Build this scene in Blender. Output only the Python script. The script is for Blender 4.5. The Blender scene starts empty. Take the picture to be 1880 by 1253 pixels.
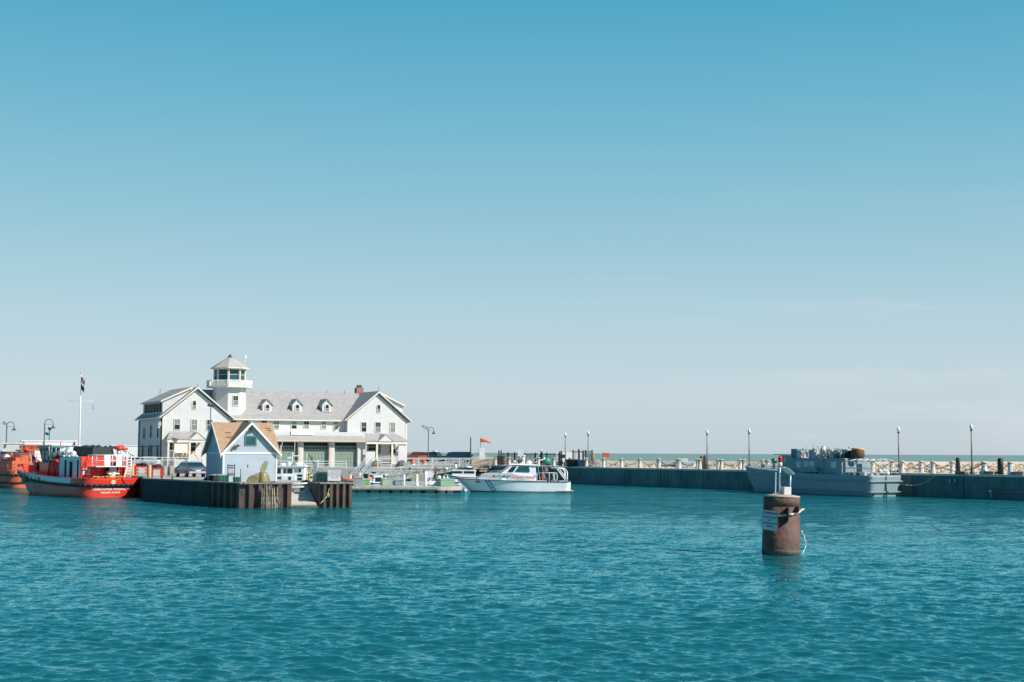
import bpy, math, random
import numpy as np
from mathutils import Vector, Matrix
R = math.radians
random.seed(7)
scn = bpy.context.scene
COL = scn.collection
# ---------------------------------------------------------------- camera
F = 2611.0                       # focal length in pixels of the 1880 px wide photograph
CAM = Vector((0, 0, 4.0))
PITCH = math.atan(205.5 / F); ROLL = 0.0045
camd = bpy.data.cameras.new('camera'); cam = bpy.data.objects.new('camera', camd); COL.objects.link(cam)
camd.sensor_width = 36.0; camd.lens = F / 1880 * 36.0; camd.clip_start = 0.5; camd.clip_end = 200000
CM = Matrix.Rotation(R(90) + PITCH, 4, 'X') @ Matrix.Rotation(ROLL, 4, 'Z')
cam.matrix_world = Matrix.Translation(CAM) @ CM
scn.camera = cam
# ---------------------------------------------------------------- sky and sun
SUN_AZ = 67.0; SUN_EL = 38.0     # azimuth from behind the camera towards the right
SKY = 0.11; EXPO = 0.5
w = bpy.data.worlds.new('World'); scn.world = w; w.use_nodes = True
nt = w.node_tree; nt.nodes.clear()
def wn(t, **k):
    n = nt.nodes.new(t)
    for a, b in k.items(): setattr(n, a, b)
    return n
sky = wn('ShaderNodeTexSky', sky_type='NISHITA', sun_disc=False)
sky.sun_elevation = R(SUN_EL); sky.sun_rotation = R(180 - SUN_AZ); sky.air_density = 1.0; sky.dust_density = 0.6; sky.ozone_density = 1.0
tc = wn('ShaderNodeTexCoord'); sep = wn('ShaderNodeSeparateXYZ')
nt.links.new(tc.outputs['Generated'], sep.inputs[0])
# clear autumn sky: pale at the horizon, teal higher up, deepening overhead; the Nishita sky lends its own variation round the compass
ramp = wn('ShaderNodeValToRGB')
SKYRAMP = [(0.0, (.51, .625, .695)), (.045, (.53, .645, .725)), (.095, (.435, .625, .71)), (.165, (.275, .545, .66)), (.24, (.145, .46, .615)), (.31, (.062, .385, .555)), (.5, (.045, .33, .50)), (1.0, (.012, .15, .28))]
e = ramp.color_ramp.elements
for i, (p, c) in enumerate(SKYRAMP):
    el = e[i] if i in (0, ) else (e[1] if i == len(SKYRAMP) - 1 else e.new(p))
    el.position = p; el.color = (*c, 1)
for i, (p, c) in enumerate(SKYRAMP): e[i].position = p; e[i].color = (*c, 1)
nt.links.new(sep.outputs['Z'], ramp.inputs[0])
mg = wn('ShaderNodeMix', data_type='RGBA'); mg.inputs['Factor'].default_value = .90      # 10 % of the physical sky
sc1 = wn('ShaderNodeMix', data_type='RGBA', blend_type='MULTIPLY'); sc1.inputs['Factor'].default_value = 1; sc1.clamp_result = False
k_ = 1 / SKY / 2 ** EXPO; sc1.inputs['B'].default_value = (k_, k_, k_, 1)
nt.links.new(ramp.outputs[0], sc1.inputs['A']); nt.links.new(sky.outputs[0], mg.inputs['A']); nt.links.new(sc1.outputs['Result'], mg.inputs['B'])
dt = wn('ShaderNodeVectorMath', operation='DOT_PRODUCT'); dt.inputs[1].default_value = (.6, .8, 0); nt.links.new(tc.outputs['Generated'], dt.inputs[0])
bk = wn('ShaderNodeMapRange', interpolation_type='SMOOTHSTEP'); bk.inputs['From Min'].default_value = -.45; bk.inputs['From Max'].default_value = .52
nt.links.new(dt.outputs['Value'], bk.inputs['Value'])                              # sky dimmed and tinted teal behind and left, added to deepen the shade
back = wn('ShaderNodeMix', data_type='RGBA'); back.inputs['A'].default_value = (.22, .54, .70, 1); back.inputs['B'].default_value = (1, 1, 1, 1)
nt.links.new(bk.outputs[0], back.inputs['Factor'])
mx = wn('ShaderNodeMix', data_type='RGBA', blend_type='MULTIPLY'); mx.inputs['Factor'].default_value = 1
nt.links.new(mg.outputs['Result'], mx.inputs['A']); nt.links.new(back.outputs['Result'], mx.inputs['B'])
# thin streaks of high cloud, low in the sky
mp = wn('ShaderNodeMapping'); mp.inputs['Rotation'].default_value = (0, R(9), 0); mp.inputs['Scale'].default_value = (2.2, 2.2, 26)
nz = wn('ShaderNodeTexNoise'); nz.inputs['Scale'].default_value = 1.7; nz.inputs['Detail'].default_value = 5; nz.inputs['Roughness'].default_value = .6
nt.links.new(tc.outputs['Generated'], mp.inputs[0]); nt.links.new(mp.outputs[0], nz.inputs['Vector'])
cr = wn('ShaderNodeMapRange'); cr.inputs['From Min'].default_value = .5; cr.inputs['From Max'].default_value = .75; cr.inputs['To Max'].default_value = .38
nt.links.new(nz.outputs['Fac'], cr.inputs['Value'])
cz = wn('ShaderNodeMapRange'); cz.inputs['From Min'].default_value = .20; cz.inputs['From Max'].default_value = .05
nt.links.new(sep.outputs['Z'], cz.inputs['Value'])
cxr = wn('ShaderNodeMapRange'); cxr.inputs['From Min'].default_value = .02; cxr.inputs['From Max'].default_value = .26; nt.links.new(sep.outputs['X'], cxr.inputs['Value'])
cm0 = wn('ShaderNodeMath', operation='MULTIPLY'); nt.links.new(cr.outputs[0], cm0.inputs[0]); nt.links.new(cz.outputs[0], cm0.inputs[1])
cm = wn('ShaderNodeMath', operation='MULTIPLY'); nt.links.new(cm0.outputs[0], cm.inputs[0]); nt.links.new(cxr.outputs[0], cm.inputs[1])
mc = wn('ShaderNodeMix', data_type='RGBA'); mc.inputs['B'].default_value = (5.4, 5.3, 5.75, 1)
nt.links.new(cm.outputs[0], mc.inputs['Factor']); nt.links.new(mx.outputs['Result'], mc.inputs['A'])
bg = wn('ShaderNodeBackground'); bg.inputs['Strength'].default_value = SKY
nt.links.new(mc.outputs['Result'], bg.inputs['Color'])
wo = wn('ShaderNodeOutputWorld'); nt.links.new(bg.outputs[0], wo.inputs[0])
sd = bpy.data.lights.new('sun', 'SUN'); sd.energy = 4.1; sd.angle = R(0.5); sd.color = (1, .95, .88)
so = bpy.data.objects.new('sun', sd); COL.objects.link(so)
SUNV = Vector((math.sin(R(SUN_AZ)) * math.cos(R(SUN_EL)), -math.cos(R(SUN_AZ)) * math.cos(R(SUN_EL)), math.sin(R(SUN_EL))))
so.rotation_euler = SUNV.to_track_quat('Z', 'Y').to_euler()
scn.cycles.sample_clamp_direct = 8
scn.view_settings.view_transform = 'Standard'; scn.view_settings.look = 'None'
scn.view_settings.exposure = EXPO; scn.view_settings.gamma = 1
# ---------------------------------------------------------------- photograph pixel <-> place
AR = CM.to_3x3().col[0]; AU = CM.to_3x3().col[1]; AF = -CM.to_3x3().col[2]
def P(px, py, Y):
    """the point seen at pixel (px, py) that stands Y metres out"""
    d = AF + AR * ((px - 940) / F) - AU * ((py - 626.5) / F)
    return CAM + d * (Y / d.y)
def XW(px, Y, z=1.0):
    """world X at depth Y and height z seen in pixel column px"""
    k = (px - 940) / F; a = AR - AF * k
    return -(a.y * Y + a.z * (z - 4.0)) / a.x
def HZ(px, py, Y): return P(px, py, Y).z
# ---------------------------------------------------------------- materials
MT = {}
def lin(c): return tuple(((x / 255) / 12.92 if x / 255 <= .04045 else ((x / 255 + .055) / 1.055) ** 2.4) for x in c)
def pm(name, rgb, rough=.6, var=.15, scale=1.5, streak=0., bump=0., bscale=12., metal=0., spec=.5, dirt=None, lines=None, coat=0.):
    if name in MT: return MT[name]
    m = bpy.data.materials.new(name); m.use_nodes = True; t = m.node_tree; b = t.nodes['Principled BSDF']
    b.inputs['Roughness'].default_value = rough; b.inputs['Metallic'].default_value = metal
    b.inputs['Specular IOR Level'].default_value = spec; b.inputs['Coat Weight'].default_value = coat
    N = t.nodes.new; Lk = t.links.new
    tcn = N('ShaderNodeTexCoord'); n1 = N('ShaderNodeTexNoise'); n1.inputs['Scale'].default_value = scale; n1.inputs['Detail'].default_value = 6
    Lk(tcn.outputs['Object'], n1.inputs['Vector'])
    dc = dirt or tuple(x * .45 for x in rgb)
    mr = N('ShaderNodeMapRange'); mr.inputs['From Min'].default_value = .35; mr.inputs['From Max'].default_value = .75; mr.inputs['To Max'].default_value = min(1, var * 2.2)
    Lk(n1.outputs['Fac'], mr.inputs['Value'])
    mi = N('ShaderNodeMix'); mi.data_type = 'RGBA'; mi.inputs['A'].default_value = (*rgb, 1); mi.inputs['B'].default_value = (*dc, 1)
    Lk(mr.outputs[0], mi.inputs['Factor']); out = mi.outputs['Result']
    if streak > 0:
        mpn = N('ShaderNodeMapping'); mpn.inputs['Scale'].default_value = (1, 1, .08)
        n2 = N('ShaderNodeTexNoise'); n2.inputs['Scale'].default_value = 4; n2.inputs['Detail'].default_value = 5
        Lk(tcn.outputs['Object'], mpn.inputs[0]); Lk(mpn.outputs[0], n2.inputs['Vector'])
        m2 = N('ShaderNodeMapRange'); m2.inputs['From Min'].default_value = .48; m2.inputs['From Max'].default_value = .7; m2.inputs['To Max'].default_value = streak
        Lk(n2.outputs['Fac'], m2.inputs['Value'])
        m3 = N('ShaderNodeMix'); m3.data_type = 'RGBA'; m3.inputs['B'].default_value = (*dc, 1)
        Lk(out, m3.inputs['A']); Lk(m2.outputs[0], m3.inputs['Factor']); out = m3.outputs['Result']
    hgt = None
    if lines:                                  # (pitch, depth of colour, axis) : joints of siding, shingles, planks
        sp = N('ShaderNodeSeparateXYZ'); Lk(tcn.outputs['Object'], sp.inputs[0])
        dv = N('ShaderNodeMath'); dv.operation = 'DIVIDE'; dv.inputs[1].default_value = lines[0]
        Lk(sp.outputs[lines[2] if len(lines) > 2 else 'Z'], dv.inputs[0])
        fr = N('ShaderNodeMath'); fr.operation = 'FRACT'; Lk(dv.outputs[0], fr.inputs[0])
        gt = N('ShaderNodeMapRange'); gt.inputs['From Min'].default_value = .72; gt.inputs['From Max'].default_value = 1; gt.inputs['To Max'].default_value = lines[1]
        Lk(fr.outputs[0], gt.inputs['Value'])
        m4 = N('ShaderNodeMix'); m4.data_type = 'RGBA'; m4.inputs['B'].default_value = (*[x * .4 for x in rgb], 1)
        Lk(out, m4.inputs['A']); Lk(gt.outputs[0], m4.inputs['Factor']); out = m4.outputs['Result']
    if bump > 0:
        n3 = N('ShaderNodeTexNoise'); n3.inputs['Scale'].default_value = bscale; n3.inputs['Detail'].default_value = 4
        Lk(tcn.outputs['Object'], n3.inputs['Vector'])
        bp = N('ShaderNodeBump'); bp.inputs['Strength'].default_value = bump; bp.inputs['Distance'].default_value = .05
        Lk(n3.outputs['Fac'], bp.inputs['Height']); Lk(bp.outputs[0], b.inputs['Normal'])
    Lk(out, b.inputs['Base Color'])
    MT[name] = m; return m
def glassm(name, rgb=(.01, .03, .035), rough=.06):
    m = pm(name, rgb, rough, var=.25, scale=.9, spec=.6); return m
# ---------------------------------------------------------------- mesh builder
class MB:
    def __init__(s): s.v = []; s.f = []; s.m = []; s.mi = 0; s.sm = []; s.smooth = False
    def add(s, vs, fs):
        o = len(s.v); s.v += [tuple(x) for x in vs]
        for q in fs: s.f.append([o + i for i in q]); s.m.append(s.mi); s.sm.append(s.smooth)
        return s
    def box(s, x0, x1, y0, y1, z0, z1):
        return s.add([(x0, y0, z0), (x1, y0, z0), (x1, y1, z0), (x0, y1, z0), (x0, y0, z1), (x1, y0, z1), (x1, y1, z1), (x0, y1, z1)],
                     [(3, 2, 1, 0), (4, 5, 6, 7), (0, 1, 5, 4), (1, 2, 6, 5), (2, 3, 7, 6), (3, 0, 4, 7)])
    def cbox(s, c, d, rz=0., ry=0., rx=0.):
        M = Matrix.Rotation(rz, 3, 'Z') @ Matrix.Rotation(ry, 3, 'Y') @ Matrix.Rotation(rx, 3, 'X'); c = Vector(c)
        vs = [c + M @ Vector((a * d[0] / 2, b * d[1] / 2, e_ * d[2] / 2)) for e_ in (-1, 1) for a, b in ((-1, -1), (1, -1), (1, 1), (-1, 1))]
        return s.add(vs, [(3, 2, 1, 0), (4, 5, 6, 7), (0, 1, 5, 4), (1, 2, 6, 5), (2, 3, 7, 6), (3, 0, 4, 7)])
    def prism(s, a, b):
        """two matching polygons joined into a solid"""
        n = len(a)
        return s.add(list(a) + list(b), [tuple(range(n))[::-1], tuple(range(n, 2 * n))] + [(i, (i + 1) % n, n + (i + 1) % n, n + i) for i in range(n)])
    def extr(s, poly, z0, z1): return s.prism([(x, y, z0) for x, y in poly], [(x, y, z1) for x, y in poly])
    def slab(s, q, t):
        q = [Vector(p) for p in q]; n = (q[1] - q[0]).cross(q[-1] - q[0]).normalized() * t
        return s.prism([p - n for p in q], q)
    def tube(s, a, b, r, n=8, r2=None):
        a, b = Vector(a), Vector(b); r2 = r if r2 is None else r2; d = (b - a)
        if d.length < 1e-6: return s
        d.normalize(); u = d.orthogonal().normalized(); w_ = d.cross(u)
        A = [a + (u * math.cos(t) + w_ * math.sin(t)) * r for t in [2 * math.pi * i / n for i in range(n)]]
        B = [b + (u * math.cos(t) + w_ * math.sin(t)) * r2 for t in [2 * math.pi * i / n for i in range(n)]]
        k = s.smooth; o = len(s.v); s.v += [tuple(x) for x in A + B]
        for i in range(n): s.f.append([o + i, o + (i + 1) % n, o + n + (i + 1) % n, o + n + i]); s.m.append(s.mi); s.sm.append(n > 4)
        s.f.append([o + i for i in range(n)][::-1]); s.m.append(s.mi); s.sm.append(False)
        s.f.append([o + n + i for i in range(n)]); s.m.append(s.mi); s.sm.append(False)
        return s
    def path(s, pts, r, n=6):
        for a, b in zip(pts, pts[1:]): s.tube(a, b, r, n)
        return s
    def lathe(s, prof, c=(0, 0, 0), n=16, flat=False):
        o = len(s.v); c = Vector(c)
        for r, z in prof:
            for i in range(n):
                t = 2 * math.pi * (i + .5) / n; s.v.append((c.x + r * math.cos(t), c.y + r * math.sin(t), c.z + z))
        k = len(prof)
        for j in range(k - 1):
            for i in range(n):
                s.f.append([o + j * n + i, o + j * n + (i + 1) % n, o + (j + 1) * n + (i + 1) % n, o + (j + 1) * n + i]); s.m.append(s.mi); s.sm.append(not flat)
        if prof[0][0] > 1e-4: s.f.append([o + i for i in range(n)][::-1]); s.m.append(s.mi); s.sm.append(False)
        if prof[-1][0] > 1e-4: s.f.append([o + (k - 1) * n + i for i in range(n)]); s.m.append(s.mi); s.sm.append(False)
        return s
    def ball(s, c, r, sx=1, sy=1, sz=1, n=10, m=6, jit=0.):
        o = len(s.v); c = Vector(c)
        for j in range(m + 1):
            for i in range(n):
                a = math.pi * j / m; t = 2 * math.pi * i / n; q = r * (1 + random.uniform(-jit, jit))
                s.v.append((c.x + q * sx * math.sin(a) * math.cos(t), c.y + q * sy * math.sin(a) * math.sin(t), c.z + q * sz * math.cos(a)))
        for j in range(m):
            for i in range(n):
                s.f.append([o + j * n + i, o + (j + 1) * n + i, o + (j + 1) * n + (i + 1) % n, o + j * n + (i + 1) % n]); s.m.append(s.mi); s.sm.append(jit == 0)
        return s
    def build(s, name, mats, parent=None, bevel=0.):
        me = bpy.data.meshes.new(name); me.from_pydata(s.v, [], s.f)
        for m in (mats if isinstance(mats, (list, tuple)) else [mats]): me.materials.append(m)
        me.polygons.foreach_set('material_index', s.m); me.polygons.foreach_set('use_smooth', s.sm); me.update()
        o = bpy.data.objects.new(name, me); COL.objects.link(o)
        if parent is not None: o.parent = parent
        if bevel > 0:
            b = o.modifiers.new('bevel', 'BEVEL'); b.width = bevel; b.segments = 2; b.limit_method = 'ANGLE'
        return o
def tag(o, label, cat, group=None, kind=None):
    if label: o['label'] = label
    if cat: o['category'] = cat
    if group: o['group'] = group
    if kind: o['kind'] = kind
    return o
def thing(name, label, cat, loc=(0, 0, 0), rz=0., group=None):
    o = bpy.data.objects.new(name, None); COL.objects.link(o); o.location = loc; o.rotation_euler = (0, 0, rz); o.empty_display_size = .3
    return tag(o, label, cat, group)
def kids(o): return [c for c in COL.objects if c.parent == o]
def dup(o, label=None, loc=None, rz=None, parent=None):
    c = o.copy(); COL.objects.link(c)
    if parent is not None: c.parent = parent
    if loc is not None: c.location = loc
    if rz is not None: c.rotation_euler = (0, 0, rz)
    if label: c['label'] = label
    for k in kids(o):
        if k is not c: dup(k, parent=c)
    return c
def text(name, body, mat, parent, fn, size=1., bold=.0, space=1., line=1.):
    """lettering laid on a surface: fn(x, y) -> local point; x runs to the reader's right"""
    cu = bpy.data.curves.new('lettering', 'FONT'); cu.body = body; cu.size = size; cu.align_x = 'CENTER'; cu.resolution_u = 2
    cu.offset = bold; cu.space_character = space; cu.space_line = line
    o = bpy.data.objects.new('lettering', cu); COL.objects.link(o); bpy.context.view_layer.update()
    me = bpy.data.meshes.new_from_object(o.evaluated_get(bpy.context.evaluated_depsgraph_get()))
    bpy.data.objects.remove(o); bpy.data.curves.remove(cu)
    for v in me.vertices: v.co = fn(v.co.x, v.co.y)
    me.materials.clear(); me.materials.append(mat)
    r = bpy.data.objects.new(name, me); COL.objects.link(r); r.parent = parent; return r
ORD = ['first', 'second', 'third', 'fourth', 'fifth', 'sixth', 'seventh', 'eighth', 'ninth', 'tenth', 'eleventh', 'twelfth', 'thirteenth', 'fourteenth', 'fifteenth',
       'sixteenth', 'seventeenth', 'eighteenth', 'nineteenth', 'twentieth', 'twenty-first', 'twenty-second', 'twenty-third', 'twenty-fourth', 'twenty-fifth', 'twenty-sixth', 'twenty-seventh', 'twenty-eighth', 'twenty-ninth', 'thirtieth']
# shared materials
white = pm('white_paint', (.84, .83, .82), .45, .10, 1.2)
offwhite = pm('off_white_paint', (.66, .64, .60), .5, .2, 2.0)
cream = pm('cream_trim', (.74, .67, .56), .55, .1)
black = pm('black_rubber', (.012, .014, .016), .6, .1)
darkmetal = pm('dark_metal', (.04, .055, .06), .5, .2)
galv = pm('galvanised_metal', (.52, .55, .56), .4, .2, 4, metal=.35)
steelw = pm('worn_white_steel', (.70, .71, .70), .4, .18, 6)
orange = pm('orange_paint', (.80, .13, .035), .5, .2, 2)
redp = pm('fire_red_paint', (.82, .05, .02), .38, .12, 1.0, streak=.18, coat=.7)
yellow = pm('yellow_paint', (.75, .48, .06), .5, .2)
glass = pm('dark_glass', (.022, .045, .05), .15, .25, .9, spec=.22); matte_pane = pm('matte_dark_pane', (.014, .028, .032), .9, .2, spec=0); glass2 = glassm('teal_glass', (.03, .10, .11), .05)  # side window glass made matte and dark, its sky reflection left out
glassb = glassm('glass_over_blind', (.26, .28, .25), .12)
green_teal = pm('green_lamp_paint', (.02, .10, .085), .45, .1)
timber = pm('weathered_timber', (.24, .18, .13), .85, .35, 5, streak=.5, bump=.6)
concrete = pm('pale_concrete', (.60, .55, .48), .85, .25, .9, bump=.35, dirt=(.28, .25, .21))
LAND = 1.7
# ================================================================= water
def water():
    rng = np.random.default_rng(3)
    nr, nc = 1250, 1150
    k = np.linspace(1 / 17.0, 1 / 262.0, nr); Y = 1 / k
    S = np.linspace(-.44, .44, nc)
    YY, SS = np.meshgrid(Y, S, indexing='ij'); X = SS * YY; Z = np.zeros_like(X); DX = np.zeros_like(X); DY = np.zeros_like(X)
    dy = YY ** 2 * (k[0] - k[1])                     # row spacing: waves finer than it are left to the bump map
    for i in range(150):
        Lw = .20 * (1.7 / .20) ** (rng.random() ** 1.2)
        th = R(rng.normal(8, 27)) ; kk = 2 * math.pi / Lw; kx, ky = math.sin(th) * kk, math.cos(th) * kk
        amp = WAVE * Lw * (1 if Lw < .6 else (.6 / Lw) ** .75); ph = rng.random() * 6.283
        att = np.clip((Lw / dy - 2.0) / 3.0, 0, 1)
        q = kx * X + ky * YY + ph; c_, s_ = np.cos(q), np.sin(q)
        Z += amp * att * c_; DX -= .35 * amp * att * kx / kk * s_; DY -= .35 * amp * att * ky / kk * s_
    gust = 1 + .25 * np.sin(X * .11 + 1.3 * np.sin(YY * .07)) * np.sin(YY * .05 + .7 + .5 * np.sin(X * .06))
    Z *= gust
    V = np.stack([X + DX, YY + DY, Z], -1).reshape(-1, 3)
    a = (np.arange(nr - 1)[:, None] * nc + np.arange(nc - 1)[None]).ravel()
    Fq = np.stack([a, a + 1, a + nc + 1, a + nc], -1)
    me = bpy.data.meshes.new('harbour_water'); me.vertices.add(len(V)); me.vertices.foreach_set('co', V.astype(np.float32).ravel())
    me.loops.add(Fq.size); me.loops.foreach_set('vertex_index', Fq.ravel().astype(np.int32))
    me.polygons.add(len(Fq)); me.polygons.foreach_set('loop_start', (np.arange(len(Fq)) * 4).astype(np.int32)); me.polygons.foreach_set('loop_total', np.full(len(Fq), 4, np.int32))
    me.polygons.foreach_set('use_smooth', np.ones(len(Fq), bool)); me.update(calc_edges=True)
    m = bpy.data.materials.new('harbour_water'); m.use_nodes = True; t = m.node_tree; t.nodes.remove(t.nodes['Principled BSDF'])
    dif = t.nodes.new('ShaderNodeBsdfDiffuse'); dif.inputs['Color'].default_value = (*WATERCOL, 1)
    glo = t.nodes.new('ShaderNodeBsdfGlossy'); glo.inputs['Color'].default_value = (.52, .94, .99, 1); glo.inputs['Roughness'].default_value = .05
    fre = t.nodes.new('ShaderNodeFresnel'); fre.inputs['IOR'].default_value = 1.95
    mxs = t.nodes.new('ShaderNodeMixShader'); t.links.new(fre.outputs[0], mxs.inputs[0]); t.links.new(dif.outputs[0], mxs.inputs[1]); t.links.new(glo.outputs[0], mxs.inputs[2])
    t.links.new(mxs.outputs[0], t.nodes['Material Output'].inputs['Surface'])
    # ripples finer than the mesh tilt the surface normal; broad patches of them are calmer or rougher, as wind leaves them
    N = t.nodes.new; Lk = t.links.new; tcn = N('ShaderNodeTexCoord'); geo = N('ShaderNodeNewGeometry'); acc = None
    for sc, k_, mpv in ((.33, .20, (1, 1.3, 1)), (.8, .22, (1, 1.6, 1)), (1.7, RIP[0], (1, 2.0, 1)), (4.5, RIP[1], (1, 1.8, 1)), (13, RIP[2], (1, 1.4, 1))):
        mpn = N('ShaderNodeMapping'); mpn.inputs['Scale'].default_value = mpv; mpn.inputs['Rotation'].default_value = (0, 0, R(10))
        n = N('ShaderNodeTexNoise'); n.inputs['Scale'].default_value = sc; n.inputs['Detail'].default_value = 2; n.inputs['Roughness'].default_value = .5
        sb_ = N('ShaderNodeVectorMath'); sb_.operation = 'SUBTRACT'; sb_.inputs[1].default_value = (.5, .5, .5)
        ml = N('ShaderNodeVectorMath'); ml.operation = 'MULTIPLY'; ml.inputs[1].default_value = (k_ * .7, k_, 0)
        Lk(tcn.outputs['Object'], mpn.inputs[0]); Lk(mpn.outputs[0], n.inputs['Vector']); Lk(n.outputs['Color'], sb_.inputs[0]); Lk(sb_.outputs[0], ml.inputs[0])
        if acc: ad = N('ShaderNodeVectorMath'); Lk(acc.outputs[0], ad.inputs[0]); Lk(ml.outputs[0], ad.inputs[1]); acc = ad
        else: acc = ml
    mpn = N('ShaderNodeMapping'); mpn.inputs['Scale'].default_value = (1, 2.6, 1); n = N('ShaderNodeTexNoise'); n.inputs['Scale'].default_value = .06; n.inputs['Detail'].default_value = 7; n.inputs['Roughness'].default_value = .65
    Lk(tcn.outputs['Object'], mpn.inputs[0]); Lk(mpn.outputs[0], n.inputs['Vector'])
    mr = N('ShaderNodeMapRange'); mr.inputs['From Min'].default_value = .35; mr.inputs['From Max'].default_value = .65; mr.inputs['To Min'].default_value = .45; mr.inputs['To Max'].default_value = 1.6
    Lk(n.outputs['Fac'], mr.inputs['Value'])
    spz = N('ShaderNodeSeparateXYZ'); Lk(tcn.outputs['Object'], spz.inputs[0]); far = N('ShaderNodeMapRange'); far.inputs['From Min'].default_value = 30; far.inputs['From Max'].default_value = 100; far.inputs['To Min'].default_value = .8; far.inputs['To Max'].default_value = 4.2
    Lk(spz.outputs['Y'], far.inputs['Value']); mfar = N('ShaderNodeMath'); mfar.operation = 'MULTIPLY'; Lk(far.outputs[0], mfar.inputs[0]); Lk(mr.outputs[0], mfar.inputs[1]); mr = mfar   # the mesh carries fewer waves far out
    scl = N('ShaderNodeVectorMath'); scl.operation = 'SCALE'; Lk(acc.outputs[0], scl.inputs[0]); Lk(mr.outputs[0], scl.inputs['Scale'])
    ad = N('ShaderNodeVectorMath'); Lk(geo.outputs['Normal'], ad.inputs[0]); Lk(scl.outputs[0], ad.inputs[1])
    nm = N('ShaderNodeVectorMath'); nm.operation = 'NORMALIZE'; Lk(ad.outputs[0], nm.inputs[0]); [Lk(nm.outputs[0], q_.inputs['Normal']) for q_ in (glo, fre)]
    me.materials.append(m); o = bpy.data.objects.new('harbour_water', me); COL.objects.link(o)
    tag(o, 'rippled teal harbour water in the foreground', None, kind='structure')
    mb = MB(); mb.add([(-400, -60, -.02), (400, -60, -.02), (400, 17.2, -.02), (-400, 17.2, -.02)], [(0, 1, 2, 3)])
    mb.add([(-7.4, 17.2, -.02), (-400, 17.2, -.02), (-400, 262, -.02), (-114.5, 262, -.02)], [(0, 3, 2, 1)])
    mb.add([(7.4, 17.2, -.02), (400, 17.2, -.02), (400, 262, -.02), (114.5, 262, -.02)], [(0, 1, 2, 3)])
    tag(mb.build('water', m), None, None, kind='structure')
WAVE = .0043; RIP = (.22, .34, .45); WATERCOL = (.006, .094, .104)
water()
m = pm('lake_water', (.19, .28, .26), .55, .25, .004, spec=.12, bump=.3, bscale=.6, dirt=(.16, .25, .24))
mb = MB(); mb.add([(-60000, 262, -.03), (60000, 262, -.03), (60000, 90000, -.03), (-60000, 90000, -.03)], [(0, 1, 2, 3)])
tag(mb.build('lake', m), 'flat green lake reaching the horizon', None, kind='structure')
# ================================================================= pier on the right
PA = Vector((45.7, 127, 0)); PD = Vector((-.515, .857, 0)).normalized(); PN = Vector((-.857, -.515, 0)).normalized()   # along, outward
def pp(t, off=0., z=0.): v = PA + PD * t + PN * off; return Vector((v.x, v.y, z))
PZ = 2.22
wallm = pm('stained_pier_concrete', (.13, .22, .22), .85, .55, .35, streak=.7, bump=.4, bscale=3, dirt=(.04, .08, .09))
coping = pm('pale_coping', (.66, .60, .53), .8, .2, 1.2, bump=.2)
pier = thing('concrete_pier', 'long concrete pier wall with pale coping and a boarded walkway on the right', 'pier', pp(0, 0, 0))
def rel(v): return Vector(v) - Vector(pier.location)
def prism_t(mb, t0, t1, o0, o1, z0, z1):
    mb.prism([rel(pp(t0, o0, z0)), rel(pp(t1, o0, z0)), rel(pp(t1, o1, z0)), rel(pp(t0, o1, z0))], [rel(pp(t0, o0, z1)), rel(pp(t1, o0, z1)), rel(pp(t1, o1, z1)), rel(pp(t0, o1, z1))])
T0, T1 = -42, 94.5
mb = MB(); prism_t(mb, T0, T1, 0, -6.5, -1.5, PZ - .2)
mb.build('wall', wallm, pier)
mb = MB(); prism_t(mb, T0, T1, .10, -.8, PZ - .197, PZ); mb.build('coping', coping, pier)
mb = MB(); prism_t(mb, T0, T1, -.803, -6.5, PZ - .197, PZ - .02); mb.build('deck', concrete, pier)
mb = MB()
for t in (-8.5, -2.2, 7.0, 13.2, 25, 45.5, 60, 75, 86): prism_t(mb, t - .05, t + .05, .012, -.02, -1, PZ - .21)
mb.build('joint', pm('dark_joint', (.03, .04, .04), .9), pier)  # dark joint lines between the wall sections
mb = MB()
TL = 54.0
for s in (-.28, .28): mb.tube(rel(pp(TL + s, .12, -.2)), rel(pp(TL + s, .12, PZ + .05)), .045, 6)
for i in range(8): mb.tube(rel(pp(TL - .28, .12, .1 + i * .28)), rel(pp(TL + .28, .12, .1 + i * .28)), .03, 5)
mb.build('ladder', pm('faded_grey_steel', (.30, .38, .38), .6), pier)
mb = MB()
for (t, zz, l) in ((8.5, 1.75, .35), (7.9, 1.75, .35)): mb.tube(rel(pp(t, .15, zz - l)), rel(pp(t, .15, zz)), .09, 8)
mb.build('fender', pm('grey_fender', (.45, .5, .5), .6), pier)
# bollards and chains
bolm = pm('white_bollard_concrete', (.74, .67, .60), .75, .25, 3, bump=.2); capm = pm('bollard_cap', (.55, .53, .50), .7, .2)
chainm = pm('dark_chain', (.06, .05, .05), .6, .3)
def bollard(loc, sc=1.):
    t = thing('bollard', '', 'bollard', loc, 0, 'white concrete bollards along the pier')
    mb = MB(); mb.lathe([(.27, 0), (.27, .06), (.24, .1), (.19, .95), (.19, .98)], n=8, flat=True); mb.build('post', bolm, t)
    mb = MB(); mb.lathe([(.20, .98), (.20, 1.03)], n=8, flat=True); mb.build('collar', chainm, t)
    mb = MB(); mb.lathe([(.22, 1.03), (.26, 1.06), (.26, 1.13), (.16, 1.20), (0, 1.21)], n=8, flat=True); mb.build('cap', capm, t)
    return t
b0 = None; front = []; back = []
for k in range(21): front.append(2.0 if k == 0 else (6.4 if k == 1 else 11.1 + 3.95 * (k - 2)))
front = [2.0, 5.0, 11.1] + [11.1 + 3.95 * k for k in range(1, 22)]
back = [7.6 + 3.95 * k for k in range(14)]
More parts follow.
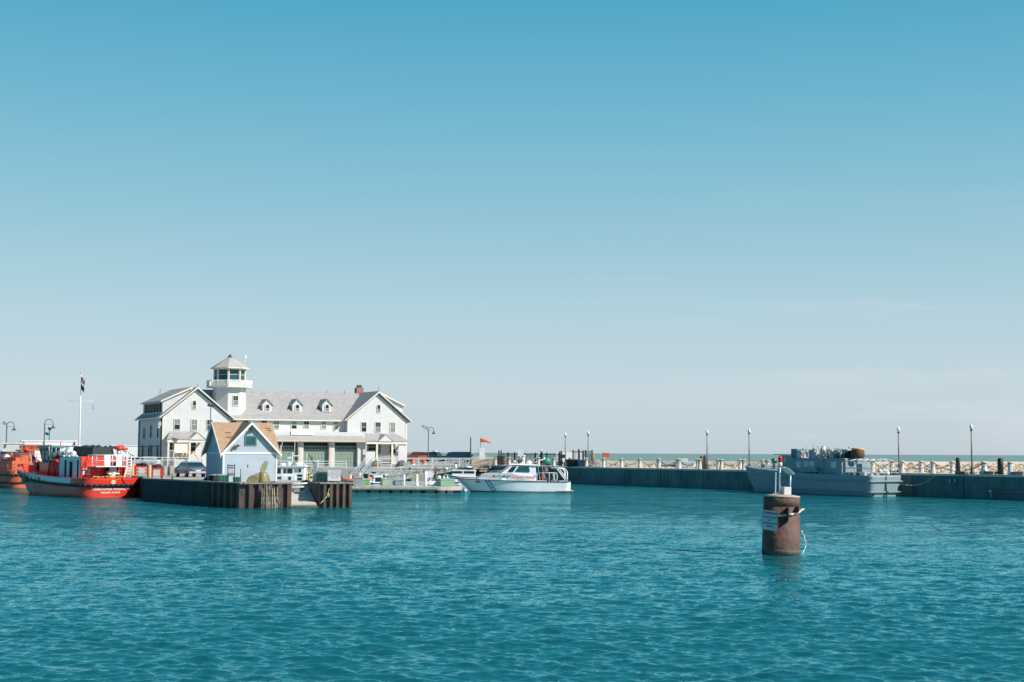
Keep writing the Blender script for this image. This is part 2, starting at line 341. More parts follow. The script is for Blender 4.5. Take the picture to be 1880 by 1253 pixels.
def chain(a, b, sag, label, group):
    a, b = Vector(a), Vector(b); pts = []
    for i in range(9):
        u = i / 8; p = a.lerp(b, u); p.z -= sag * 4 * u * (1 - u); pts.append(p)
    mb = MB(); mb.path(pts, .030, 5); o = mb.build('chain', chainm); tag(o, label, 'chain', group)
prev = None
for row, off, ts in (('front', -.45, front), ('back', -3.6, back)):
    for i, t in enumerate(ts):
        loc = pp(t, off, PZ)
        lab = f'white concrete bollard, {ORD[i]} from the right in the {row} row on the pier'
        if b0 is None: b0 = bollard(loc); b0['label'] = lab
        else: dup(b0, lab, loc)
        if i:
            chain(pp(ts[i - 1] + .2, off, PZ + 1.0), pp(t - .2, off, PZ + 1.0), .62 if t - ts[i - 1] < 5 else .75,
                  f'dark sagging chain right after the {ORD[i-1]} bollard from the right, {row} row', 'chains slung between the pier bollards')
# lamps on the pier
polem = pm('tan_lamp_pole', (.30, .24, .19), .6, .2); globem = pm('lamp_globe', (.82, .80, .70), .3, .05)
def pier_lamp(loc, H, label):
    t = thing('street_lamp', label, 'lamp post', loc, 0, 'globe lamps along the pier')
    mb = MB(); mb.lathe([(.25, 0), (.25, .18), (.16, .26), (.14, .55), (.10, .62)], n=10); mb.build('base', darkmetal, t)
    mb = MB(); mb.lathe([(.085, .6), (.06, H - .55)], n=10); mb.build('pole', polem, t)
    mb = MB(); mb.lathe([(.07, H - .55), (.12, H - .48), (.12, H - .40), (.08, H - .36)], n=10); mb.build('collar', darkmetal, t)
    mb = MB(); mb.lathe([(.08, H - .36), (.15, H - .22), (.15, H - .08), (.08, H + .06), (.03, H + .12), (.015, H + .22)], n=12); mb.build('globe', globem, t)
    return t
def t_at(px, off):
    best = min(((abs(XW(px, pp(t / 20, off).y, PZ) - pp(t / 20, off).x), t / 20) for t in range(-400, 2000)))[1]; return best
for px, top, off, lab in ((1785, 781, -1.3, 'tall globe lamp nearest the right end of the pier'), (1651, 786, -3.7, 'globe lamp just right of the grey boat stern'),
                     (1376, 789, -1.2, 'globe lamp left of the grey boat bow'), (1298.5, 791, -3.9, 'globe lamp beside the two short brown posts'),
                     (1080, 793, -1.2, 'globe lamp beside the dark fence panel on the pier'), (1038, 796, -3.9, 'globe lamp above the police boat stern')):
    t = t_at(px, off); b = pp(t, off, PZ); pier_lamp((b.x, b.y, PZ - .02), HZ(px, top, b.y) - PZ, lab)
# brown and dark mooring posts on the deck
postb = pm('brown_post', (.20, .11, .08), .7, .3, 4)
for px, off, top, r, lab, mtl in ((1288, -2.2, 837, .21, 'brown mooring post left of its twin on the pier', postb), (1294.5, -2.2, 836, .21, 'dark mooring post right of its twin on the pier', pm('dark_post', (.07, .08, .07), .7)),
                             (1759, -2.0, 840, .20, 'black mooring post left of the rightmost lamp', black), (1837.5, -1.0, 841, .26, 'thick black mooring post at the right end', black)):
    t = t_at(px, off); b = pp(t, off, PZ); z = HZ(px, top, b.y)
    mb = MB(); mb.lathe([(r, 0), (r, z - PZ - .1), (r * .5, z - PZ)], n=12); o = mb.build('mooring_post', mtl); o.location = (b.x, b.y, PZ - .02); tag(o, lab, 'mooring post', 'mooring posts on the pier')
# benches / boxes and hoist at the right end
def at(px, off): t = t_at(px, off); return pp(t, off, PZ)
b = at(1783, -.5); mb = MB(); mb.cbox((0, 0, .12), (1.2, .5, .24)); o = mb.build('gangplank', timber); o.location = (b.x - .9, b.y, PZ); o.rotation_euler[2] = R(-59); tag(o, 'brown gangplank lying beside the rightmost lamp', 'plank')
for px, l in ((1815, 'dark utility box left of the black mooring post at the right end'), (1869, 'pale utility box at the right edge')):
    b = at(px, -.6); t = thing('utility_box', l, 'utility box', b, R(-59), 'utility boxes on the pier edge')
    mb = MB(); mb.box(-.8, .8, -.3, .3, .08, .30); mb.build('lid', pm('box_lid', (.24, .20, .18), .6), t)
    mb = MB(); mb.box(-.76, .76, -.26, .26, 0, .08); mb.build('body', concrete, t)
t = thing('floating_log_boom', 'floating white rope boom hanging on the pier wall at right edge', 'boom', pp(0, .6, 0))
mb = MB(); mb.tube(pp(5.0, .5, .72) - pp(0, .6, 0), pp(-3, .5, .72) - pp(0, .6, 0), .07, 8); mb.build('boom', timber, t)
mb = MB()
for tt in (3.4, -.8): mb.ball(pp(tt, .6, .74) - pp(0, .6, 0), .13, n=8); mb.path([pp(tt, .6, .72) - pp(0, .6, 0), pp(tt - .2, .65, .1) - pp(0, .6, 0)], .03)
mb.path([pp(-.6, .15, PZ) - pp(0, .6, 0), pp(-.6, .2, .9) - pp(0, .6, 0)], .04)
mb.build('rope', offwhite, t)
# ================================================================= ground behind the pier, breakwater
stone = pm('tan_stone', (.62, .50, .38), .9, .35, 1.0, bump=.3, dirt=(.30, .22, .16))
mb = MB()
l0 = pp(94.5, -6.4); l1 = pp(63, -6.5)
mb.extr([(l0.x, l0.y), (l1.x, l1.y), (13.5, 200), (15, 238), (-22, 238), (-22, 208.5), (-3.2, 208.4)], -1, PZ - .06)
tag(mb.build('ground', pm('quay_paving', (.50, .46, .42), .9, .3, .2, bump=.2)), 'paved ground behind the pier', None, kind='structure')
bw = thing('breakwater', 'long pale stone breakwater with a concrete cap behind the pier', 'breakwater', (60, 250, 0))
o_ = Vector((60, 250, 0))
mb = MB(); capl = [(XW(850, 240, 3), 240), (XW(1100, 240, 3), 240), (XW(1400, 245, 3), 245), (XW(1880, 286, 3), 286), (XW(2150, 310, 3), 310)]
zt = [3.45, 2.75, 2.72, 2.70, 2.7]
for (a, za), (b, zb) in zip(zip(capl, zt), zip(capl[1:], zt[1:])):
    mb.prism([Vector((a[0], a[1], -1)) - o_, Vector((b[0], b[1], -1)) - o_, Vector((b[0], b[1] + 4, -1)) - o_, Vector((a[0], a[1] + 4, -1)) - o_],
             [Vector((a[0], a[1], za)) - o_, Vector((b[0], b[1], zb)) - o_, Vector((b[0], b[1] + 4, zb)) - o_, Vector((a[0], a[1] + 4, za)) - o_])
mb.build('cap', pm('breakwater_cap', (.66, .57, .46), .85, .3, .25, bump=.2, lines=(6.0, .35, 'X')), bw)
mb = MB(); rg = random.Random(5)
for i in range(2600):
    u = rg.random(); s = u * 3
    k = 1 if s < 1.0 else (2 if s < 2 else 3); f = s - int(s) if s < 3 else 0
    a, b = capl[k], capl[min(k + 1, 4)]
    x = a[0] + (b[0] - a[0]) * f; y = a[1] + (b[1] - a[1]) * f; d = rg.random(); y -= .3 + d * 5.2; z = 2.0 - d * 2.1
    r = rg.uniform(.3, .85) if x > 35 else rg.uniform(.2, .5)
    random.seed(i); mb.ball(Vector((x, y, z)) - o_, r, rg.uniform(.8, 1.5), 1, rg.uniform(.5, .85), 6, 4, .22)
tag(mb.build('boulder_slope', stone, bw), None, None, kind='stuff')
random.seed(11)
# things lying along the breakwater left part
for px, y0, l, c in ((1225, 231, 'grey slab resting on the breakwater left of the ladder side', 'slab'), (1258, 231, 'small white skiff with a grey cover lying on the breakwater', 'skiff')):
    x = XW(px, y0, 2.5); t = thing(c, l, c, (x, y0, 2.0), R(5))
    if c == 'slab':
        mb = MB(); mb.cbox((0, 0, .5), (2.2, 1, .5), ry=R(-12)); mb.build('block', pm('grey_slab', (.45, .47, .46), .8), t)
        mb = MB(); mb.cbox((.3, 0, .05), (3, 1.2, .3)); mb.build('pallet', timber, t)
    else:
        mb = MB(); mb.prism([(-1.6, -.6, 0), (1.2, -.6, 0), (1.9, 0, 0), (1.2, .6, 0), (-1.6, .6, 0)], [(-1.7, -.8, .6), (1.3, -.8, .7), (2.3, 0, .8), (1.3, .8, .7), (-1.7, .8, .6)]); mb.build('hull', white, t)
        mb = MB(); mb.cbox((-.2, 0, 1.0), (1.1, 1.0, .6)); mb.build('cabin', offwhite, t)
# ================================================================= land on the left
QA = Vector((-3.0, 208.2, 0)); QB = Vector((-60.0, 199.0, 0))
landpoly = [(-19.1, 102.2), (-15.9, 103.3), (-19.6, 111.8), (-16.3, 113.6), (-13.9, 104.3), (-11.9, 105.2),
            (-27.5, 136), (-38.9, 158.4), (-48, 199.2), (QA.x, QA.y), (-3.0, 255), (-320, 255), (-320, 178), (-75, 172), (-53.5, 167), (-42.5, 143), (-31.6, 124), (-30.0, 117.3)]
mb = MB(); mb.extr(landpoly, -1.5, LAND)
grm = pm('quay_asphalt', (.46, .43, .39), .9, .3, .15, bump=.15)
tag(mb.build('quay', grm), 'paved quay carrying the station, shed and cars', None, kind='structure')
# beach-like ground behind, reaching right of the house
# dark sheet piling facing the near finger
spm = pm('rusted_sheet_piling', (.15, .085, .065), .8, .5, 1.3, streak=.5, bump=.5, dirt=(.045, .035, .035))
darkwall = pm('dark_tarred_timber', (.055, .05, .05), .85, .5, .8, streak=.4, bump=.5, dirt=(.015, .02, .02), lines=(.45, .7))
def facing(name, a, b, z0, z1, mat, lab, cat, corr=.0, th=.35, pitch=.9):
    a = Vector((*a, 0)); b = Vector((*b, 0)); L = (b - a).length; ang = math.atan2(b.y - a.y, b.x - a.x)
    t = thing(name, lab, cat, a, ang)
    mb = MB()
    if corr:
        n = max(2, int(L / pitch)); p_ = L / n; front = []
        for i in range(n):
            x = i * p_; front += [(x, -.02), (x + p_ * .40, -.02), (x + p_ * .5, -corr), (x + p_ * .9, -corr)]
        front.append((L, -.02)); poly = front + [(L, th), (0, th)]
        mb.extr(poly, z0, z1)
    else: mb.box(0, L, -.12, th, z0, z1)
    mb.build('piling' if corr else 'planking', mat, t)
    mb = MB(); mb.box(-.05, L + .05, -max(corr, .12) - .04, .45, z1, z1 + .10); mb.build('cap', pm('worn_cap', (.30, .27, .24), .8, .4, 2), t)
    return t
facing('quay_wall', (-30.1, 117.3), (-22.3, 106.3), -1, LAND, darkwall, 'dark timber wall of the finger quay left of the sheet piling', 'wall')
facing('quay_wall', (-42.5, 143.0), (-31.6, 124.0), -1, LAND, darkwall, 'dark timber quay wall hidden behind the fire boat', 'wall')
facing('quay_wall', (-31.75, 124.0), (-30.15, 117.4), -1, LAND, darkwall, 'short dark quay wall beside the fire boat stern', 'wall')
facing('sheet_pile_wall', (-22.3, 106.3), (-19.1, 102.0), -1, LAND, spm, 'dark shaded sheet piling below the blue shed', 'wall', .3)
facing('sheet_pile_wall', (-19.1, 102.0), (-15.85, 103.1), -1, LAND, spm, 'sunlit rusty sheet piling below the bronze propeller', 'wall', .25, pitch=.62)
facing('sheet_pile_wall', (-13.95, 103.9), (-11.75, 104.9), -1, LAND, spm, 'sunlit rusty sheet piling right of the concrete ramp', 'wall', .28, pitch=.42)
facing('sheet_pile_wall', (-16.4, 113.4), (-14.0, 104.2), -1, LAND - .02, darkwall, 'dark side wall of the ramp cut on its right', 'wall')
# broken timber piles
rg = random.Random(8); first = None; bl = pm('bleached_timber', (.46, .38, .28), .9, .5, 4, bump=.8, dirt=(.10, .07, .05))
for i in range(10):
    px = 481 + i * 3.1 + rg.uniform(-.5, .5); Y = 102.0 + i * .045; x = XW(px, Y, 1); Y = 102.0 + (x + 19.1) * .338 - .45 - rg.uniform(0, .15)
    h = rg.choice([1.75, 1.6, 1.2, .8, 1.7]) * rg.uniform(.85, 1.03); r = rg.uniform(.035, .10)
    mb = MB(); mb.lathe([(r, -.6), (r * 1.1, h * .4), (r * .8, h * .85), (r * .15, h)], n=6)
    if rg.random() < .7: mb.tube((r * .5, 0, h * .2), (r * 1.6, -.12, h * .55), r * .5, 5, r * .2)
    o = mb.build('broken_pile', bl); o.location = (x, Y, 0); o.rotation_euler = (rg.uniform(-.06, .06), rg.uniform(-.09, .09), rg.random() * 3)
    for q in range(2):
        mb2 = MB(); zz = rg.uniform(.1, .8); dx = rg.uniform(-.12, .12); mb2.tube((dx, -.12, zz - .25), (dx + rg.uniform(-.15, .15), -.2 - rg.random() * .12, zz + rg.uniform(.1, .3)), .035, 4, .008); mb2.build('splinter', bl, o)
    tag(o, f'splintered timber pile, {ORD[i]} from the left before the rusty sheet piling', 'pile', 'broken timber piles')
# ramp
mb = MB(); mb.prism([(-19.4, 111.6, -1), (-16.3, 113.5, -1), (-13.9, 103.4, -1), (-15.9, 103.2, -1)], [(-19.4, 111.6, LAND - .1), (-16.3, 113.5, LAND - .1), (-14.0, 103.0, .22), (-15.85, 102.8, .22)])
tag(mb.build('boat_ramp', concrete), 'sloping concrete boat ramp between the two sheet piled blocks', 'ramp')
mb = MB(); mb.box(0, 2.0, -.25, .1, -.5, .12); o = mb.build('ramp_sill', pm('mossy_sill', (.16, .16, .11), .9, .5, 3, bump=.8)); o.location = (-15.9, 102.8, 0); o.rotation_euler[2] = R(6); tag(o, 'mossy timber sill at the foot of the ramp', 'sill')
# timber faced quay before the station
t = thing('timber_quay_wall', 'timber quay wall with orange fender boards in front of the white station', 'quay wall', QA, math.atan2(QB.y - QA.y, QB.x - QA.x))
# local x runs to the left along the quay, local +y points towards the camera
L = (QB - QA).length
mb = MB(); mb.box(0, L, 0, .3, -1, LAND); mb.build('wall', pm('black_quay_face', (.02, .025, .03), .9), t)
mb = MB()
for i in range(int(L / 2.0)): mb.box(i * 2.0 + .2, i * 2.0 + 1.75, .3, .52, LAND - .45, LAND - .05)
mb.build('fender_board', pm('orange_timber', (.72, .30, .13), .8, .35, 2, bump=.3), t)
mb = MB()
for i in range(int(L / 3.9)): mb.tube((i * 3.9 + .3, .55, -1), (i * 3.9 + .3, .55, LAND - .5), .16, 8)
mb.build('pile', pm('quay_pile', (.16, .12, .09), .9, .4), t)
mb = MB(); mb.box(0, L, .02, .60, LAND - .047, LAND + .06); mb.build('edge_board', pm('quay_edge', (.55, .50, .43), .85, .3), t)
mb = MB(); mb.box(-.9, -.1, .1, .9, -1, LAND + .1)
mb.build('corner_post', pm('brown_corner_post', (.28, .12, .07), .8, .3), t)
# ================================================================= the white station
A = R(27); HC, HS = math.cos(A), math.sin(A)
HB = Vector((XW(297, 213, 3), 213, LAND))          # front left corner of the left wing
station = thing('coast_station', 'large white two storey station with lookout tower, dormers and green garage doors', 'building', HB, A)
def BU(px, v, z=6.0):
    lo, hi = -20., 80.
    for _ in range(40):
        m_ = (lo + hi) / 2; x = HB.x + m_ * HC - v * HS; y = HB.y + m_ * HS + v * HC
        if x < XW(px, y, z): lo = m_
        else: hi = m_
    return lo
def BZ(px, py, v):
    u = BU(px, v); return HZ(px, py, HB.y + u * HS + v * HC) - LAND
siding = pm('white_siding', (.64, .63, .62), .6, .08, 1, lines=(.22, .3))
roofm = pm('grey_shingles', (.40, .38, .37), .85, .22, 1.6, bump=.3, bscale=20, lines=(.24, .25), dirt=(.22, .20, .19))
trim = cream
W = BU(747, 0); WW = 10.2; LW = 15.7
EZ, RZ = 7.38, 11.75                                 # eave and ridge heights
sl = (RZ - EZ) / (WW / 2 + .25)
MV = 1.2; MR = 6.4                                   # main wall set back, ridge run
def gable_wall(mb, u0, u1, v0, v1):
    uc = (u0 + u1) / 2; h = sl * (u1 - u0) / 2; zt_ = EZ + .02
    pent = lambda v: [(u0, v, 0), (u1, v, 0), (u1, v, zt_), (uc, v, zt_ + h), (u0, v, zt_)]
    mb.prism(pent(v0), pent(v1))
mb = MB()
gable_wall(mb, 0, WW, 0, LW); gable_wall(mb, W - WW, W, 0, LW)
mb.box(WW - .1, W - WW + .1, MV, 2 * MR + MV, 0, EZ + .02)
mb.build('wall', siding, station)
# roofs
mb = MB()
def roof2(uc, hw, v0, v1, zr, ze, th=.22):
    """gable roof running front to back"""
    mb.slab([(uc, v0, zr), (uc, v1, zr), (uc - hw, v1, ze), (uc - hw, v0, ze)], th) if False else None
    mb.prism([(uc - hw, v0, ze), (uc, v0, zr), (uc, v0, zr - th * 1.3), (uc - hw, v0, ze - th)], [(uc - hw, v1, ze), (uc, v1, zr), (uc, v1, zr - th * 1.3), (uc - hw, v1, ze - th)])
    mb.prism([(uc, v0, zr), (uc + hw, v0, ze), (uc + hw, v0, ze - th), (uc, v0, zr - th * 1.3)], [(uc, v1, zr), (uc + hw, v1, ze), (uc + hw, v1, ze - th), (uc, v1, zr - th * 1.3)])
HW = WW / 2 + .55
c1, c2 = WW / 2, W - WW / 2; zr = RZ + .30; ze = zr - sl * HW
roof2(c1, HW, -.45, LW + .4, zr, ze); roof2(c2, HW, -.45, LW + .4, zr, ze)
# main roof running along the front
ms = (zr - ze) / (MR + .5)
ua, ub = c1 + .5, c2 - .5
mb.prism([(ua, MV - .5, ze - .03), (ua, MV + MR, zr - .03), (ua, MV + MR, zr - .33), (ua, MV - .5, ze - .25)], [(ub, MV - .5, ze - .03), (ub, MV + MR, zr - .03), (ub, MV + MR, zr - .33), (ub, MV - .5, ze - .25)])
mb.prism([(ua, MV + MR, zr - .03), (ua, MV + 2 * MR + .5, ze - .03), (ua, MV + 2 * MR + .5, ze - .25), (ua, MV + MR, zr - .33)], [(ub, MV + MR, zr - .03), (ub, MV + 2 * MR + .5, ze - .03), (ub, MV + 2 * MR + .5, ze - .25), (ub, MV + MR, zr - .33)])
mb.build('roof', roofm, station)
mb = MB()                                            # cream barge boards, gutters
for uc in (c1, c2):
    for s in (-1, 1):
        mb.prism([(uc, -.52, zr + .02), (uc + s * (HW + .05), -.52, ze - .02), (uc + s * (HW + .05), -.52, ze - .22), (uc, -.52, zr - .25)], [(uc, -.452, zr + .02), (uc + s * (HW + .05), -.452, ze - .02), (uc + s * (HW + .05), -.452, ze - .22), (uc, -.452, zr - .25)])
        mb.box(uc + s * (HW + .08) - .07, uc + s * (HW + .08) + .07, -.4, LW + .3, ze - .26, ze - .06)
mb.box(WW + .5, W - WW - .5, MV - .62, MV - .5, ze - .27, ze - .07)
mb.build('gutter', trim, station)
mb = MB()
for u in (0, W): 
    s = 1 if u == 0 else -1
    mb.box(min(u - .03 * s, u + .2 * s), max(u - .03 * s, u + .2 * s), -.03, 0.2, 0, EZ - .1)
mb.box(W - WW - .03, W - WW + .17, -.03, .2, 0, EZ - .1); mb.box(WW - .17, WW + .03, -.03, .2, 0, EZ - .1)
mb.build('corner_board', trim, station)
mb = MB()
for u, v in ((-.12, .35), (-.12, LW - .3)): mb.tube((u, v, .2), (u, v, EZ - .2), .09, 6)
mb.build('downpipe', green_teal, station)
# ---- windows
def frame_fn(o, ux, n):
    o, ux, n = Vector(o), Vector(ux), Vector(n)
    return lambda a, c, b: o + ux * a + Vector((0, 0, 1)) * b + n * c
def tbox(mb, fn, a0, a1, c0, c1, b0, b1):
    mb.prism([fn(a0, c0, b0), fn(a1, c0, b0), fn(a1, c0, b1), fn(a0, c0, b1)], [fn(a0, c1, b0), fn(a1, c1, b0), fn(a1, c1, b1), fn(a0, c1, b1)])
def window(parent, fn, a0, a1, b0, b1, arch=False, blind=None, fw=.09, frm=None):
    mb = MB(); f = .10
    tbox(mb, fn, a0 - fw, a1 + fw, -.02, f, b0 - fw, b0); 
    tbox(mb, fn, a0 - fw, a0, -.02, f - .004, b0, b1); tbox(mb, fn, a1, a1 + fw, -.02, f - .004, b0, b1)
    am = (a0 + a1) / 2; hw = (a1 - a0) / 2
    if arch:
        N_ = 8; inn = [(am + hw * math.cos(math.pi * i / N_), b1 + hw * math.sin(math.pi * i / N_)) for i in range(N_ + 1)]; out = [(am + (hw + fw) * math.cos(math.pi * i / N_), b1 + (hw + fw) * math.sin(math.pi * i / N_)) for i in range(N_ + 1)]
        for i in range(N_):
            q = [out[i], out[i + 1], inn[i + 1], inn[i]]; mb.prism([fn(x, -.02, z) for x, z in q], [fn(x, f, z) for x, z in q])
    else: tbox(mb, fn, a0 - fw, a1 + fw, -.02, f, b1, b1 + fw)
    bm = b0 + (b1 - b0) * .5
    tbox(mb, fn, a0, a1, .03, .075, bm - .03, bm + .03); 
    if not arch: tbox(mb, fn, am - .018, am + .018, .03, .06, bm + .03, b1)
    w_ = mb.build('window', frm or trim, parent)
    mb = MB(); tbox(mb, fn, a0, a1, .0, .035, b0, bm); mb.mi = 1
    if arch:
        N_ = 8; q = [(a1, bm)] + [(am + hw * math.cos(math.pi * i / N_), b1 + hw * math.sin(math.pi * i / N_)) for i in range(N_ + 1)] + [(a0, bm)]
        mb.prism([fn(x, .0, z) for x, z in q], [fn(x, .045, z) for x, z in q])
    else: tbox(mb, fn, a0, a1, .0, .045, bm, b1)
    sets = {None: (glass, glassb), 'dark': (glass, glass), 'light': (glassb, glassb), 'teal': (glass2, glass), 'low': (glassb, glass), 'matte_pane': (matte_pane, matte_pane)}[blind]
    mb.build('pane', list(sets), w_); return w_
def fwin(px0, px1, py0, py1, v, **k):
    a0, a1 = BU(px0, v), BU(px1, v); fn = frame_fn((0, v, 0), (1, 0, 0), (0, -1, 0))
    return window(station, fn, a0, a1, BZ((px0 + px1) / 2, py1, v), BZ((px0 + px1) / 2, py0, v), **k)
for x0, x1, y0, y1, b in ((319.6, 329.5, 770.5, 788.6, None), (351, 361, 771, 790, 'light'), (379.5, 389, 771.5, 790, 'teal')): fwin(x0, x1, y0, y1, 0, blind=b)
for x0, x1, y0, y1, b in ((663.5, 672, 776, 793, 'dark'), (689.3, 698, 776, 793.4, 'low'), (716.4, 724.6, 776.5, 793.6, 'light')): fwin(x0, x1, y0, y1, 0, blind=b)
fwin(352.6, 358.2, 739, 751.4, 0, arch=True, blind='low'); fwin(691.8, 697.2, 746.5, 757.3, 0, arch=True, blind='low')
for x0, x1, b in ((423.5, 433, 'low'), (446, 455.5, 'dark'), (479.5, 488.8, 'low'), (502.3, 511.4, 'light'), (535, 544, None), (557.5, 566.3, 'low'), (589.8, 598, 'light'), (612, 620, 'light')):
    fwin(x0, x1, 774 if x0 > 500 else 772.5, 787.5, MV, blind=b)
# left side wall windows (seen obliquely)
lfn = frame_fn((0, 0, 0), (0, 1, 0), (-1, 0, 0))
for v0, z0, h in ((2.2, 4.4, 1.6), (6.8, 4.4, 1.9), (11.4, 4.3, 1.6)): window(station, lfn, v0, v0 + 1.0, z0, z0 + h, blind='matte_pane')
for v0 in (2.0, 6.2, 7.8, 12.0): window(station, lfn, v0, v0 + 1.1, .9, 2.9, blind='matte_pane')
mb = MB()
for v0 in (1.8, 6.0, 11.8):
    tbox(mb, lfn, v0, v0 + (3.1 if v0 == 6.0 else 1.5), 0, .5, 2.98, 3.12)
mb.build('awning', darkmetal, station)
# ---- shed dormers on the outer slopes of both wings
for nm, s, ub_, uc in (('side_dormer', 1, 0, c1), ('side_dormer', -1, W, c2)):
    dz = ze + .55 * 1.0; uo = ub_ + s * .25; zb_ = EZ + .25 * sl + .1; zt_ = zb_ + 2.25; v0, v1 = 1.3, LW - 1.3; ur = uc - s * .4
    q = lambda v: [(uo, v, zb_ - .3), (uo, v, zt_), (ur, v, zr - .1), (ur, v, zr - 1.2)]
    mb = MB(); mb.prism(q(v0), q(v1)); d = mb.build(nm, siding, station)
    mb = MB(); r_ = lambda v: [(uo - s * .35, v, zt_ - .03), (ur, v, zr + .12), (ur, v, zr - .08), (uo - s * .35, v, zt_ - .2)]
    mb.prism(r_(v0 - .3), r_(v1 + .3)); mb.build('dormer_roof', roofm, d)
    mb = MB(); f1 = lambda v: [(uo - s * .36, v, zt_ + .0), (ur, v, zr + .15), (ur, v, zr - .16), (uo - s * .36, v, zt_ - .24)]
    mb.prism(f1(v0 - .36), f1(v0 - .302)); mb.build('barge_board', trim, d)
    fnd = frame_fn((uo, 0, 0), (0, 1, 0), (-s, 0, 0))
    if s == 1:
        for i in range(6):
            a = 2.0 + i * 1.95
            mbw = MB(); tbox(mbw, fnd, a, a + 1.5, -.01, .05, zb_ + .55, zb_ + 1.9); mbw.build('window', matte_pane, d)
            mbw = MB(); tbox(mbw, fnd, a + .7, a + .8, -.01, .07, zb_ + .55, zb_ + 1.9); mbw.build('mullion', trim, d)
# ---- small gabled dormers in the main roof
for px in (490.5, 545.5, 600):
    vf = MV + 1.35; uc = BU(px, vf, 9); zb_ = BZ(px, 757.5, vf); hw = .78; zw = zb_ + 1.35; zp = BZ(px, 732.5, vf)
    pen = lambda v: [(uc - hw, v, zb_), (uc + hw, v, zb_), (uc + hw, v, zw), (uc, v, zp - .12), (uc - hw, v, zw)]
    mb = MB(); mb.prism(pen(vf), pen(vf + 2.6)); d = mb.build('dormer', siding, station)
    mb = MB(); k = (zp - zw) / hw; e1 = hw + .22
    for s in (-1, 1): mb.prism([(uc, vf - .2, zp), (uc + s * e1, vf - .2, zp - k * e1), (uc + s * e1, vf - .2, zp - k * e1 - .12), (uc, vf - .2, zp - .14)], [(uc, vf + 3.1, zp), (uc + s * e1, vf + 3.1, zp - k * e1), (uc + s * e1, vf + 3.1, zp - k * e1 - .12), (uc, vf + 3.1, zp - .14)])
    mb.build('dormer_roof', roofm, d)
    w_ = window(station, frame_fn((0, vf, 0), (1, 0, 0), (0, -1, 0)), uc - .28, uc + .28, zb_ + .2, zb_ + .95, arch=True, blind='low', fw=.1)
    mb = MB(); mb.box(uc - hw - .1, uc + hw + .1, vf - .12, vf + .02, zb_ - .12, zb_ + .03); mb.build('sill', pm('lead_flashing', (.22, .22, .22), .6), d)
# ---- chimney
vc = MV + MR + .8; uc = BU(659, vc, 12)
mb = MB(); mb.box(uc - .62, uc + .62, vc - .5, vc + .5, 10, BZ(659, 712.5, vc)); ch = mb.build('chimney', pm('chimney_brick', (.42, .20, .14), .85, .3, 4, bump=.3, lines=(.2, .3)), station)
mb = MB(); mb.box(uc - .35, uc + .35, vc - .32, vc + .32, BZ(659, 712.5, vc), BZ(659, 707.5, vc)); mb.build('flue', darkmetal, ch)
# ---- roof finials and antennas
mb = MB()
for u, v, z, h in ((c1, -.3, zr, .5), (c2, -.3, zr, .8), (BU(306, 3), 8, RZ - .6, .9), (BU(600, 7), 7.4, zr, .4), (BU(633, 7), 7.4, zr, .4)): mb.tube((u, v, z - .1), (u, v, z + h), .035, 5)
mb.build('antenna', darkmetal, station)
# ---- lookout tower (octagonal)
tw = thing('lookout_tower', None, None); tw.parent = station; del_ = None
vt = MV + 2.55; ut = BU(420.8, vt, 12)
rr = 2.35 / math.cos(R(22.5))
def octa(r, rot=0.): return [(ut + r * math.cos(R(45 * i + 22.5) + rot), vt + r * math.sin(R(45 * i + 22.5) + rot)) for i in range(8)]
zbal = BZ(421, 711.5, vt - 2.4); zflo = zbal + .25; zrail = BZ(421, 697.5, vt - 3.2)
zwin1 = BZ(421, 677.5, vt - 2.2); zeav = BZ(421, 675.2, vt - 2.6)
rot = R(2)
mb = MB(); mb.extr(octa(rr, rot), 4.0, zbal); mb.build('shaft', siding, tw)
mb = MB(); mb.extr(octa(3.25 / .924, rot), zbal, zflo); mb.build('balcony_floor', trim, tw)
mb = MB(); o8 = octa(3.2 / .924, rot)
for i in range(8):
    a, b = o8[i], o8[(i + 1) % 8]; mb.tube((*a, zflo), (*a, zrail + .05), .07, 6)
    mb.prism([(*a, zrail - .1), (*b, zrail - .1), (*b, zrail)] + [(*a, zrail)], [(ut + (p[0] - ut) * .975, vt + (p[1] - vt) * .975, z) for p, z in ((a, zrail - .1), (b, zrail - .1), (b, zrail), (a, zrail))])
    for j in range(1, 12):
        u_ = j / 12; x = a[0] + (b[0] - a[0]) * u_; y = a[1] + (b[1] - a[1]) * u_; mb.tube((x, y, zflo), (x, y, zrail - .06), .045, 4)
mb.build('balcony_railing', white, tw)
rl = 2.15 / .924
o9 = octa(rl, rot)
mb = MB(); mb.extr(octa(rl - .03, rot), zflo, zrail - .05)
mb.build('lantern_wall', siding, tw)
mb = MB(); mb.extr(octa(rl - .12, rot), zrail - .05, zwin1 + .05); mb.build('lantern_window', glass2, tw)
mb = MB()
for i in range(8):
    a, b = Vector(o9[i]), Vector(o9[(i + 1) % 8])
    mb.lathe([(.17, zrail - .05), (.17, zwin1)], (a.x, a.y, 0), 6, True)
    m1 = (a + b) / 2; ang = math.atan2(b.y - a.y, b.x - a.x)
    mb.cbox((m1.x, m1.y, zrail + .0), ((b - a).length, .12, .14), ang); mb.cbox((m1.x, m1.y, zwin1 + .02), ((b - a).length, .12, .2), ang)
    mb.cbox((m1.x + (ut - m1.x) * .03, m1.y + (vt - m1.y) * .03, (zrail + zwin1) / 2), ((b - a).length, .05, .06), ang)
mb.build('lantern_frame', trim, tw)
mb = MB(); mb.extr(octa(2.75 / .924, rot), zeav - .1, zeav + .08); mb.build('eave', trim, tw)
zap = BZ(421.5, 653.5, vt)
mb = MB(); a8 = octa(2.72 / .924, rot); a1 = octa(.22, rot)
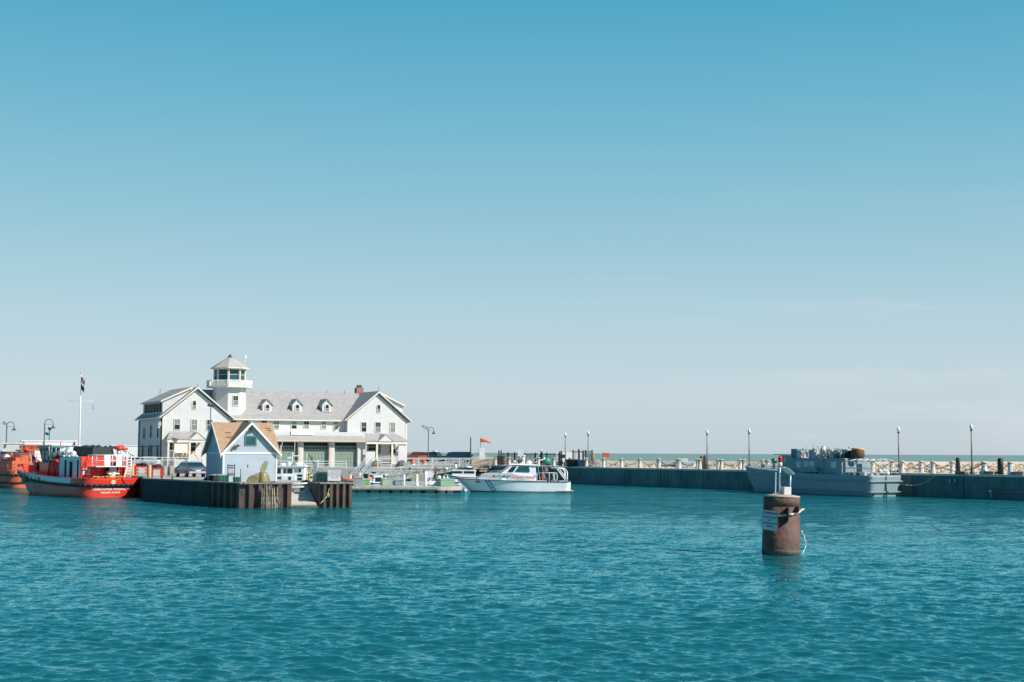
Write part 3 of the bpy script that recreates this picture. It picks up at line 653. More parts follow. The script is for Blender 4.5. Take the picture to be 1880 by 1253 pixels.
mb.prism([(*p, zeav + .082) for p in a8], [(*p, zap - .2) for p in a1]); mb.build('tower_roof', pm('tower_shingles', (.47, .43, .40), .85, .15, 1.6, bump=.2, lines=(.24, .2)), tw)
mb = MB(); mb.extr(octa(.42, rot), zap - .45, zap - .3); mb.prism([(*p, zap - .3) for p in octa(.4, rot)], [(*p, zap + .25) for p in octa(.04, rot)]); mb.build('finial', darkmetal, tw)
mb = MB(); mb.tube((ut + 2.3, vt, zeav), (ut + 2.4, vt, zeav + 1.7), .03, 5); mb.cbox((ut + 2.45, vt, zeav + 1.9), (.28, .25, .5)); mb.build('antenna', white, tw)
# tower window
fa = math.radians(-90 + 45 * 0) ; k_ = 5
pa, pb = octa(rr, rot)[5], octa(rr, rot)[6]
best = None
for i in range(8):
    a, b = octa(rr, rot)[i], octa(rr, rot)[(i + 1) % 8]; mm = Vector(((a[0] + b[0]) / 2 - ut, (a[1] + b[1]) / 2 - vt))
    wx = mm.x * HC - mm.y * HS; wy = mm.x * HS + mm.y * HC
    sc_ = wy - .32 * wx
    if best is None or sc_ < best[0]: best = (sc_, a, b)
a, b = Vector((*best[1], 0)), Vector((*best[2], 0)); n = ((a + b) / 2 - Vector((ut, vt, 0))).normalized(); ux = Vector((0, 0, 1)).cross(n) * 1
if ux.x < 0: ux = -ux
zw0, zw1 = BZ(429, 744.3, vt - 2.3), BZ(429, 727.5, vt - 2.3)
window(tw, frame_fn((a + b) / 2, ux, n), -.38 + .25, .38 + .25, zw0, zw1, blind='low', fw=.1)
# ---- garage block with parapet and green doors
GV = -1.6; g0, g1 = BU(440, GV), BU(671, GV)
zp0, zp1 = BZ(580, 801.5, GV), BZ(600, 793.5, GV); zdt = BZ(600, 812.5, GV)
doors = [(g0 + 1.0, BU(459, GV), 'x'), (BU(463, GV), BU(501, GV), 0), (BU(508, GV), BU(548.5, GV), 0), (BU(557.5, GV), BU(605, GV), 0), (BU(614.8, GV), BU(657, GV), 0)]
doors = doors[1:]
mb = MB(); mb.box(g0, g1, GV + 1.3, MV, 0, zdt + .3); mb.box(g0, g1, GV, MV + .3, zdt, zp1)
edges = [g0] + [x for d in doors for x in d[:2]] + [g1]
for i in range(0, len(edges), 2): mb.box(edges[i], edges[i + 1], GV, GV + 1.3, 0, zdt)
mb.build('garage_wall', siding, station)
mb = MB(); mb.prism([(g0, GV - .85, zdt + .28), (g0, GV - .02, zp0 + .12), (g0, GV - .02, zdt + .1), (g0, GV - .85, zdt + .12)], [(g1 - .05, GV - .85, zdt + .28), (g1 - .6, GV - .02, zp0 + .12), (g1 - .6, GV - .02, zdt + .1), (g1 - .05, GV - .85, zdt + .12)]); mb.build('garage_roof', roofm, station)
mb = MB(); mb.box(g0, g1, GV - .92, GV - .852, zdt + .08, zdt + .30)
for i in range(2, len(edges) - 2, 2): mb.box(edges[i] - .05, edges[i] + (edges[i + 1] - edges[i]) * .36, GV - .06, GV, 0, zdt)
mb.build('fascia', pm('tan_trim', (.60, .50, .38), .6, .15), station)
doorm = pm('green_garage_door', (.22, .30, .24), .5, .12, .6); 
for d0, d1, _ in doors:
    mb = MB(); zd = zdt - .55; mb.box(d0, d1, GV + .62, GV + .72, 0, zd); nr_, nc_ = 5, 8; w_ = (d1 - d0) / nc_; h_ = zd / nr_
    for r_ in range(nr_):
        for c_ in range(nc_):
            if r_ == nr_ - 1: continue
            mb.box(d0 + c_ * w_ + .03, d0 + (c_ + 1) * w_ - .03, GV + .585, GV + .62, r_ * h_ + .03, (r_ + 1) * h_ - .03)
    dm = mb.build('garage_door', doorm, station)
    mb = MB(); mb.box(d0, d1, GV + .9, GV + 1.0, zd - .3, zdt); mb.build('recess_shade', black, dm)  # black backing painted in as the shade of the recess above the door
    for c_ in range(nc_): mb = MB(); mb.box(d0 + c_ * w_ + .1, d0 + (c_ + 1) * w_ - .1, GV + .59, GV + .622, (nr_ - 1) * h_ + .16, (nr_ - .3) * h_); mb.build('glazing', glass, dm)
# sign on the parapet
s0, s1 = BU(533.5, GV), BU(574.5, GV); z0_, z1_ = BZ(554, 798.8, GV), BZ(554, 789, GV)
mb = MB(); mb.box(s0, s1, GV - .16, GV - .05, z0_, z1_); sg = mb.build('sign_board', pm('sign_white', (.84, .83, .82), .5, .03), station)
sx = (s0 + s1) / 2
text('lettering', 'CHICAGO MARINE\nSAFETY STATION', pm('faint_letters', (.42, .42, .44), .6), sg, lambda x, y: (sx + x, GV - .166, (z0_ + z1_) / 2 + .02 + y), .30, space=1.25, line=1.0)
# ---- porches
def porch(px0, px1, pw0, pg0, pg1, ptop, peave, pvtop, posts, shut, v0=-2.3):
    u0, u1 = BU(px0, v0), BU(px1, v0); ze_ = BZ((px0 + px1) / 2, peave, v0 - .2); zt_ = BZ((px0 + px1) / 2, ptop, 0)
    mb = MB(); mb.prism([(u0 - .2, v0 - .25, ze_), (u1 + .2, v0 - .25, ze_), (u1 + .2, v0 - .25, ze_ - .12), (u0 - .2, v0 - .25, ze_ - .12)], [(u0 + .9, 0, zt_), (u1 - .9, 0, zt_), (u1 - .9, 0, zt_ - .2), (u0 + .9, 0, zt_ - .2)])
    g0_, g1_ = BU(pg0, v0), BU(pg1, v0); gm = (g0_ + g1_) / 2; zg = BZ((pg0 + pg1) / 2, pvtop, v0)
    for s in (-1, 1): mb.prism([(gm, v0 - .35, zg), (gm + s * (g1_ - gm), v0 - .35, ze_), (gm + s * (g1_ - gm), v0 - .35, ze_ - .1), (gm, v0 - .35, zg - .12)], [(gm, -.2, zg), (gm + s * (g1_ - gm), -.9, ze_ + .05), (gm + s * (g1_ - gm), -.9, ze_ - .05), (gm, -.2, zg - .12)])
    pr = mb.build('porch', roofm, station)
    mb = MB(); mb.prism([(g0_ + .1, v0 - .3, ze_ - .12), (g1_ - .1, v0 - .3, ze_ - .12), (gm, v0 - .3, zg - .15)], [(g0_ + .1, v0 - .2, ze_ - .12), (g1_ - .1, v0 - .2, ze_ - .12), (gm, v0 - .2, zg - .15)]); mb.build('pediment', siding, pr)
    mb = MB(); mb.box(u0 - .1, u1 + .1, v0 - .16, v0 + .06, ze_ - .55, ze_ - .13)
    for s in (u0, u1): mb.box(s - .1, s + .1, v0 + .06, 0, ze_ - .5, ze_ - .14)
    mb.build('beam', trim, pr)
    for p in posts: u = BU(p, v0); mb = MB(); mb.box(u - .14, u + .14, v0 - .1, v0 + .12, 0, ze_ - .55); mb.build('post', trim, pr)
    return u0, u1, ze_, pr
u0, u1, z_, pr = porch(308, 376, 0, 346, 377, 792.5, 806, 793.5, (309.5, 348.5, 373), None)
mb = MB(); a, b = BU(320.5, -2.2), BU(346.5, -2.2); mb.box(a, b, -2.25, -2.1, z_ - 2.1, z_ - .56); mb.build('shutter_screen', pm('cream_canvas', (.80, .74, .62), .7, .08), pr)
fwin(350.5, 359, 812, 829, 0, blind='dark'); fwin(310.5, 317, 813, 828, 0, blind='dark')
mb = MB()
for p0, p1, y0, y1 in ((321, 328, 829, 844), (339, 332, 829, 844), (346, 339, 829, 844), (355, 366, 829, 845)):
    mb.tube((BU(p0, -2.6), -2.6, BZ(p0, y0, -2.6)), (BU(p1, -2.6), -2.6, BZ(p1, y1, -2.6)), .09, 6)
mb.build('brace', pm('yellow_timber', (.72, .50, .22), .7, .2), pr)
u0, u1, z_, pr = porch(672, 746.5, 0, 693, 720.5, 796.5, 809.5, 797.5, (692, 720), None)
mb = MB(); mb.box(BU(672.3, -2.2), BU(691, -2.2), -2.25, -2.12, 0, BZ(682, 829.5, -2.2)); mb.box(BU(731.5, -2.2), BU(745.5, -2.2), -2.25, -2.0, 0, z_ - .56); mb.box(BU(671.2, -2.2), BU(673, -2.2), -2.26, -2.02, 0, z_ - .56)
mb.build('porch_wall', siding, pr)
mb = MB(); zf = .75
mb.box(BU(691, -2.2), BU(732, -2.2), -2.2, -.02, zf - .15, zf); zr_ = zf + .95
mb.tube((BU(694, -2.2), -2.2, zr_), (BU(731, -2.2), -2.2, zr_), .05, 5)
for i in range(24): u = BU(694, -2.2) + i * (BU(731, -2.2) - BU(694, -2.2)) / 23; mb.tube((u, -2.2, zf), (u, -2.2, zr_), .025, 4)
for i in range(5): mb.box(BU(675, -2.9) + i * .28, BU(692, -2.9), -3.3 , -2.3, i * .15, i * .15 + .148)
mb.build('porch_floor', offwhite, pr)
fwin(694.5, 698.5, 814, 833, 0, blind='teal'); fwin(715, 719.5, 814, 833, 0, blind='dark'); fwin(722, 726, 814, 833, 0, blind='dark'); fwin(676, 690, 814, 828, 0, blind='dark')
tb = thing('patio_table', 'small white patio table on the right porch of the station', 'table', (0, 0, 0)); p = Matrix.Rotation(A, 3, 'Z') @ Vector((BU(710, -1.2), -1.2, zf)) + HB; tb.location = p
mb = MB(); mb.lathe([(.75, .62), (.75, .68)], n=12); mb.build('tabletop', white, tb); mb = MB(); mb.lathe([(.05, 0), (.05, .62)], n=6); mb.lathe([(.3, 0), (.3, .03)], n=8); mb.build('leg', white, tb)
# wall lights / camera pole on the left corner and by the wing
def floodpole(px, Y, zb_, py_top, lab, heads):
    x = XW(px, Y, 6); zt_ = HZ(px, py_top, Y); t = thing('floodlight_pole', lab, 'lamp post', (x, Y, zb_)); H = zt_ - zb_
    mb = MB(); mb.lathe([(.09, 0), (.06, H)], n=8); mb.build('pole', green_teal, t)
    for dx, dz in heads: mb = MB(); mb.cbox((dx, -.1, H + dz), (.42, .35, .3), ry=R(25)); mb.tube((0, 0, H + dz - .1), (dx, -.1, H + dz), .04, 5); mb.build('floodlight', darkmetal, t)
    return t
floodpole(385.8, 209, LAND, 746, 'slim teal pole with small floodlight before the left gable', ((.3, .0), (-.25, .1)))
mb = MB(); mb.cbox((-.35, .3, 6.4), (.5, .3, .6)); mb.cbox((-.5, .3, 5.9), (.3, .5, .3)); mb.tube((-.3, .3, 6.2), (0, .3, 6.2), .05, 5); mb.build('floodlight', galv, station)
# ================================================================= blue shed with cross gable roof
SA = R(29); Y0 = 110.2
so_ = Vector((XW(409, Y0, 2.5), Y0, LAND))
shed = thing('blue_shed', 'small pale blue shed with brown cross gable roof and white trim on the quay', 'shed', so_, SA)
SW = 4.35; SH = 2.21; SP = 4.45; OV = .27
blue = pm('pale_blue_siding', (.41, .475, .54), .65, .12, 1, lines=(.18, .2)); brown = pm('brown_shingles', (.46, .295, .19), .85, .3, 1.8, bump=.3, bscale=25, lines=(.16, .3), dirt=(.26, .16, .10))
wtrim = pm('shed_trim', (.80, .76, .72), .55, .1)
c = SW / 2; k = (SP - SH) / c
mb = MB(); mb.prism([(0, 0, 0), (SW, 0, 0), (SW, 0, SH), (c, 0, SP), (0, 0, SH)], [(0, SW, 0), (SW, SW, 0), (SW, SW, SH), (c, SW, SP), (0, SW, SH)])
mb.prism([(.003, .003, .01), (.003, SW - .003, .01), (.003, SW - .003, SH), (.003, c, SP), (.003, .003, SH)][::-1], [(SW - .003, .003, .01), (SW - .003, SW - .003, .01), (SW - .003, SW - .003, SH), (SW - .003, c, SP), (SW - .003, .003, SH)][::-1])
mb.build('wall', blue, shed)
mb = MB(); zr_ = SP + .16; e = c + OV; ze_ = zr_ - k * e; th = .16
q4 = [(-OV, -OV), (SW + OV, -OV), (SW + OV, SW + OV), (-OV, SW + OV)]; m4 = [(c, -OV), (SW + OV, c), (c, SW + OV), (-OV, c)]
for i in range(4):                                    # four gables meeting in valleys: eight triangles
    for cor, mid in ((q4[i], m4[i]), (q4[(i + 1) % 4], m4[i])):
        T = [Vector((*mid, zr_)), Vector((c, c, zr_)), Vector((*cor, ze_))]
        mb.prism([p - Vector((0, 0, th)) for p in T], T)
mb.build('roof', brown, shed)
mb = MB()
for s in (-1, 1):
    for (f) in (lambda a, z: (a, -OV - .05, z), ):
        mb.prism([(c, -OV - .05, zr_ + .03), (c + s * (e + .05), -OV - .05, ze_ + .0), (c + s * (e + .05), -OV - .05, ze_ - .20), (c, -OV - .05, zr_ - .20)], [(c, -OV - .003, zr_ + .03), (c + s * (e + .05), -OV - .003, ze_ + .0), (c + s * (e + .05), -OV - .003, ze_ - .20), (c, -OV - .003, zr_ - .20)])
mb.box(-.02, SW + .02, -.035, -.001, SH - .08, SH + .06)
for u in (-.03, SW - .10): mb.box(u, u + .13, -.04, 0, 0, SH - .082)
mb.build('barge_board', wtrim, shed)
mb = MB()
for s in (-1, 1): mb.prism([(-OV - .05, c, zr_ + .03), (-OV - .05, c + s * (e + .05), ze_), (-OV - .05, c + s * (e + .05), ze_ - .26), (-OV - .05, c, zr_ - .27)], [(-OV - .003, c, zr_ + .03), (-OV - .003, c + s * (e + .05), ze_), (-OV - .003, c + s * (e + .05), ze_ - .26), (-OV - .003, c, zr_ - .27)])
mb.box(-.035, -.001, -.02, SW, SH - .08, SH + .04); mb.box(-.04, 0, -.03, .1, 0, SH - .082)
mb.build('barge_board', wtrim, shed)
fn = frame_fn((0, 0, 0), (1, 0, 0), (0, -1, 0)); mb = MB()
u0, u1 = c - .4 + .0, c + .4; tbox(mb, fn, u0 - .1, u1 + .1, 0, .05, 2.76, 3.56); mb.mi = 1; tbox(mb, fn, u0, u1, .01, .062, 2.84, 3.48)
mb.build('window', [pm('green_frame', (.10, .22, .18), .5), glass2], shed)
window(shed, frame_fn((0, 0, 0), (0, 1, 0), (-1, 0, 0)), c - .22, c + .22, SH + .65, SH + 1.0, arch=True, blind='light', fw=.08, frm=wtrim)
for a, z in ((c - .02, 3.95), (c - 1.18, 2.7)):
    mb = MB(); mb.box(a - .05, a + .05, -.12, 0, z - .05, z + .05); mb.cbox((a - .14, -.2, z - .02), (.16, .16, .2), ry=.4); mb.cbox((a + .12, -.2, z + .06), (.16, .16, .18), ry=-.4); mb.build('floodlight', darkmetal, shed)
mb = MB(); mb.box(c - .2, c - .17, -.05, 0, 1.1, 1.3); mb.box(SW - .7, SW - .6, -.04, 0, .4, .44); mb.build('fitting', darkmetal, shed)
# missing shingles patches
mb = MB(); n_ = Vector((0, -k, 1)).normalized()
def onroof(u, v, o=.012): return Vector((u, v, zr_ - .01 - k * (c - v) if v < c else 0)) + Vector((0, -k, 1)).normalized() * o
for u, v, w_ in ((.55, 1.35, .5), (.75, .95, .55), (.5, 1.0, .3), (3.95, 1.7, .5), (4.1, 1.55, .35)):
    mb.add([onroof(u, v), onroof(u + w_, v), onroof(u + w_ - .05, v + .07), onroof(u + .1, v + .08)], [(0, 1, 2, 3)])
mb.build('shingle_patch', pm('dark_patch', (.12, .07, .05), .9), shed)
# ================================================================= bronze propeller
bronze = pm('weathered_bronze', (.30, .24, .13), .55, .4, 2.5, metal=.25, dirt=(.16, .16, .07), bump=.2)
px_, pY = 482.5, 104.2; x = XW(px_, pY, 2)
pr = thing('bronze_propeller', 'large bronze ship propeller standing beside the blue shed at the quay corner', 'propeller', (x, pY, LAND + .05), R(25))
mb = MB(); mb.lathe([(.45, 0), (.44, .1), (.39, .5), (.34, .70), (.22, .76), (0, .77)], n=14); mb.build('hub', bronze, pr)
def blade(pts, th, name='blade'):
    mb = MB(); a = [Vector(p) for p in pts]; n = (a[1] - a[0]).cross(a[-1] - a[0]).normalized() * th
    mb.prism([p - n for p in a], [p + n for p in a]); return mb.build(name, bronze, pr, bevel=.02)
blade([(-.22, -.1, .72), (.06, -.1, .72), (.20, -.06, .95), (.34, -.02, 1.25), (.40, .0, 1.48), (.30, .02, 1.60), (.10, .02, 1.54), (-.08, .0, 1.3), (-.21, -.05, 1.0)], .035)
blade([(-.55, -.30, .02), (-.50, -.42, .42), (-.70, -.50, .56), (-.95, -.56, .58), (-1.20, -.54, .42), (-1.34, -.44, .14), (-1.2, -.40, .0)], .035)
blade([(-.36, -.15, .02), (-.32, -.22, .68), (-.55, -.26, .70), (-.85, -.28, .50), (-1.0, -.26, .06)], .05)
blade([(.36, .1, .05), (.34, .1, .55), (.46, .12, .55), (.56, .14, .3), (.58, .16, .02)], .06)
# ================================================================= small things by the shed
def loc(px, Y, z=LAND): return Vector((XW(px, Y, z), Y, z))
t = thing('steel_ladder_frame', 'dark steel ladder frame standing at the quay edge before the blue shed', 'ladder', loc(424, 105.0), R(5))
mb = MB()
for s in (-.24, .24): mb.tube((s, 0, 0), (s, 0, 1.38), .035, 6)
mb.build('rail', darkmetal, t); mb = MB()
for z in (1.28, 1.12, .68, .58): mb.tube((-.28, 0, z), (.28, 0, z), .035, 6)
for s in (-.1, .0, .1): mb.tube((s, 0, .6), (s, 0, 1.25), .012, 4)
mb.build('rung', darkmetal, t)
for px, h, lab in ((441.5, 1.05, 'thin dark post right of the steel ladder frame'),):
    mb = MB(); mb.lathe([(.035, 0), (.03, h)], n=6); mb.lathe([(.12, 0), (.12, .04)], n=8); o = mb.build('post', darkmetal); o.location = loc(px, 104.5); tag(o, lab, 'post')
dkgreen = pm('green_plastic', (.02, .13, .09), .5, .2)
def bin_(name, label, cat, l, w_, d, h, rz=0., mat=dkgreen, lidm=None, group=None):
    t = thing(name, label, cat, l, rz, group)
    mb = MB(); mb.prism([(-w_ / 2 * .94, -d / 2 * .94, .04), (w_ / 2 * .94, -d / 2 * .94, .04), (w_ / 2 * .94, d / 2 * .94, .04), (-w_ / 2 * .94, d / 2 * .94, .04)], [(-w_ / 2, -d / 2, h * .85), (w_ / 2, -d / 2, h * .85), (w_ / 2, d / 2, h * .85), (-w_ / 2, d / 2, h * .85)])
    for s in (-.3, 0, .3): mb.box(s * w_ - .03, s * w_ + .03, -d / 2 - .03, -d / 2 + .02, .1, h * .8)
    mb.build('body', mat, t)
    mb = MB(); mb.prism([(-w_ / 2 - .04, -d / 2 - .05, h * .85 + .003), (w_ / 2 + .04, -d / 2 - .05, h * .85 + .003), (w_ / 2 + .04, d / 2, h * .85 + .003), (-w_ / 2 - .04, d / 2, h * .85 + .003)], [(-w_ / 2 - .02, -d / 2 - .02, h * .88), (w_ / 2 + .02, -d / 2 - .02, h * .88), (w_ / 2, d / 2, h), (-w_ / 2, d / 2, h)])
    mb.build('lid', lidm or mat, t); return t
bin_('storage_bin', 'small green storage bin against the blue shed front', 'bin', loc(434, 107.0), .45, .4, .42, R(25))
bin_('storage_bin', 'dark green bin with pale lid in the shade left of the blue shed', 'bin', loc(409, 106.5), .8, .5, .62, R(25), lidm=pm('sage_lid', (.28, .38, .30), .6))
bin_('storage_bin', 'black bin in the shade of the blue shed wall', 'bin', loc(393, 108.4), .8, .5, .6, R(-50), mat=black, lidm=pm('sage_lid', (.28, .38, .30), .6))
for i, (px, Y) in enumerate(((378, 112), (386, 110.5), (401, 107.4))):
    t = thing('mooring_bitt', f'small dark mooring bitt, {ORD[i]} from the left on the quay edge below the shed', 'bitt', loc(px, Y), 0, 'mooring bitts on the quay edge')
    mb = MB(); mb.lathe([(.10, 0), (.09, .2), (.14, .24), (.14, .29)], n=8); mb.build('post', darkmetal, t)
    mb = MB(); mb.tube((-.22, 0, .14), (.22, 0, .14), .04, 6); mb.build('crossbar', darkmetal, t)
# right hand block : dumpster, sign, davit, yellow cart, rope
bin_('dumpster', 'dark green dumpster on the sheet piled block left of the white warning sign', 'dumpster', loc(592, 107.0), .85, .7, .82, R(5), mat=pm('dumpster_green', (.025, .075, .065), .5, .2))
t = thing('warning_board', 'white warning board with faint grey lettering on the sheet piled block', 'sign', loc(613.5, 105.8), R(3))
mb = MB(); mb.box(-.48, .48, -.03, .03, .18, .98); brd = mb.build('board', pm('warn_white', (.80, .77, .76), .5, .06), t)
text('lettering', 'CAUTION\nRESTRICTED AREA\nDO NOT ENTER\nDOCK', pm('grey_letters', (.33, .33, .37), .6), brd, lambda x, y: (x + .03, -.034, .80 + y), .155, line=.95)
mb = MB(); mb.box(-.4, -.32, .035, .1, 0, .9); mb.box(.32, .4, .035, .1, 0, .9); mb.build('leg', darkmetal, t)
bin_('storage_bin', 'low olive box under the white warning board', 'box', loc(616, 106.3), .75, .4, .3, 0, mat=pm('olive_box', (.30, .34, .24), .7))
t = thing('davit_crane', 'grey steel davit with white cap and yellow post left of the dumpster', 'crane', loc(579, 107.5), 0)
mb = MB(); mb.box(-.18, .12, -.15, .15, 0, 1.45); mb.build('cabinet', galv, t)
mb = MB(); mb.lathe([(.05, .0), (.05, .8)], (.22, -.12, 0), 8); mb.build('yellow_post', yellow, t)
mb = MB(); mb.tube((-.1, 0, 1.4), (-.42, -.1, 2.0), .07, 6, .04); mb.tube((-.42, -.1, 2.0), (-.5, -.1, 2.1), .04, 6); mb.tube((-.3, 0, 1.7), (-.2, 0, 1.95), .03, 5); mb.tube((-.1, 0, .2), (-.05, -.05, 1.2), .05, 6); mb.build('arm', darkmetal, t)
mb = MB(); mb.cbox((-.02, 0, 1.62), (.42, .3, .10), ry=-.05); mb.build('cap', white, t)
t = thing('hose_cart', 'yellow tubular hose cart left of the grey davit', 'cart', loc(569.5, 110), R(10))
mb = MB()
for x_ in (-.3, .3): mb.tube((x_, 0, .1), (x_, 0, 1.0), .035, 6)
for z in (.55, 1.0): mb.tube((-.3, 0, z), (.3, 0, z), .035, 6)
mb.build('frame', yellow, t)
mb = MB(); mb.smooth = True
for q in range(3):
    pts = [(.05 + (.26 - .04 * q) * math.cos(a), -.15 - q * .06, .28 + (.24 - .03 * q) * math.sin(a)) for a in [i * math.pi / 5 for i in range(11)]]; mb.path(pts, .035, 5)
mb.build('hose', pm('yellow_hose', (.70, .55, .12), .6), t)
mb = MB()
for x_ in (-.3, .3): mb.tube((x_, -.05, .1), (x_, .05, .1), .1, 10)
mb.build('wheel', black, t)
# rope on the sheet piling
mb = MB(); pts = [P(624, 887, 104.6), P(612, 892, 104.3), P(604.5, 897, 104.0), P(603, 904, 103.9), P(600, 912, 103.7), P(594, 919, 103.5), P(588, 925, 103.3)]
mb.path(pts, .025, 5); mb.path([P(601.5, 905, 103.9), P(604, 908, 103.8), P(603, 913, 103.7)], .035, 5)
tag(mb.build('rope', pm('yellow_rope', (.66, .60, .28), .8)), 'yellow rope hanging down the sunlit rusty sheet piling', 'rope')
# boat trailer on the ramp
t = thing('boat_trailer', 'white tubular boat trailer frame lying at the top of the ramp', 'trailer', loc(545, 108.6, 1.28), R(8))
mb = MB(); q = [(-1.05, 0, .22), (1.1, .1, .35), (1.15, .6, .38), (-.9, .6, .30), (-1.05, 0, .22)]; mb.path(q, .035, 6); q2 = [(x_, y - .05, z - .25) for x_, y, z in q]; mb.path(q2, .035, 6)
for a, b in zip(q, q2): mb.tube(a, b, .03, 5)
mb.tube((1.05, .05, .55), (1.0, 0, -.35), .035, 5); mb.tube((.5, -.1, -.25), (1.1, 0, .1), .03, 5); mb.build('frame', white, t)
mb = MB()
for x_ in (-1.2, -.75): mb.tube((x_, -.08, .05), (x_, .04, .05), .15, 12)
mb.build('wheel', black, t)
# rubble at head of ramp
rg = random.Random(3); mb = MB()
for i in range(90):
    x_, y_ = rg.uniform(-19.0, -16.6), rg.uniform(108.2, 111.8); random.seed(i)
    if True: zz = LAND - .1 - (1.48) * max(0, (112.5 - y_)) / 9.6; mb.ball((x_ + (112 - y_) * .22, y_, zz + .02), rg.uniform(.08, .2), 1.4, 1, .5, 6, 4, .2)
random.seed(2)
tag(mb.build('rubble', pm('broken_concrete', (.34, .30, .25), .9, .4, 3)), None, None, kind='stuff')
# ================================================================= hull builder
class Hull:
    """plan outline at deck level lofted down to the keel; x forward, +y port, z up"""
    def __init__(s, L, B, z_aft, z_fwd, rake=1.2, flare=.35, corner=.8, keel=-.5, full=.55, tail=.92, trans=.12, chine=.0, tumble=0.):
        s.L, s.B, s.za, s.zf, s.rake, s.flare, s.keel, s.trans = L, B, z_aft, z_fwd, rake, flare, keel, trans
        hb = B / 2; tb = hb * tail; pts = []
        n = 8
        for i in range(4): pts.append((0, (tb - corner) * i / 4))
        for i in range(n + 1): a = math.pi / 2 * i / n; pts.append((corner * (1 - math.cos(a)), tb - corner + corner * math.sin(a)))
        x0 = corner; m_ = 30
        for i in range(1, m_ + 1):
            x = x0 + (L - x0) * (1 - (1 - i / m_) ** 1.25); u = (x - x0) / (L - x0)
            g = 1.0 if u < full else math.sqrt(max(0, 1 - ((u - full) / (1 - full)) ** 1.9))
            tt = tb + (hb - tb) * min(1, u / .3); pts.append((x, tt * g))
        s.pts = pts; s.arc = [0]
        for a, b in zip(pts, pts[1:]): s.arc.append(s.arc[-1] + math.dist(a, b))
        s.AL = s.arc[-1]
    def plan(s, a):
        sg = 1 if a >= 0 else -1; a = min(abs(a), s.AL - 1e-6)
        import bisect
        i = bisect.bisect_right(s.arc, a) - 1; f = (a - s.arc[i]) / (s.arc[i + 1] - s.arc[i]); p, q = s.pts[i], s.pts[i + 1]
        return p[0] + (q[0] - p[0]) * f, sg * (p[1] + (q[1] - p[1]) * f)
    def top(s, x): u = max(0, min(1, x / s.L)); return s.za + (s.zf - s.za) * u ** 2.2
    def pt(s, a, v):
        x, y = s.plan(a); zt_ = s.top(x); z = s.keel + (zt_ - s.keel) * v; u = x / s.L; d = 1 - v
        fl = s.flare * max(0, (u - .35) / .65) ** 1.2 + .06
        yy = y * (1 - fl * d ** .8 - .25 * max(0, d - .7) / .3 * .5); xx = x - s.rake * d * max(0, u) ** 3 + s.trans * d * (1 - u) ** 6
        return Vector((xx, yy, z))
    def at(s, a, z, off=0.):
        x, y = s.plan(a); v = (z - s.keel) / (s.top(x) - s.keel); v = max(0, min(1, v)); p = s.pt(a, v)
        if off:
            da = s.pt(a + .05, v) - s.pt(a - .05, v); dv = s.pt(a, min(1, v + .02)) - s.pt(a, max(0, v - .02)); n = dv.cross(da).normalized()
            if n.dot(Vector((p.x - s.L * .45, p.y * 3, 0))) < 0: n = -n
            p = p + n * off
        return p
    def arcs(s, a0=None, a1=None, n=90):
        a0 = -s.AL if a0 is None else a0; a1 = s.AL if a1 is None else a1; return [a0 + (a1 - a0) * i / n for i in range(n + 1)]
    def shell(s, mats, mfn, parent, nv=14, name='hull'):
        mb = MB(); mb.smooth = True; A_ = s.arcs(); 
        for i, a in enumerate(A_):
            for j in range(nv + 1): mb.v.append(tuple(s.pt(a, j / nv)))
        for i in range(len(A_) - 1):
            for j in range(nv):
                o = i * (nv + 1) + j; mb.f.append([o, o + 1, o + nv + 2, o + nv + 1]); am = (A_[i] + A_[i + 1]) / 2; mb.m.append(mfn(am, s.plan(am)[0], s.pt(am, (j + .5) / nv).z)); mb.sm.append(True)
        o = mb.build(name, mats, parent)
        md = o.modifiers.new('thickness', 'SOLIDIFY'); md.thickness = .05; md.offset = 0; md.material_offset = -1
        return o
    def deck(s, mat, parent, drop=.5, name='deck'):
        mb = MB(); A_ = s.arcs(0, s.AL, 40); 
        for a in A_:
            x, y = s.plan(a); z = s.top(x) - drop; v = (z - s.keel) / (s.top(x) - s.keel); p = s.pt(a, v); mb.v += [(p.x, p.y * .985, z), (p.x, -p.y * .985, z)]
        for i in range(len(A_) - 1): o = i * 2; mb.f.append([o, o + 1, o + 3, o + 2]); mb.m.append(0); mb.sm.append(False)
        return mb.build(name, mat, parent)
    def rail(s, zf, r, mat, parent, name='rub_rail', a0=None, a1=None, off=.03, n=90, sides=6):
        mb = MB(); mb.path([s.at(a, zf(s.plan(a)[0]), off) for a in s.arcs(a0, a1, n)], r, sides); return mb.build(name, mat, parent)
    def text(s, name, body, mat, parent, ac, zc, size, slope=0., **k):
        return text(name, body, mat, parent, lambda x, y: s.at(ac - x, zc + y + slope * x, .035), size, **k)
def arc_of(h, x): return min(((abs(h.plan(a)[0] - x), a) for a in [h.AL * i / 400 for i in range(30, 401)]))[1]
def house(mb, x0, x1, y0, y1, z0, z1, fr=0., af=0., sd=0.):
    """deckhouse block, front raked by fr, aft by af, sides by sd"""
    mb.prism([(x0, y0, z0), (x1, y0, z0), (x1, y1, z0), (x0, y1, z0)], [(x0 + af, y0 + sd, z1), (x1 - fr, y0 + sd, z1), (x1 - fr, y1 - sd, z1), (x0 + af, y1 - sd, z1)])
def railing(mb, pts, h, r=.025, step=1.0, mid=True):
    pts = [Vector(p) for p in pts]
    for a, b in zip(pts, pts[1:]):
        n = max(1, round((b - a).length / step)); up = Vector((0, 0, h))
        mb.tube(a + up, b + up, r, 5)
        if mid: mb.tube(a + up * .5, b + up * .5, r * .8, 5)
        for i in range(n + 1): q = a.lerp(b, i / n); mb.tube(q, q + up, r, 5)
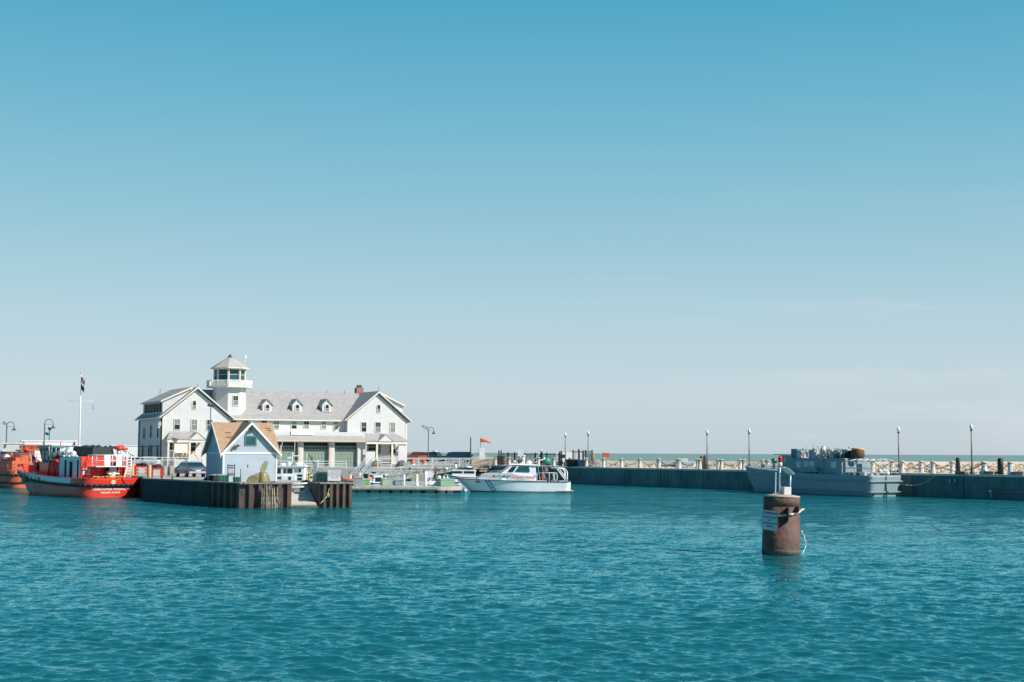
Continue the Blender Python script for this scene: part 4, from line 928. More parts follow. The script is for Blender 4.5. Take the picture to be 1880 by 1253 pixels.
# ================================================================= red fire boat
FS = Vector((-34.4, 124.1, 0)); fh = R(90 + 40.7)
fb = thing('fire_boat', 'red and white fire boat with rounded stern moored left of the blue shed', 'boat', FS, fh)
H = Hull(19.0, 6.0, 1.66, 2.55, rake=1.6, flare=.5, corner=1.25, full=.55, tail=.97, keel=-.5, trans=.35)
bulw = pm('white_bulwark', (.84, .83, .84), .5, .06, 1)
rubz = lambda x: H.top(x) - .62
H.shell([redp, bulw, black], lambda a, x, z: 2 if z < .05 and False else (1 if (a > 0 and x > 2.6 and z > rubz(x)) else 0), fb, nv=16)
H.deck(pm('red_deck', (.38, .06, .04), .7), fb, .52)
H.rail(rubz, .13, black, fb, off=.08, sides=8)
H.rail(lambda x: H.top(x) - .012, .05, redp, fb, 'cap_rail', off=0)
wl = pm('white_lettering', (.80, .76, .74), .5, .05)
H.text('lettering', 'CHRISTOPHER WHEATLEY', wl, fb, .35, rubz(0) - .40, .27, bold=.012, space=1.05)
H.text('lettering', 'CHICAGO, ILLINOIS', wl, fb, .35, rubz(0) - .68, .20, bold=.008, space=1.05)
H.text('lettering', 'CHICAGO FIRE DEPARTMENT', pm('pale_teal_letters', (.22, .50, .52), .5, .05), fb, arc_of(H, 13.0), .98, .55, slope=-.045, bold=.01, space=1.1)
mb = MB(); cc = [H.at(.15 + .22 * math.cos(a), H.top(0) - .33 + .2 * math.sin(a), .04) for a in [i * math.pi / 6 for i in range(12)]]; mb.add(cc, [tuple(range(12))]); mb.build('emblem', pm('emblem_gold', (.80, .62, .40), .5), fb)
# deckhouse
grey = pm('pale_grey_paint', (.88, .85, .84), .5, .12, 1.5, streak=.2)
hz0, hz1 = 1.15, 3.5
mb = MB(); mb.box(2.52, 6.4, 1.4, 2.05, hz0, hz1); mb.box(6.5, 7.3, 1.3, 1.95, hz0, hz1 - .05)
for i in range(9): mb.box(2.7 + i * .42, 2.82 + i * .42, 2.05, 2.1, hz0 + .2, hz1 - .35)
dh = mb.build('deckhouse', grey, fb)
mb = MB(); mb.box(2.5, 7.2, -2.0, 1.398, hz0, hz1 + .02); mb.box(2.2, 2.5, -2.25, -1.9, hz0, hz1); mb.box(2.3, 2.5, 1.1, 2.1, hz0, hz1 + .01); mb.build('aft_bulkhead', redp, fb)
mb = MB(); mb.box(4.3, 4.75, 2.052, 2.115, hz0, hz1 - .45); mb.build('doorway', pm('dark_interior', (.02, .02, .025), .9), fb)
mb = MB(); mb.box(3.0, 3.18, 2.052, 2.115, hz0, hz1 - .3); mb.build('doorway', pm('dark_interior', (.02, .02, .025), .9), fb)
mb = MB(); mb.box(5.6, 5.8, 2.052, 2.115, hz0, hz1 - .3); mb.build('doorway', pm('dark_interior', (.02, .02, .025), .9), fb)
mb = MB(); mb.box(6.41, 6.49, 1.35, 1.9, hz0, hz1 - .1); mb.build('doorway', pm('dark_interior', (.02, .02, .025), .9), fb)
mb = MB(); mb.box(2.44, 2.498, -1.4, -.2, hz0, hz1 - .5); mb.build('doorway', pm('dark_interior', (.02, .02, .025), .9), fb)
mb = MB()
for x in (5.2, 5.75, 6.3, 3.6): mb.ball((x, 2.0, hz1 + .02), .16, 1, .8, .8, 8, 5)
mb.build('deck_light', cream, fb)
text('lettering', 'E2', pm('white_lettering', (.8, .76, .74)), fb, lambda x, y: (2.29, 1.62 - x, 1.95 + y), .75, bold=.02, space=.9)
# aft platform with white railing basket
mb = MB(); mb.box(.75, 2.5, -1.55, 1.45, 2.62, 2.70); mb.build('platform', white, fb)
mb = MB(); 
railing(mb, [(2.5, 1.42, 2.7), (.78, 1.42, 2.7), (.78, -1.52, 2.7), (2.5, -1.52, 2.7)], .95, .045, .72)
for y in (-.6, .5): mb.box(.74, .80, y - .35, y + .2, 2.7, 3.62)
mb.build('railing', white, fb)
mb = MB(); mb.lathe([(.25, 1.1), (.2, 1.8), (.35, 2.1), (.3, 2.62)], (1.6, -.5, 0), 10); mb.cbox((1.6, -.5, 2.1), (.5, 1.0, .25)); mb.build('pedestal', grey, fb)
mb = MB()
for y in (-1.75, -2.15): mb.tube((1.5, y, 1.1), (1.5, y, 3.95), .06, 6)
for i in range(11): mb.tube((1.5, -1.75, 1.25 + i * .25), (1.5, -2.15, 1.25 + i * .25), .04, 5)
mb.tube((.9, -1.0, 1.1), (1.2, -1.7, 2.7), .06, 6)
mb.build('ladder', white, fb)
mb = MB(); mb.prism([(2.8, -1.2, 3.52), (7.0, -1.2, 3.52), (7.0, .9, 3.52), (2.8, .9, 3.52)], [(2.9, -1.0, 4.35), (6.9, -1.0, 4.45), (6.9, .8, 4.45), (2.9, .8, 4.3)]); 
for i in range(14): mb.ball((random.uniform(2.9, 6.9), random.uniform(-1, .8), 4.35), random.uniform(.15, .28), 1, 1, .7, 7, 4, .2)
mb.build('covered_gear', pm('black_tarpaulin', (.02, .03, .035), .7, .2, bump=.5), fb)
mb = MB(); mb.smooth = True; mb.lathe([(.12, 3.5), (.2, 4.0), (.16, 4.1)], (2.6, -1.5, 0), 8); mb.build('monitor_base', white, fb)
mb = MB(); mb.ball((2.6, -1.5, 4.25), .28, 1.3, 1.0, .9, 10, 6); mb.tube((2.6, -1.5, 4.3), (2.9, -2.4, 4.2), .12, 8); mb.tube((2.6, -1.1, 4.3), (2.6, -1.9, 4.4), .17, 8); mb.build('monitor', redp, fb)
mb = MB(); mb.tube((2.4, -1.6, 4.2), (1.2, -2.2, 3.6), .05, 5); mb.build('stay', darkmetal, fb)
# life rafts, rails amidships, pilothouse
mb = MB()
for (x, y, r) in ((7.4, .9, .5), (8.4, 1.2, .42), (7.9, 0, .6), (9.2, .6, .45), (6.4, 1.5, .36), (5.3, 1.6, .30)): mb.smooth = True; mb.ball((x, y, hz1 + r * .85), r, 1.5, 1, .9, 12, 7)
mb.build('life_raft', white, fb)
mb = MB(); railing(mb, [(9.2, 1.9, hz1), (9.2, 1.9, hz1), (9.8, 1.9, hz1)], 1.0, .04, .5); railing(mb, [(6.4, 1.9, hz1), (9.2, 1.9, hz1)], .8, .03, .9); mb.build('railing', steelw, fb)
mb = MB(); house(mb, 9.6, 12.6, -1.6, 1.6, 1.2, 2.9); mb.build('forward_house', redp, fb)
mb = MB(); house(mb, 10.0, 12.6, -1.35, 1.35, 2.9, 4.25, fr=-.5, sd=-.15); ph = mb.build('pilothouse', pm('pilothouse_teal', (.05, .13, .15), .4, .2), fb)
mb = MB()
for i in range(3): mb.cbox((12.90, -0.85 + i * .85, 3.62), (.03, .62, .85), ry=R(20))
for i in range(3): mb.cbox((10.45 + i * .88, 1.45, 3.6), (.62, .05, .8))
mb.build('window', glassb, ph)
mb = MB(); mb.prism([(9.6, -1.75, 4.26), (13.6, -1.6, 4.26), (13.6, 1.6, 4.26), (9.6, 1.75, 4.26)], [(9.6, -1.55, 4.48), (13.3, -1.4, 4.50), (13.3, 1.4, 4.50), (9.6, 1.55, 4.48)]); mb.build('pilothouse_roof', pm('teal_roof', (.07, .17, .20), .5, .1), fb)
mb = MB(); mb.box(9.7, 10.0, -.9, .5, 2.9, 4.2); mb.tube((9.6, .9, 2.9), (9.6, .9, 4.9), .04, 5); mb.tube((9.9, .7, 4.2), (9.9, -.9, 4.6), .03, 5); mb.build('mast', redp, fb)
# foredeck crane arms, windlass
mb = MB()
for (x, y) in ((7.6, 1.95), (9.2, 1.9)): mb.tube((x, y, 1.5), (x + .45, y - .1, 3.2), .13, 6); mb.tube((x + .9, y, 1.5), (x + .45, y - .1, 3.2), .13, 6)
mb.tube((8.0, 1.85, 3.15), (9.7, 1.8, 3.15), .12, 6)
mb.build('crane_frame', redp, fb)
mb = MB(); mb.smooth = True; mb.ball((13.9, 1.6, 1.9), .3, 1.2, .8, .5, 8, 5, .2); mb.tube((13.6, 1.0, 1.7), (13.6, 1.0, 2.6), .15, 8); mb.build('winch', grey, fb)
mb = MB(); mb.box(15.2, 17.4, -.7, .7, 2.0, 2.65); mb.tube((15.3, -.9, 2.6), (15.3, .9, 2.6), .35, 12); mb.build('windlass', pm('dark_red', (.30, .03, .03), .5), fb)
for i in range(16):
    x = 2.2 + i * 1.0; a = arc_of(H, x); p = H.pt(a, 1); mb = MB(); mb.cbox((p.x, p.y * .97, p.z - .28), (.12, .1, .42)); mb.build('stanchion', redp, fb)
mb = MB()
for i in range(5): q = H.at(arc_of(H, 13.0 + i * .32), H.top(13.5) - .5, .13); mb.cbox(q, (.26, .1, 1.05), rz=R(-6))
mb.build('fender', pm('teal_fender', (.04, .13, .14), .6), fb)
mb = MB()
for x in (17.0, 12.2, 9.5): q = H.at(arc_of(H, x), H.top(x) - .33, .05); mb.cbox(q, (.16, .06, .26), rz=R(-10 if x > 15 else 0))
mb.build('scupper', black, fb)
mb = MB(); mb.path([(1.4, 1.6, 1.35), (1.2, .9, 1.7), (1.0, .6, 1.3)], .06); mb.cbox((1.5, -.2, 1.7), (.5, .6, .35), rz=.4); mb.cbox((1.4, -.6, 1.35), (.1, .1, .7)); mb.build('pump', yellow, fb)
mb = MB(); mb.path([(.4 + .2 * math.sin(i), 1.9 - i * .35, 1.78 + .03 * math.sin(i * 2)) for i in range(11)], .05); mb.path([(1.0, -1.4 - .1 * i, 1.3 + .25 * math.sin(i * .9)) for i in range(8)], .05); mb.build('hose', pm('tan_hose', (.62, .40, .18), .7), fb)
mb = MB(); mb.path([H.at(-.6, H.top(0), .05), H.at(-1.1, .95, .15), H.at(-1.7, .5, .15)], .03); mb.build('mooring_line', black, fb)
# bow flag
t = thing('bow_flag', 'small flag on a staff at the bow of the red fire boat', 'flag', (0, 0, 0))
def flag_mesh(mb, o, ux, L_, h, sag=.15, n=10):
    o = Vector(o); ux = Vector(ux).normalized(); side = Vector((-ux.y, ux.x, 0)); k = len(mb.v)
    for i in range(n + 1):
        for j in (0, 1):
            for off in (0,): mb.v.append(tuple(o + ux * (L_ * i / n) + side * (.06 * math.sin(i * 1.1)) + Vector((0, 0, -j * h - sag * L_ * (i / n) ** 1.3))))
    for i in range(n): mb.f.append([k + 2 * i, k + 2 * i + 1, k + 2 * i + 3, k + 2 * i + 2]); mb.m.append(mb.mi); mb.sm.append(True)
fp = fb.location + Matrix.Rotation(fh, 3, 'Z') @ Vector((17.6, .3, 2.3)); t.location = fp
def striped_flag(parent, L_, h, ux, z, sag=.3):
    red_ = pm('flag_red', (.55, .05, .05), .8); wh = pm('flag_white', (.75, .72, .72), .8); bl_ = pm('flag_blue', (.03, .05, .16), .8)
    n = 7; mb = MB()
    for i in range(n): mb.mi = i % 2; flag_mesh(mb, (0, 0, z - i * h / n), ux, L_, h / n, sag)
    mb.mi = 2; u_ = Vector(ux).normalized(); s_ = Vector((-u_.y, u_.x, 0)) * -.012; flag_mesh(mb, s_ + Vector((0, 0, z)), ux, L_ * .42, h * .52, sag * .6, 5)
    f = mb.build('cloth', [red_, wh, bl_], parent); f.modifiers.new('thickness', 'SOLIDIFY').thickness = .012; return f
mb = MB(); mb.tube((0, 0, 0), (-.15, 0, 1.35), .03, 5); mb.build('staff', white, t); striped_flag(t, 1.0, .75, (1, -.3, 0), 1.3, .7)
# ================================================================= second red boat at the left edge
rs = R(90 + 38)
corner_ = Vector((XW(13, 153, 1), 153, 0)); st = Vector((math.sin(rs), -math.cos(rs), 0))
ob = thing('work_boat', 'faded orange red work boat at the left edge behind the fire boat bow', 'boat', corner_ + st * 2.7, rs)
H2 = Hull(18, 5.4, 1.95, 2.6, rake=1.6, flare=.35, corner=1.3, full=.55, keel=-.5)
fadered = pm('faded_orange_red', (.72, .15, .06), .5, .25, .8, streak=.3)
H2.shell([fadered], lambda a, x, z: 0, ob)
H2.deck(pm('red_deck', (.38, .06, .04)), ob, .4)
for z in (.55, 1.38): H2.rail(lambda x, z=z: z, .09, black, ob, off=.06)
H2.text('lettering', 'E-1', pm('white_lettering', (.8, .76, .74)), ob, 1.6, 1.55, .35)
H2.text('lettering', 'CHICAGO', pm('white_lettering', (.8, .76, .74)), ob, -.6, .85, .3)
mb = MB(); house(mb, 1.2, 6.0, -1.8, 1.8, 1.5, 2.9); house(mb, 2.2, 4.4, -.4, 1.1, 2.9, 3.5); mb.build('deckhouse', fadered, ob)
mb = MB(); mb.box(1.17, 1.21, .6, 1.2, 2.0, 2.6); mb.box(1.17, 1.21, -1.1, -.5, 1.6, 2.7); mb.build('doorway', pm('dark_interior', (.02, .02, .025)), ob)
mb = MB(); railing(mb, [(5.5, 1.7, 2.9), (1.25, 1.7, 2.9), (1.25, -1.7, 2.9)], .75, .04, .8); railing(mb, [(1.1, 2.3, 1.95), (.3, 1.2, 1.95), (.3, -1.6, 1.95)], .6, .035, .7); mb.build('railing', orange, ob)
mb = MB(); house(mb, 2.0, 4.0, -2.4, -.9, 2.9, 4.0); mb.smooth = True; mb.ball((5.3, .2, 3.5), .6, 1.4, 1, .8); mb.ball((4.2, 1.5, 3.3), .45, 1.2, 1, .8); mb.build('white_locker', white, ob)
mb = MB(); mb.box(1.96, 2.0, -2.1, -1.6, 3.2, 3.8); mb.box(5, 7, -1.2, 1.2, 2.9, 3.9); mb.cbox((2.6, .8, 3.6), (.9, .7, .6)); mb.tube((3.0, 1.2, 3.2), (3.0, -.6, 4.0), .08, 6); mb.build('deck_gear', darkmetal, ob)
mb = MB(); mb.ball((3.2, -.3, 4.1), .35, 1.6, 1, .6); mb.tube((3, -.6, 3.5), (3, -.6, 4.5), .1, 8); mb.tube((3.0, -.6, 4.3), (2.2, -1.4, 4.35), .09, 8); mb.build('monitor', redp, ob)
# ================================================================= police boat
pbx = XW(1046, 147.5, 0.5)
pb = thing('police_boat', 'white police launch with blue stripes and red lettering in the harbour centre', 'boat', (pbx, 148.3, 0), R(183))
HP = Hull(11.75, 3.5, 1.10, 1.42, rake=1.9, flare=.45, corner=.35, full=.42, tail=.95, keel=-.35, trans=.05)
pw = pm('boat_white', (.88, .87, .87), .32, .07, .8, streak=.06); boot = pm('maroon_boot', (.12, .03, .035), .6)
HP.shell([pw, boot], lambda a, x, z: 1 if z < .04 + .02 * x * .5 else 0, pb, nv=18)
HP.deck(offwhite, pb, .08)
HP.rail(lambda x: HP.top(x) - .02, .055, pm('grey_rub', (.10, .11, .12), .6), pb, off=.03)
xp = lambda px: (1046 - px) / 17.75; zp_ = lambda py: 4 - (py - 832.2) / 17.65
blue_ = pm('police_blue', (.03, .12, .42), .4, .05); redl = pm('police_red', (.75, .08, .06), .5, .05)
def stripe(px_top, px_bot, wpx, name, mat, o=.034):
    mb = MB(); n = 6
    for i in range(n + 1):
        u = i / n; z = HP.top(9) - .08 - u * 1.12; a0 = arc_of(HP, xp(px_top + (px_bot - px_top) * u)); aw = wpx / 17.75
        mb.v += [tuple(HP.at(a0, z, o)), tuple(HP.at(a0 - aw, z, o))]
    for i in range(n): mb.f.append([2 * i, 2 * i + 1, 2 * i + 3, 2 * i + 2]); mb.m.append(0); mb.sm.append(False)
    return mb.build(name, mat, pb)
stripe(888.2, 893.5, 2.6, 'blue_stripe', blue_); stripe(895.6, 901, 2.2, 'blue_stripe', blue_); 
for i in range(4):
    u = .13 + i * .25; z = HP.top(9) - .08 - u * 1.12; a0 = arc_of(HP, xp(893.3 + 5.2 * u)); mb = MB()
    cpt = [(.10 * (1 if k_ % 2 == 0 else .5) * math.cos(k_ * math.pi / 6), .10 * (1 if k_ % 2 == 0 else .5) * math.sin(k_ * math.pi / 6)) for k_ in range(12)]
    mb.add([HP.at(a0 - x, z + y, .04) for x, y in cpt], [tuple(range(12))]); mb.build('star', redl, pb)
HP.text('lettering', 'M-2', pm('maroon_letters', (.25, .05, .06), .5), pb, arc_of(HP, xp(874)), .95, .30, bold=.02)
# trunk cabin and wheelhouse
mb = MB()
prof = lambda y, d: [(xp(981), y, 1.0), (xp(980.5), y * .97, 1.62), (xp(938), y * .97, 1.95), (xp(896), y * .86, 1.92), (xp(884), y * .80, 1.80), (xp(874), y * .62, 1.2)]
a = prof(1.5, 0); b = prof(-1.5, 0); mb.prism(a, b); mb.build('trunk_cabin', pw, pb, bevel=.03)
mb = MB()
q = [(xp(984.5), 1.0), (xp(981.5), zp_(855)), (xp(938), zp_(854.5)), (xp(919), zp_(868.5)), (xp(919), 1.2)]
mb.prism([(x, 1.36 if z < 2 else 1.22, z) for x, z in q], [(x, -1.36 if z < 2 else -1.22, z) for x, z in q]); wh_ = mb.build('wheelhouse', pw, pb, bevel=.03)
mb = MB(); mb.prism([(xp(986), 1.4, zp_(854.7)), (xp(934), 1.3, zp_(853.5)), (xp(934), -1.3, zp_(853.5)), (xp(986), -1.4, zp_(854.7))], [(xp(985), 1.3, zp_(853)), (xp(935), 1.15, zp_(851.5)), (xp(935), -1.15, zp_(851.5)), (xp(985), -1.3, zp_(853))]); mb.build('roof', pw, pb, bevel=.02)
def sidepane(pts, mat=glass2, name='window', par=wh_, y=1.36):
    mb = MB(); f = lambda px, py: (xp(px), (1.385 if zp_(py) < 2 else 1.385 - (zp_(py) - 2) * .17) + (y - 1.36), zp_(py)); A_ = [Vector(f(*p)) for p in pts]; mb.prism(A_, [p - Vector((0, .05, 0)) for p in A_]); mb.build(name, mat, par)
sidepane([(944, 866.2), (951.5, 856.3), (969.5, 856.3), (971.5, 866.3)]); sidepane([(930.5, 866.8), (939, 856.5), (947.5, 856.3), (940.5, 866.8)], glass)
mb = MB()
for y0, y1 in ((-.05, -1.1), (1.1, .05)):
    mb.prism([(xp(919.6) + .03, y0, 2.02), (xp(936.5) + .02, y0 * .95, 2.68), (xp(936.5) + .02, y1 * .95, 2.68), (xp(919.6) + .03, y1, 2.02)], [(xp(919.6) + .06, y0, 2.04), (xp(936.5) + .05, y0 * .95, 2.70), (xp(936.5) + .05, y1 * .95, 2.70), (xp(919.6) + .06, y1, 2.04)])
mb.build('windshield', glass2, wh_)
mb = MB(); mb.prism([(xp(876.5) + .04, .85, 1.25), (xp(885.5) + .02, 1.05, 1.78), (xp(885.5) + .02, -1.05, 1.78), (xp(876.5) + .04, -.85, 1.25)], [(xp(876.5) + .07, .85, 1.27), (xp(885.5) + .05, 1.05, 1.80), (xp(885.5) + .05, -1.05, 1.80), (xp(876.5) + .07, -.85, 1.27)]); mb.build('forward_window', pm('blue_grey_glass', (.12, .22, .28), .15), pb)
mb = MB(); f = lambda px, z, o=0: (xp(px), (1.5 - (z - 1.0) * .06) * (.98 if px > 930 else .93) + .03 + o, z)
for (a0, a1), m_ in (((903, 908), 0), ((910, 919), 1), ((921, 926.5), 0), ((928.5, 936), 1)): mb = MB(); mb.prism([f(a0, 1.55), f(a1, 1.55), f(a1, 1.69), f(a0, 1.69)], [f(a0, 1.55, .03), f(a1, 1.55, .03), f(a1, 1.69, .03), f(a0, 1.69, .03)]); mb.build('side_window', [glass, pm('teal_curtain', (.06, .38, .40), .4)][m_], pb)
tx = xp(959.5)
text('lettering', 'CHICAGO POLICE', redl, pb, lambda x, y: (tx - x, 1.515 - max(0, (1.42 + y) - 1.0) * .06 * 1.2 + .02, 1.39 + y), .35, bold=.004, space=1.02)
mb = MB()
mb.cbox((xp(956), 0, zp_(832)), (.62, .12, .70)); mb.tube((xp(956), 0, 2.8), (xp(956), 0, 3.7), .06, 6); mb.build('radar_board', pm('pinkish_white', (.80, .74, .73), .5), pb)
mb = MB(); mb.smooth = True
mb.lathe([(.33, 2.84), (.30, 3.05), (.12, 3.2)], (xp(955), .3, 0), 10); mb.lathe([(.30, 2.84), (.28, 3.1), (.1, 3.22), (0, 3.24)], (xp(971), .2, 0), 12); mb.ball((xp(960), .6, 3.35), .17); mb.ball((xp(962), .3, 3.68), .13)
mb.lathe([(.1, 2.84), (.12, 3.2), (0, 3.25)], (xp(945), -.2, 0), 8); mb.tube((xp(949), .5, 2.8), (xp(949), .5, 3.05), .1, 8)
mb.build('dome', pw, pb)
mb = MB(); mb.cbox((xp(954), .5, 3.15), (.3, .3, .35), rz=.4); mb.build('searchlight', darkmetal, pb)
mb = MB(); mb.tube((xp(976), .2, 2.9), (xp(996), .1, zp_(825)), .025, 5); mb.tube((xp(980), .4, 3.0), (xp(999), .4, zp_(842.5)), .05, 6); mb.tube((xp(998), .4, zp_(845)), (xp(999), .4, zp_(840)), .09, 6); mb.tube((xp(986), .9, 2.8), (xp(991), .9, 1.2), .02, 4); mb.tube((xp(995), -.5, 2.9), (xp(1002), -.9, 1.2), .02, 4); mb.build('boom', pw, pb)
mb = MB(); dz = 1.08
railing(mb, [(xp(984), 1.5, dz), (xp(1018), 1.5, dz)], .9, .035, .66, mid=False); railing(mb, [(xp(1018), 1.5, dz), (xp(1018), -1.4, dz)], .9, .035, 1.2, mid=False)
railing(mb, [(xp(925), 1.05, 1.95), (xp(890), .85, 1.9)], .22, .015, .6, mid=False)
mb.build('railing', steelw, pb)
mb = MB()
for y in (1.4, -1.3): mb.path([(xp(1039.5), y, 1.05), (xp(1039.5), y, zp_(866)), (xp(1034.5), y, zp_(860)), (xp(1014), y, zp_(859.3))], .07, 6); mb.tube((xp(1024), y, zp_(860)), (xp(1039.3), y, zp_(880)), .06, 6)
mb.tube((xp(1014), 1.4, zp_(859.3)), (xp(1014), -1.3, zp_(859.3)), .05, 6); mb.tube((xp(1034.5), 1.4, zp_(860)), (xp(1034.5), -1.3, zp_(860)), .05, 6)
mb.build('towing_arch', white, pb)
mb = MB(); mb.box(xp(1051.5), xp(1019), -1.45, 1.75, .10, .17); mb.build('swim_platform', pm('teak_edge', (.50, .38, .30), .7), pb)
mb = MB(); mb.cbox((xp(995), 1.55, 1.62), (.20, .12, .55)); mb.build('life_ring', orange, pb)
mb = MB(); mb.smooth = True
for i in range(12): a0, a1 = i * math.pi / 6, (i + 1) * math.pi / 6; mb.tube((xp(1018) + .17 * math.cos(a0), 1.6, 1.55 + .45 * math.sin(a0)), (xp(1018) + .17 * math.cos(a1), 1.6, 1.55 + .45 * math.sin(a1)), .07, 6)
mb.build('coiled_hose', pm('grey_hose', (.55, .55, .52), .7), pb)
mb = MB(); mb.box(xp(1012), xp(1004), -.6, .6, 1.05, 1.5); mb.build('engine_box', darkmetal, pb)
t = thing('stern_flag', 'small limp striped flag on the police launch after deck', 'flag', pb.location + Vector((-(xp(1001)), 0, 1.2)))
mb = MB(); mb.tube((0, 0, 0), (0, 0, 1.6), .02, 5); mb.build('staff', white, t); striped_flag(t, .35, .5, (.8, -.2, 0), 1.5, 1.2)
mb = MB(); mb.ball((0, 0, .12), .2); o = mb.build('mooring_buoy', offwhite); o.location = (XW(853.5, 146.5, 0), 146.5, 0); tag(o, 'small round white mooring buoy at the police boat bow', 'buoy')
# ================================================================= grey naval boat by the pier
g0_ = Vector((35.9, 136.9, 0)); gb = thing('grey_training_boat', 'old blue grey naval boat with cluttered roof moored along the pier', 'boat', g0_, math.atan2(.857, -.515))
HG = Hull(20.4, 4.35, 2.0, 2.75, rake=1.8, flare=.45, corner=.22, full=.5, tail=.97, keel=-.5, trans=.2)
gg = pm('navy_grey', (.26, .335, .365), .55, .15, .6, streak=.25, dirt=(.20, .21, .21)); gl = gg
HG.shell([gg, gl], lambda a, x, z: 1 if x < .25 and abs(a) < 2.1 else 0, gb)
HG.deck(gg, gb, .15)
z1f = lambda x: HG.top(x) - .55; z2f = lambda x: .42 + .012 * x
HG.rail(z1f, .10, gg, gb, off=.05, n=120, a0=-HG.AL * .0 - 2.3, a1=arc_of(HG, 19.0)); HG.rail(z2f, .08, gg, gb, off=.05, a0=-2.2, a1=arc_of(HG, 14))
mb = MB()
for z in (1.45, .45): mb.box(-.14, -.03, -2.1, 2.15, z - .06, z + .06)
mb.build('rub_rail', gl, gb)
mb = MB(); mb.box(-.05, .0, -.06, .06, -.3, 1.95); 
for y in (-1.6, 1.6): mb.tube((-.02, y, .2), (.1, y, .2), .12, 10)
mb.build('exhaust_port', pm('dark_seam', (.05, .06, .06), .7), gb)
HG.text('lettering', '671', pm('pale_numerals', (.30, .42, .45), .6), gb, arc_of(HG, 17.9), 1.75, .75, slope=-.03)
mb = MB(); house(mb, 4.0, 11.7, -1.35, 1.5, 1.8, 3.55); house(mb, 11.7, 13.8, -1.2, 1.35, 2.0, 3.9, fr=.25); mb.build('deckhouse', gg, gb)
mb = MB(); mb.box(3.9, 3.998, -1.3, 1.45, 1.9, 3.58); mb.build('aft_bulkhead', gl, gb)
mb = MB(); mb.box(11.1, 11.95, .2, 1.2, 3.55, 4.55); mb.build('funnel', pm('funnel_grey', (.15, .24, .27), .6), gb)
mb = MB(); mb.box(11.7, 14.4, -1.35, 1.5, 3.95, 4.02); mb.box(3.9, 11.7, -1.5, 1.62, 3.553, 3.62); mb.build('roof_edge', pm('pinkish_roof', (.45, .40, .40), .6), gb)
for x in (5.1, 8.2, 9.0, 10.1): mb = MB(); mb.box(x, x + .72, 1.5, 1.54, 2.65, 3.3); mb.build('window', pm('pale_window', (.50, .62, .64), .15, .3, 2), gb)
mb = MB(); mb.box(12.6, 12.85, 1.345, 1.38, 3.1, 3.7); mb.build('window', pm('pale_window', (.50, .62, .64)), gb)
mb = MB(); mb.box(7.4, 9.6, 1.56, 2.0, 2.25, 2.7); mb.build('locker', pm('locker_grey', (.24, .30, .30), .6), gb)
mb = MB()
for x in (9.3, 8.3, 7.6): mb.ball((x, 1.75, 2.0), .24, 1.2, .7, .9)
mb.build('fender', pm('dark_fender', (.03, .06, .07), .7), gb)
mb = MB()
for x in (5.9, 6.9, 7.7): mb.tube((x, 1.98, 1.85), (x, 1.98, 2.3), .05, 6)
mb.path([(7.0, 1.62, 3.55), (7.05, 1.7, 3.2), (6.95, 1.66, 2.9), (7.05, 1.7, 2.4)], .06, 5)
mb.tube((10.95, 1.53, 2.2), (10.95, 1.53, 3.5), .03, 5)
mb.build('post', pm('pale_post', (.55, .55, .52), .6), gb)
# clutter on the roof
rg = random.Random(21); cl = [pm('clutter_white', (.62, .62, .60), .6, .2), pm('clutter_pale', (.50, .46, .40), .7, .2), pm('clutter_teal', (.04, .12, .14), .6), darkmetal]
for nm, mi, rngx, n in (('equipment_crate', 0, (5.2, 11.0), 15), ('equipment_crate', 2, (4.6, 9.6), 10), ('equipment_crate', 1, (5.6, 10.9), 12)):
    for i in range(n):
        x = rg.uniform(*rngx); y = rg.uniform(-.8, 1.25); hh = rg.uniform(.25, .95); mb = MB(); mb.cbox((x, y, 3.63 + hh / 2), (rg.uniform(.2, .55), rg.uniform(.2, .5), hh), rg.uniform(-.6, .6), rg.uniform(-.12, .12)); mb.build(nm, cl[mi], gb)
mb = MB()
for i in range(60):
    x = rg.uniform(5.0, 11.0); y = rg.uniform(-.6, 1.3); z = rg.uniform(3.65, 4.2); mb.tube((x, y, z), (x + rg.uniform(-.5, .5), y + rg.uniform(-.3, .3), z + rg.uniform(.1, .85)), rg.uniform(.02, .05), 5)
for x, z in ((10.6, 4.5), (10.1, 4.45), (9.0, 4.6)): mb.ball((x, .8, z), .1)
mb.tube((5.2, .5, 3.6), (5.2, .5, 4.7), .03, 5); mb.tube((6.0, .6, 4.6), (4.4, .4, 4.35), .025, 5); mb.ball((4.55, .3, 4.68), .1)
mb.build('pipework', cl[1], gb)
mb = MB(); mb.smooth = True
for x, y, r, z in ((7.6, .9, .38, 4.35), (6.5, .7, .3, 4.2), (8.8, .8, .24, 4.15), (5.9, .9, .26, 4.0), (9.6, 1.1, .22, 3.95)): mb.ball((x, y, z), r, .8, .8, 1.1, 9, 6)
mb.tube((7.6, .8, 3.6), (7.6, .8, 4.85), .26, 8, .18)
mb.build('ventilator', cl[0], gb)
mb = MB(); mb.smooth = True; mb.lathe([(.55, 3.6), (.68, 3.8), (.66, 4.25), (.60, 4.45)], (3.6, .1, 0), 14); mb.build('net_tub', pm('brown_net_tub', (.13, .08, .06), .8, .4, 4, bump=.5), gb)
mb = MB(); mb.lathe([(.50, 4.40), (.64, 4.50), (.60, 4.62), (.4, 4.64)], (3.6, .1, 0), 14); mb.build('tub_lining', pm('orange_lining', (.85, .40, .12), .7), gb)
mb = MB(); mb.smooth = True; mb.ball((4.6, .2, 3.95), .62, 1.0, 1.1, .7, 10, 6, .12); mb.build('covered_gear', pm('black_tarpaulin', (.02, .03, .035)), gb)
mb = MB()
pts = [(x, y) for x in (.5, 2.2, 3.9) for y in (-1.7, 1.9)]
for x, y in pts: mb.tube((x, y, 1.9), (x, y, 3.3), .035, 5)
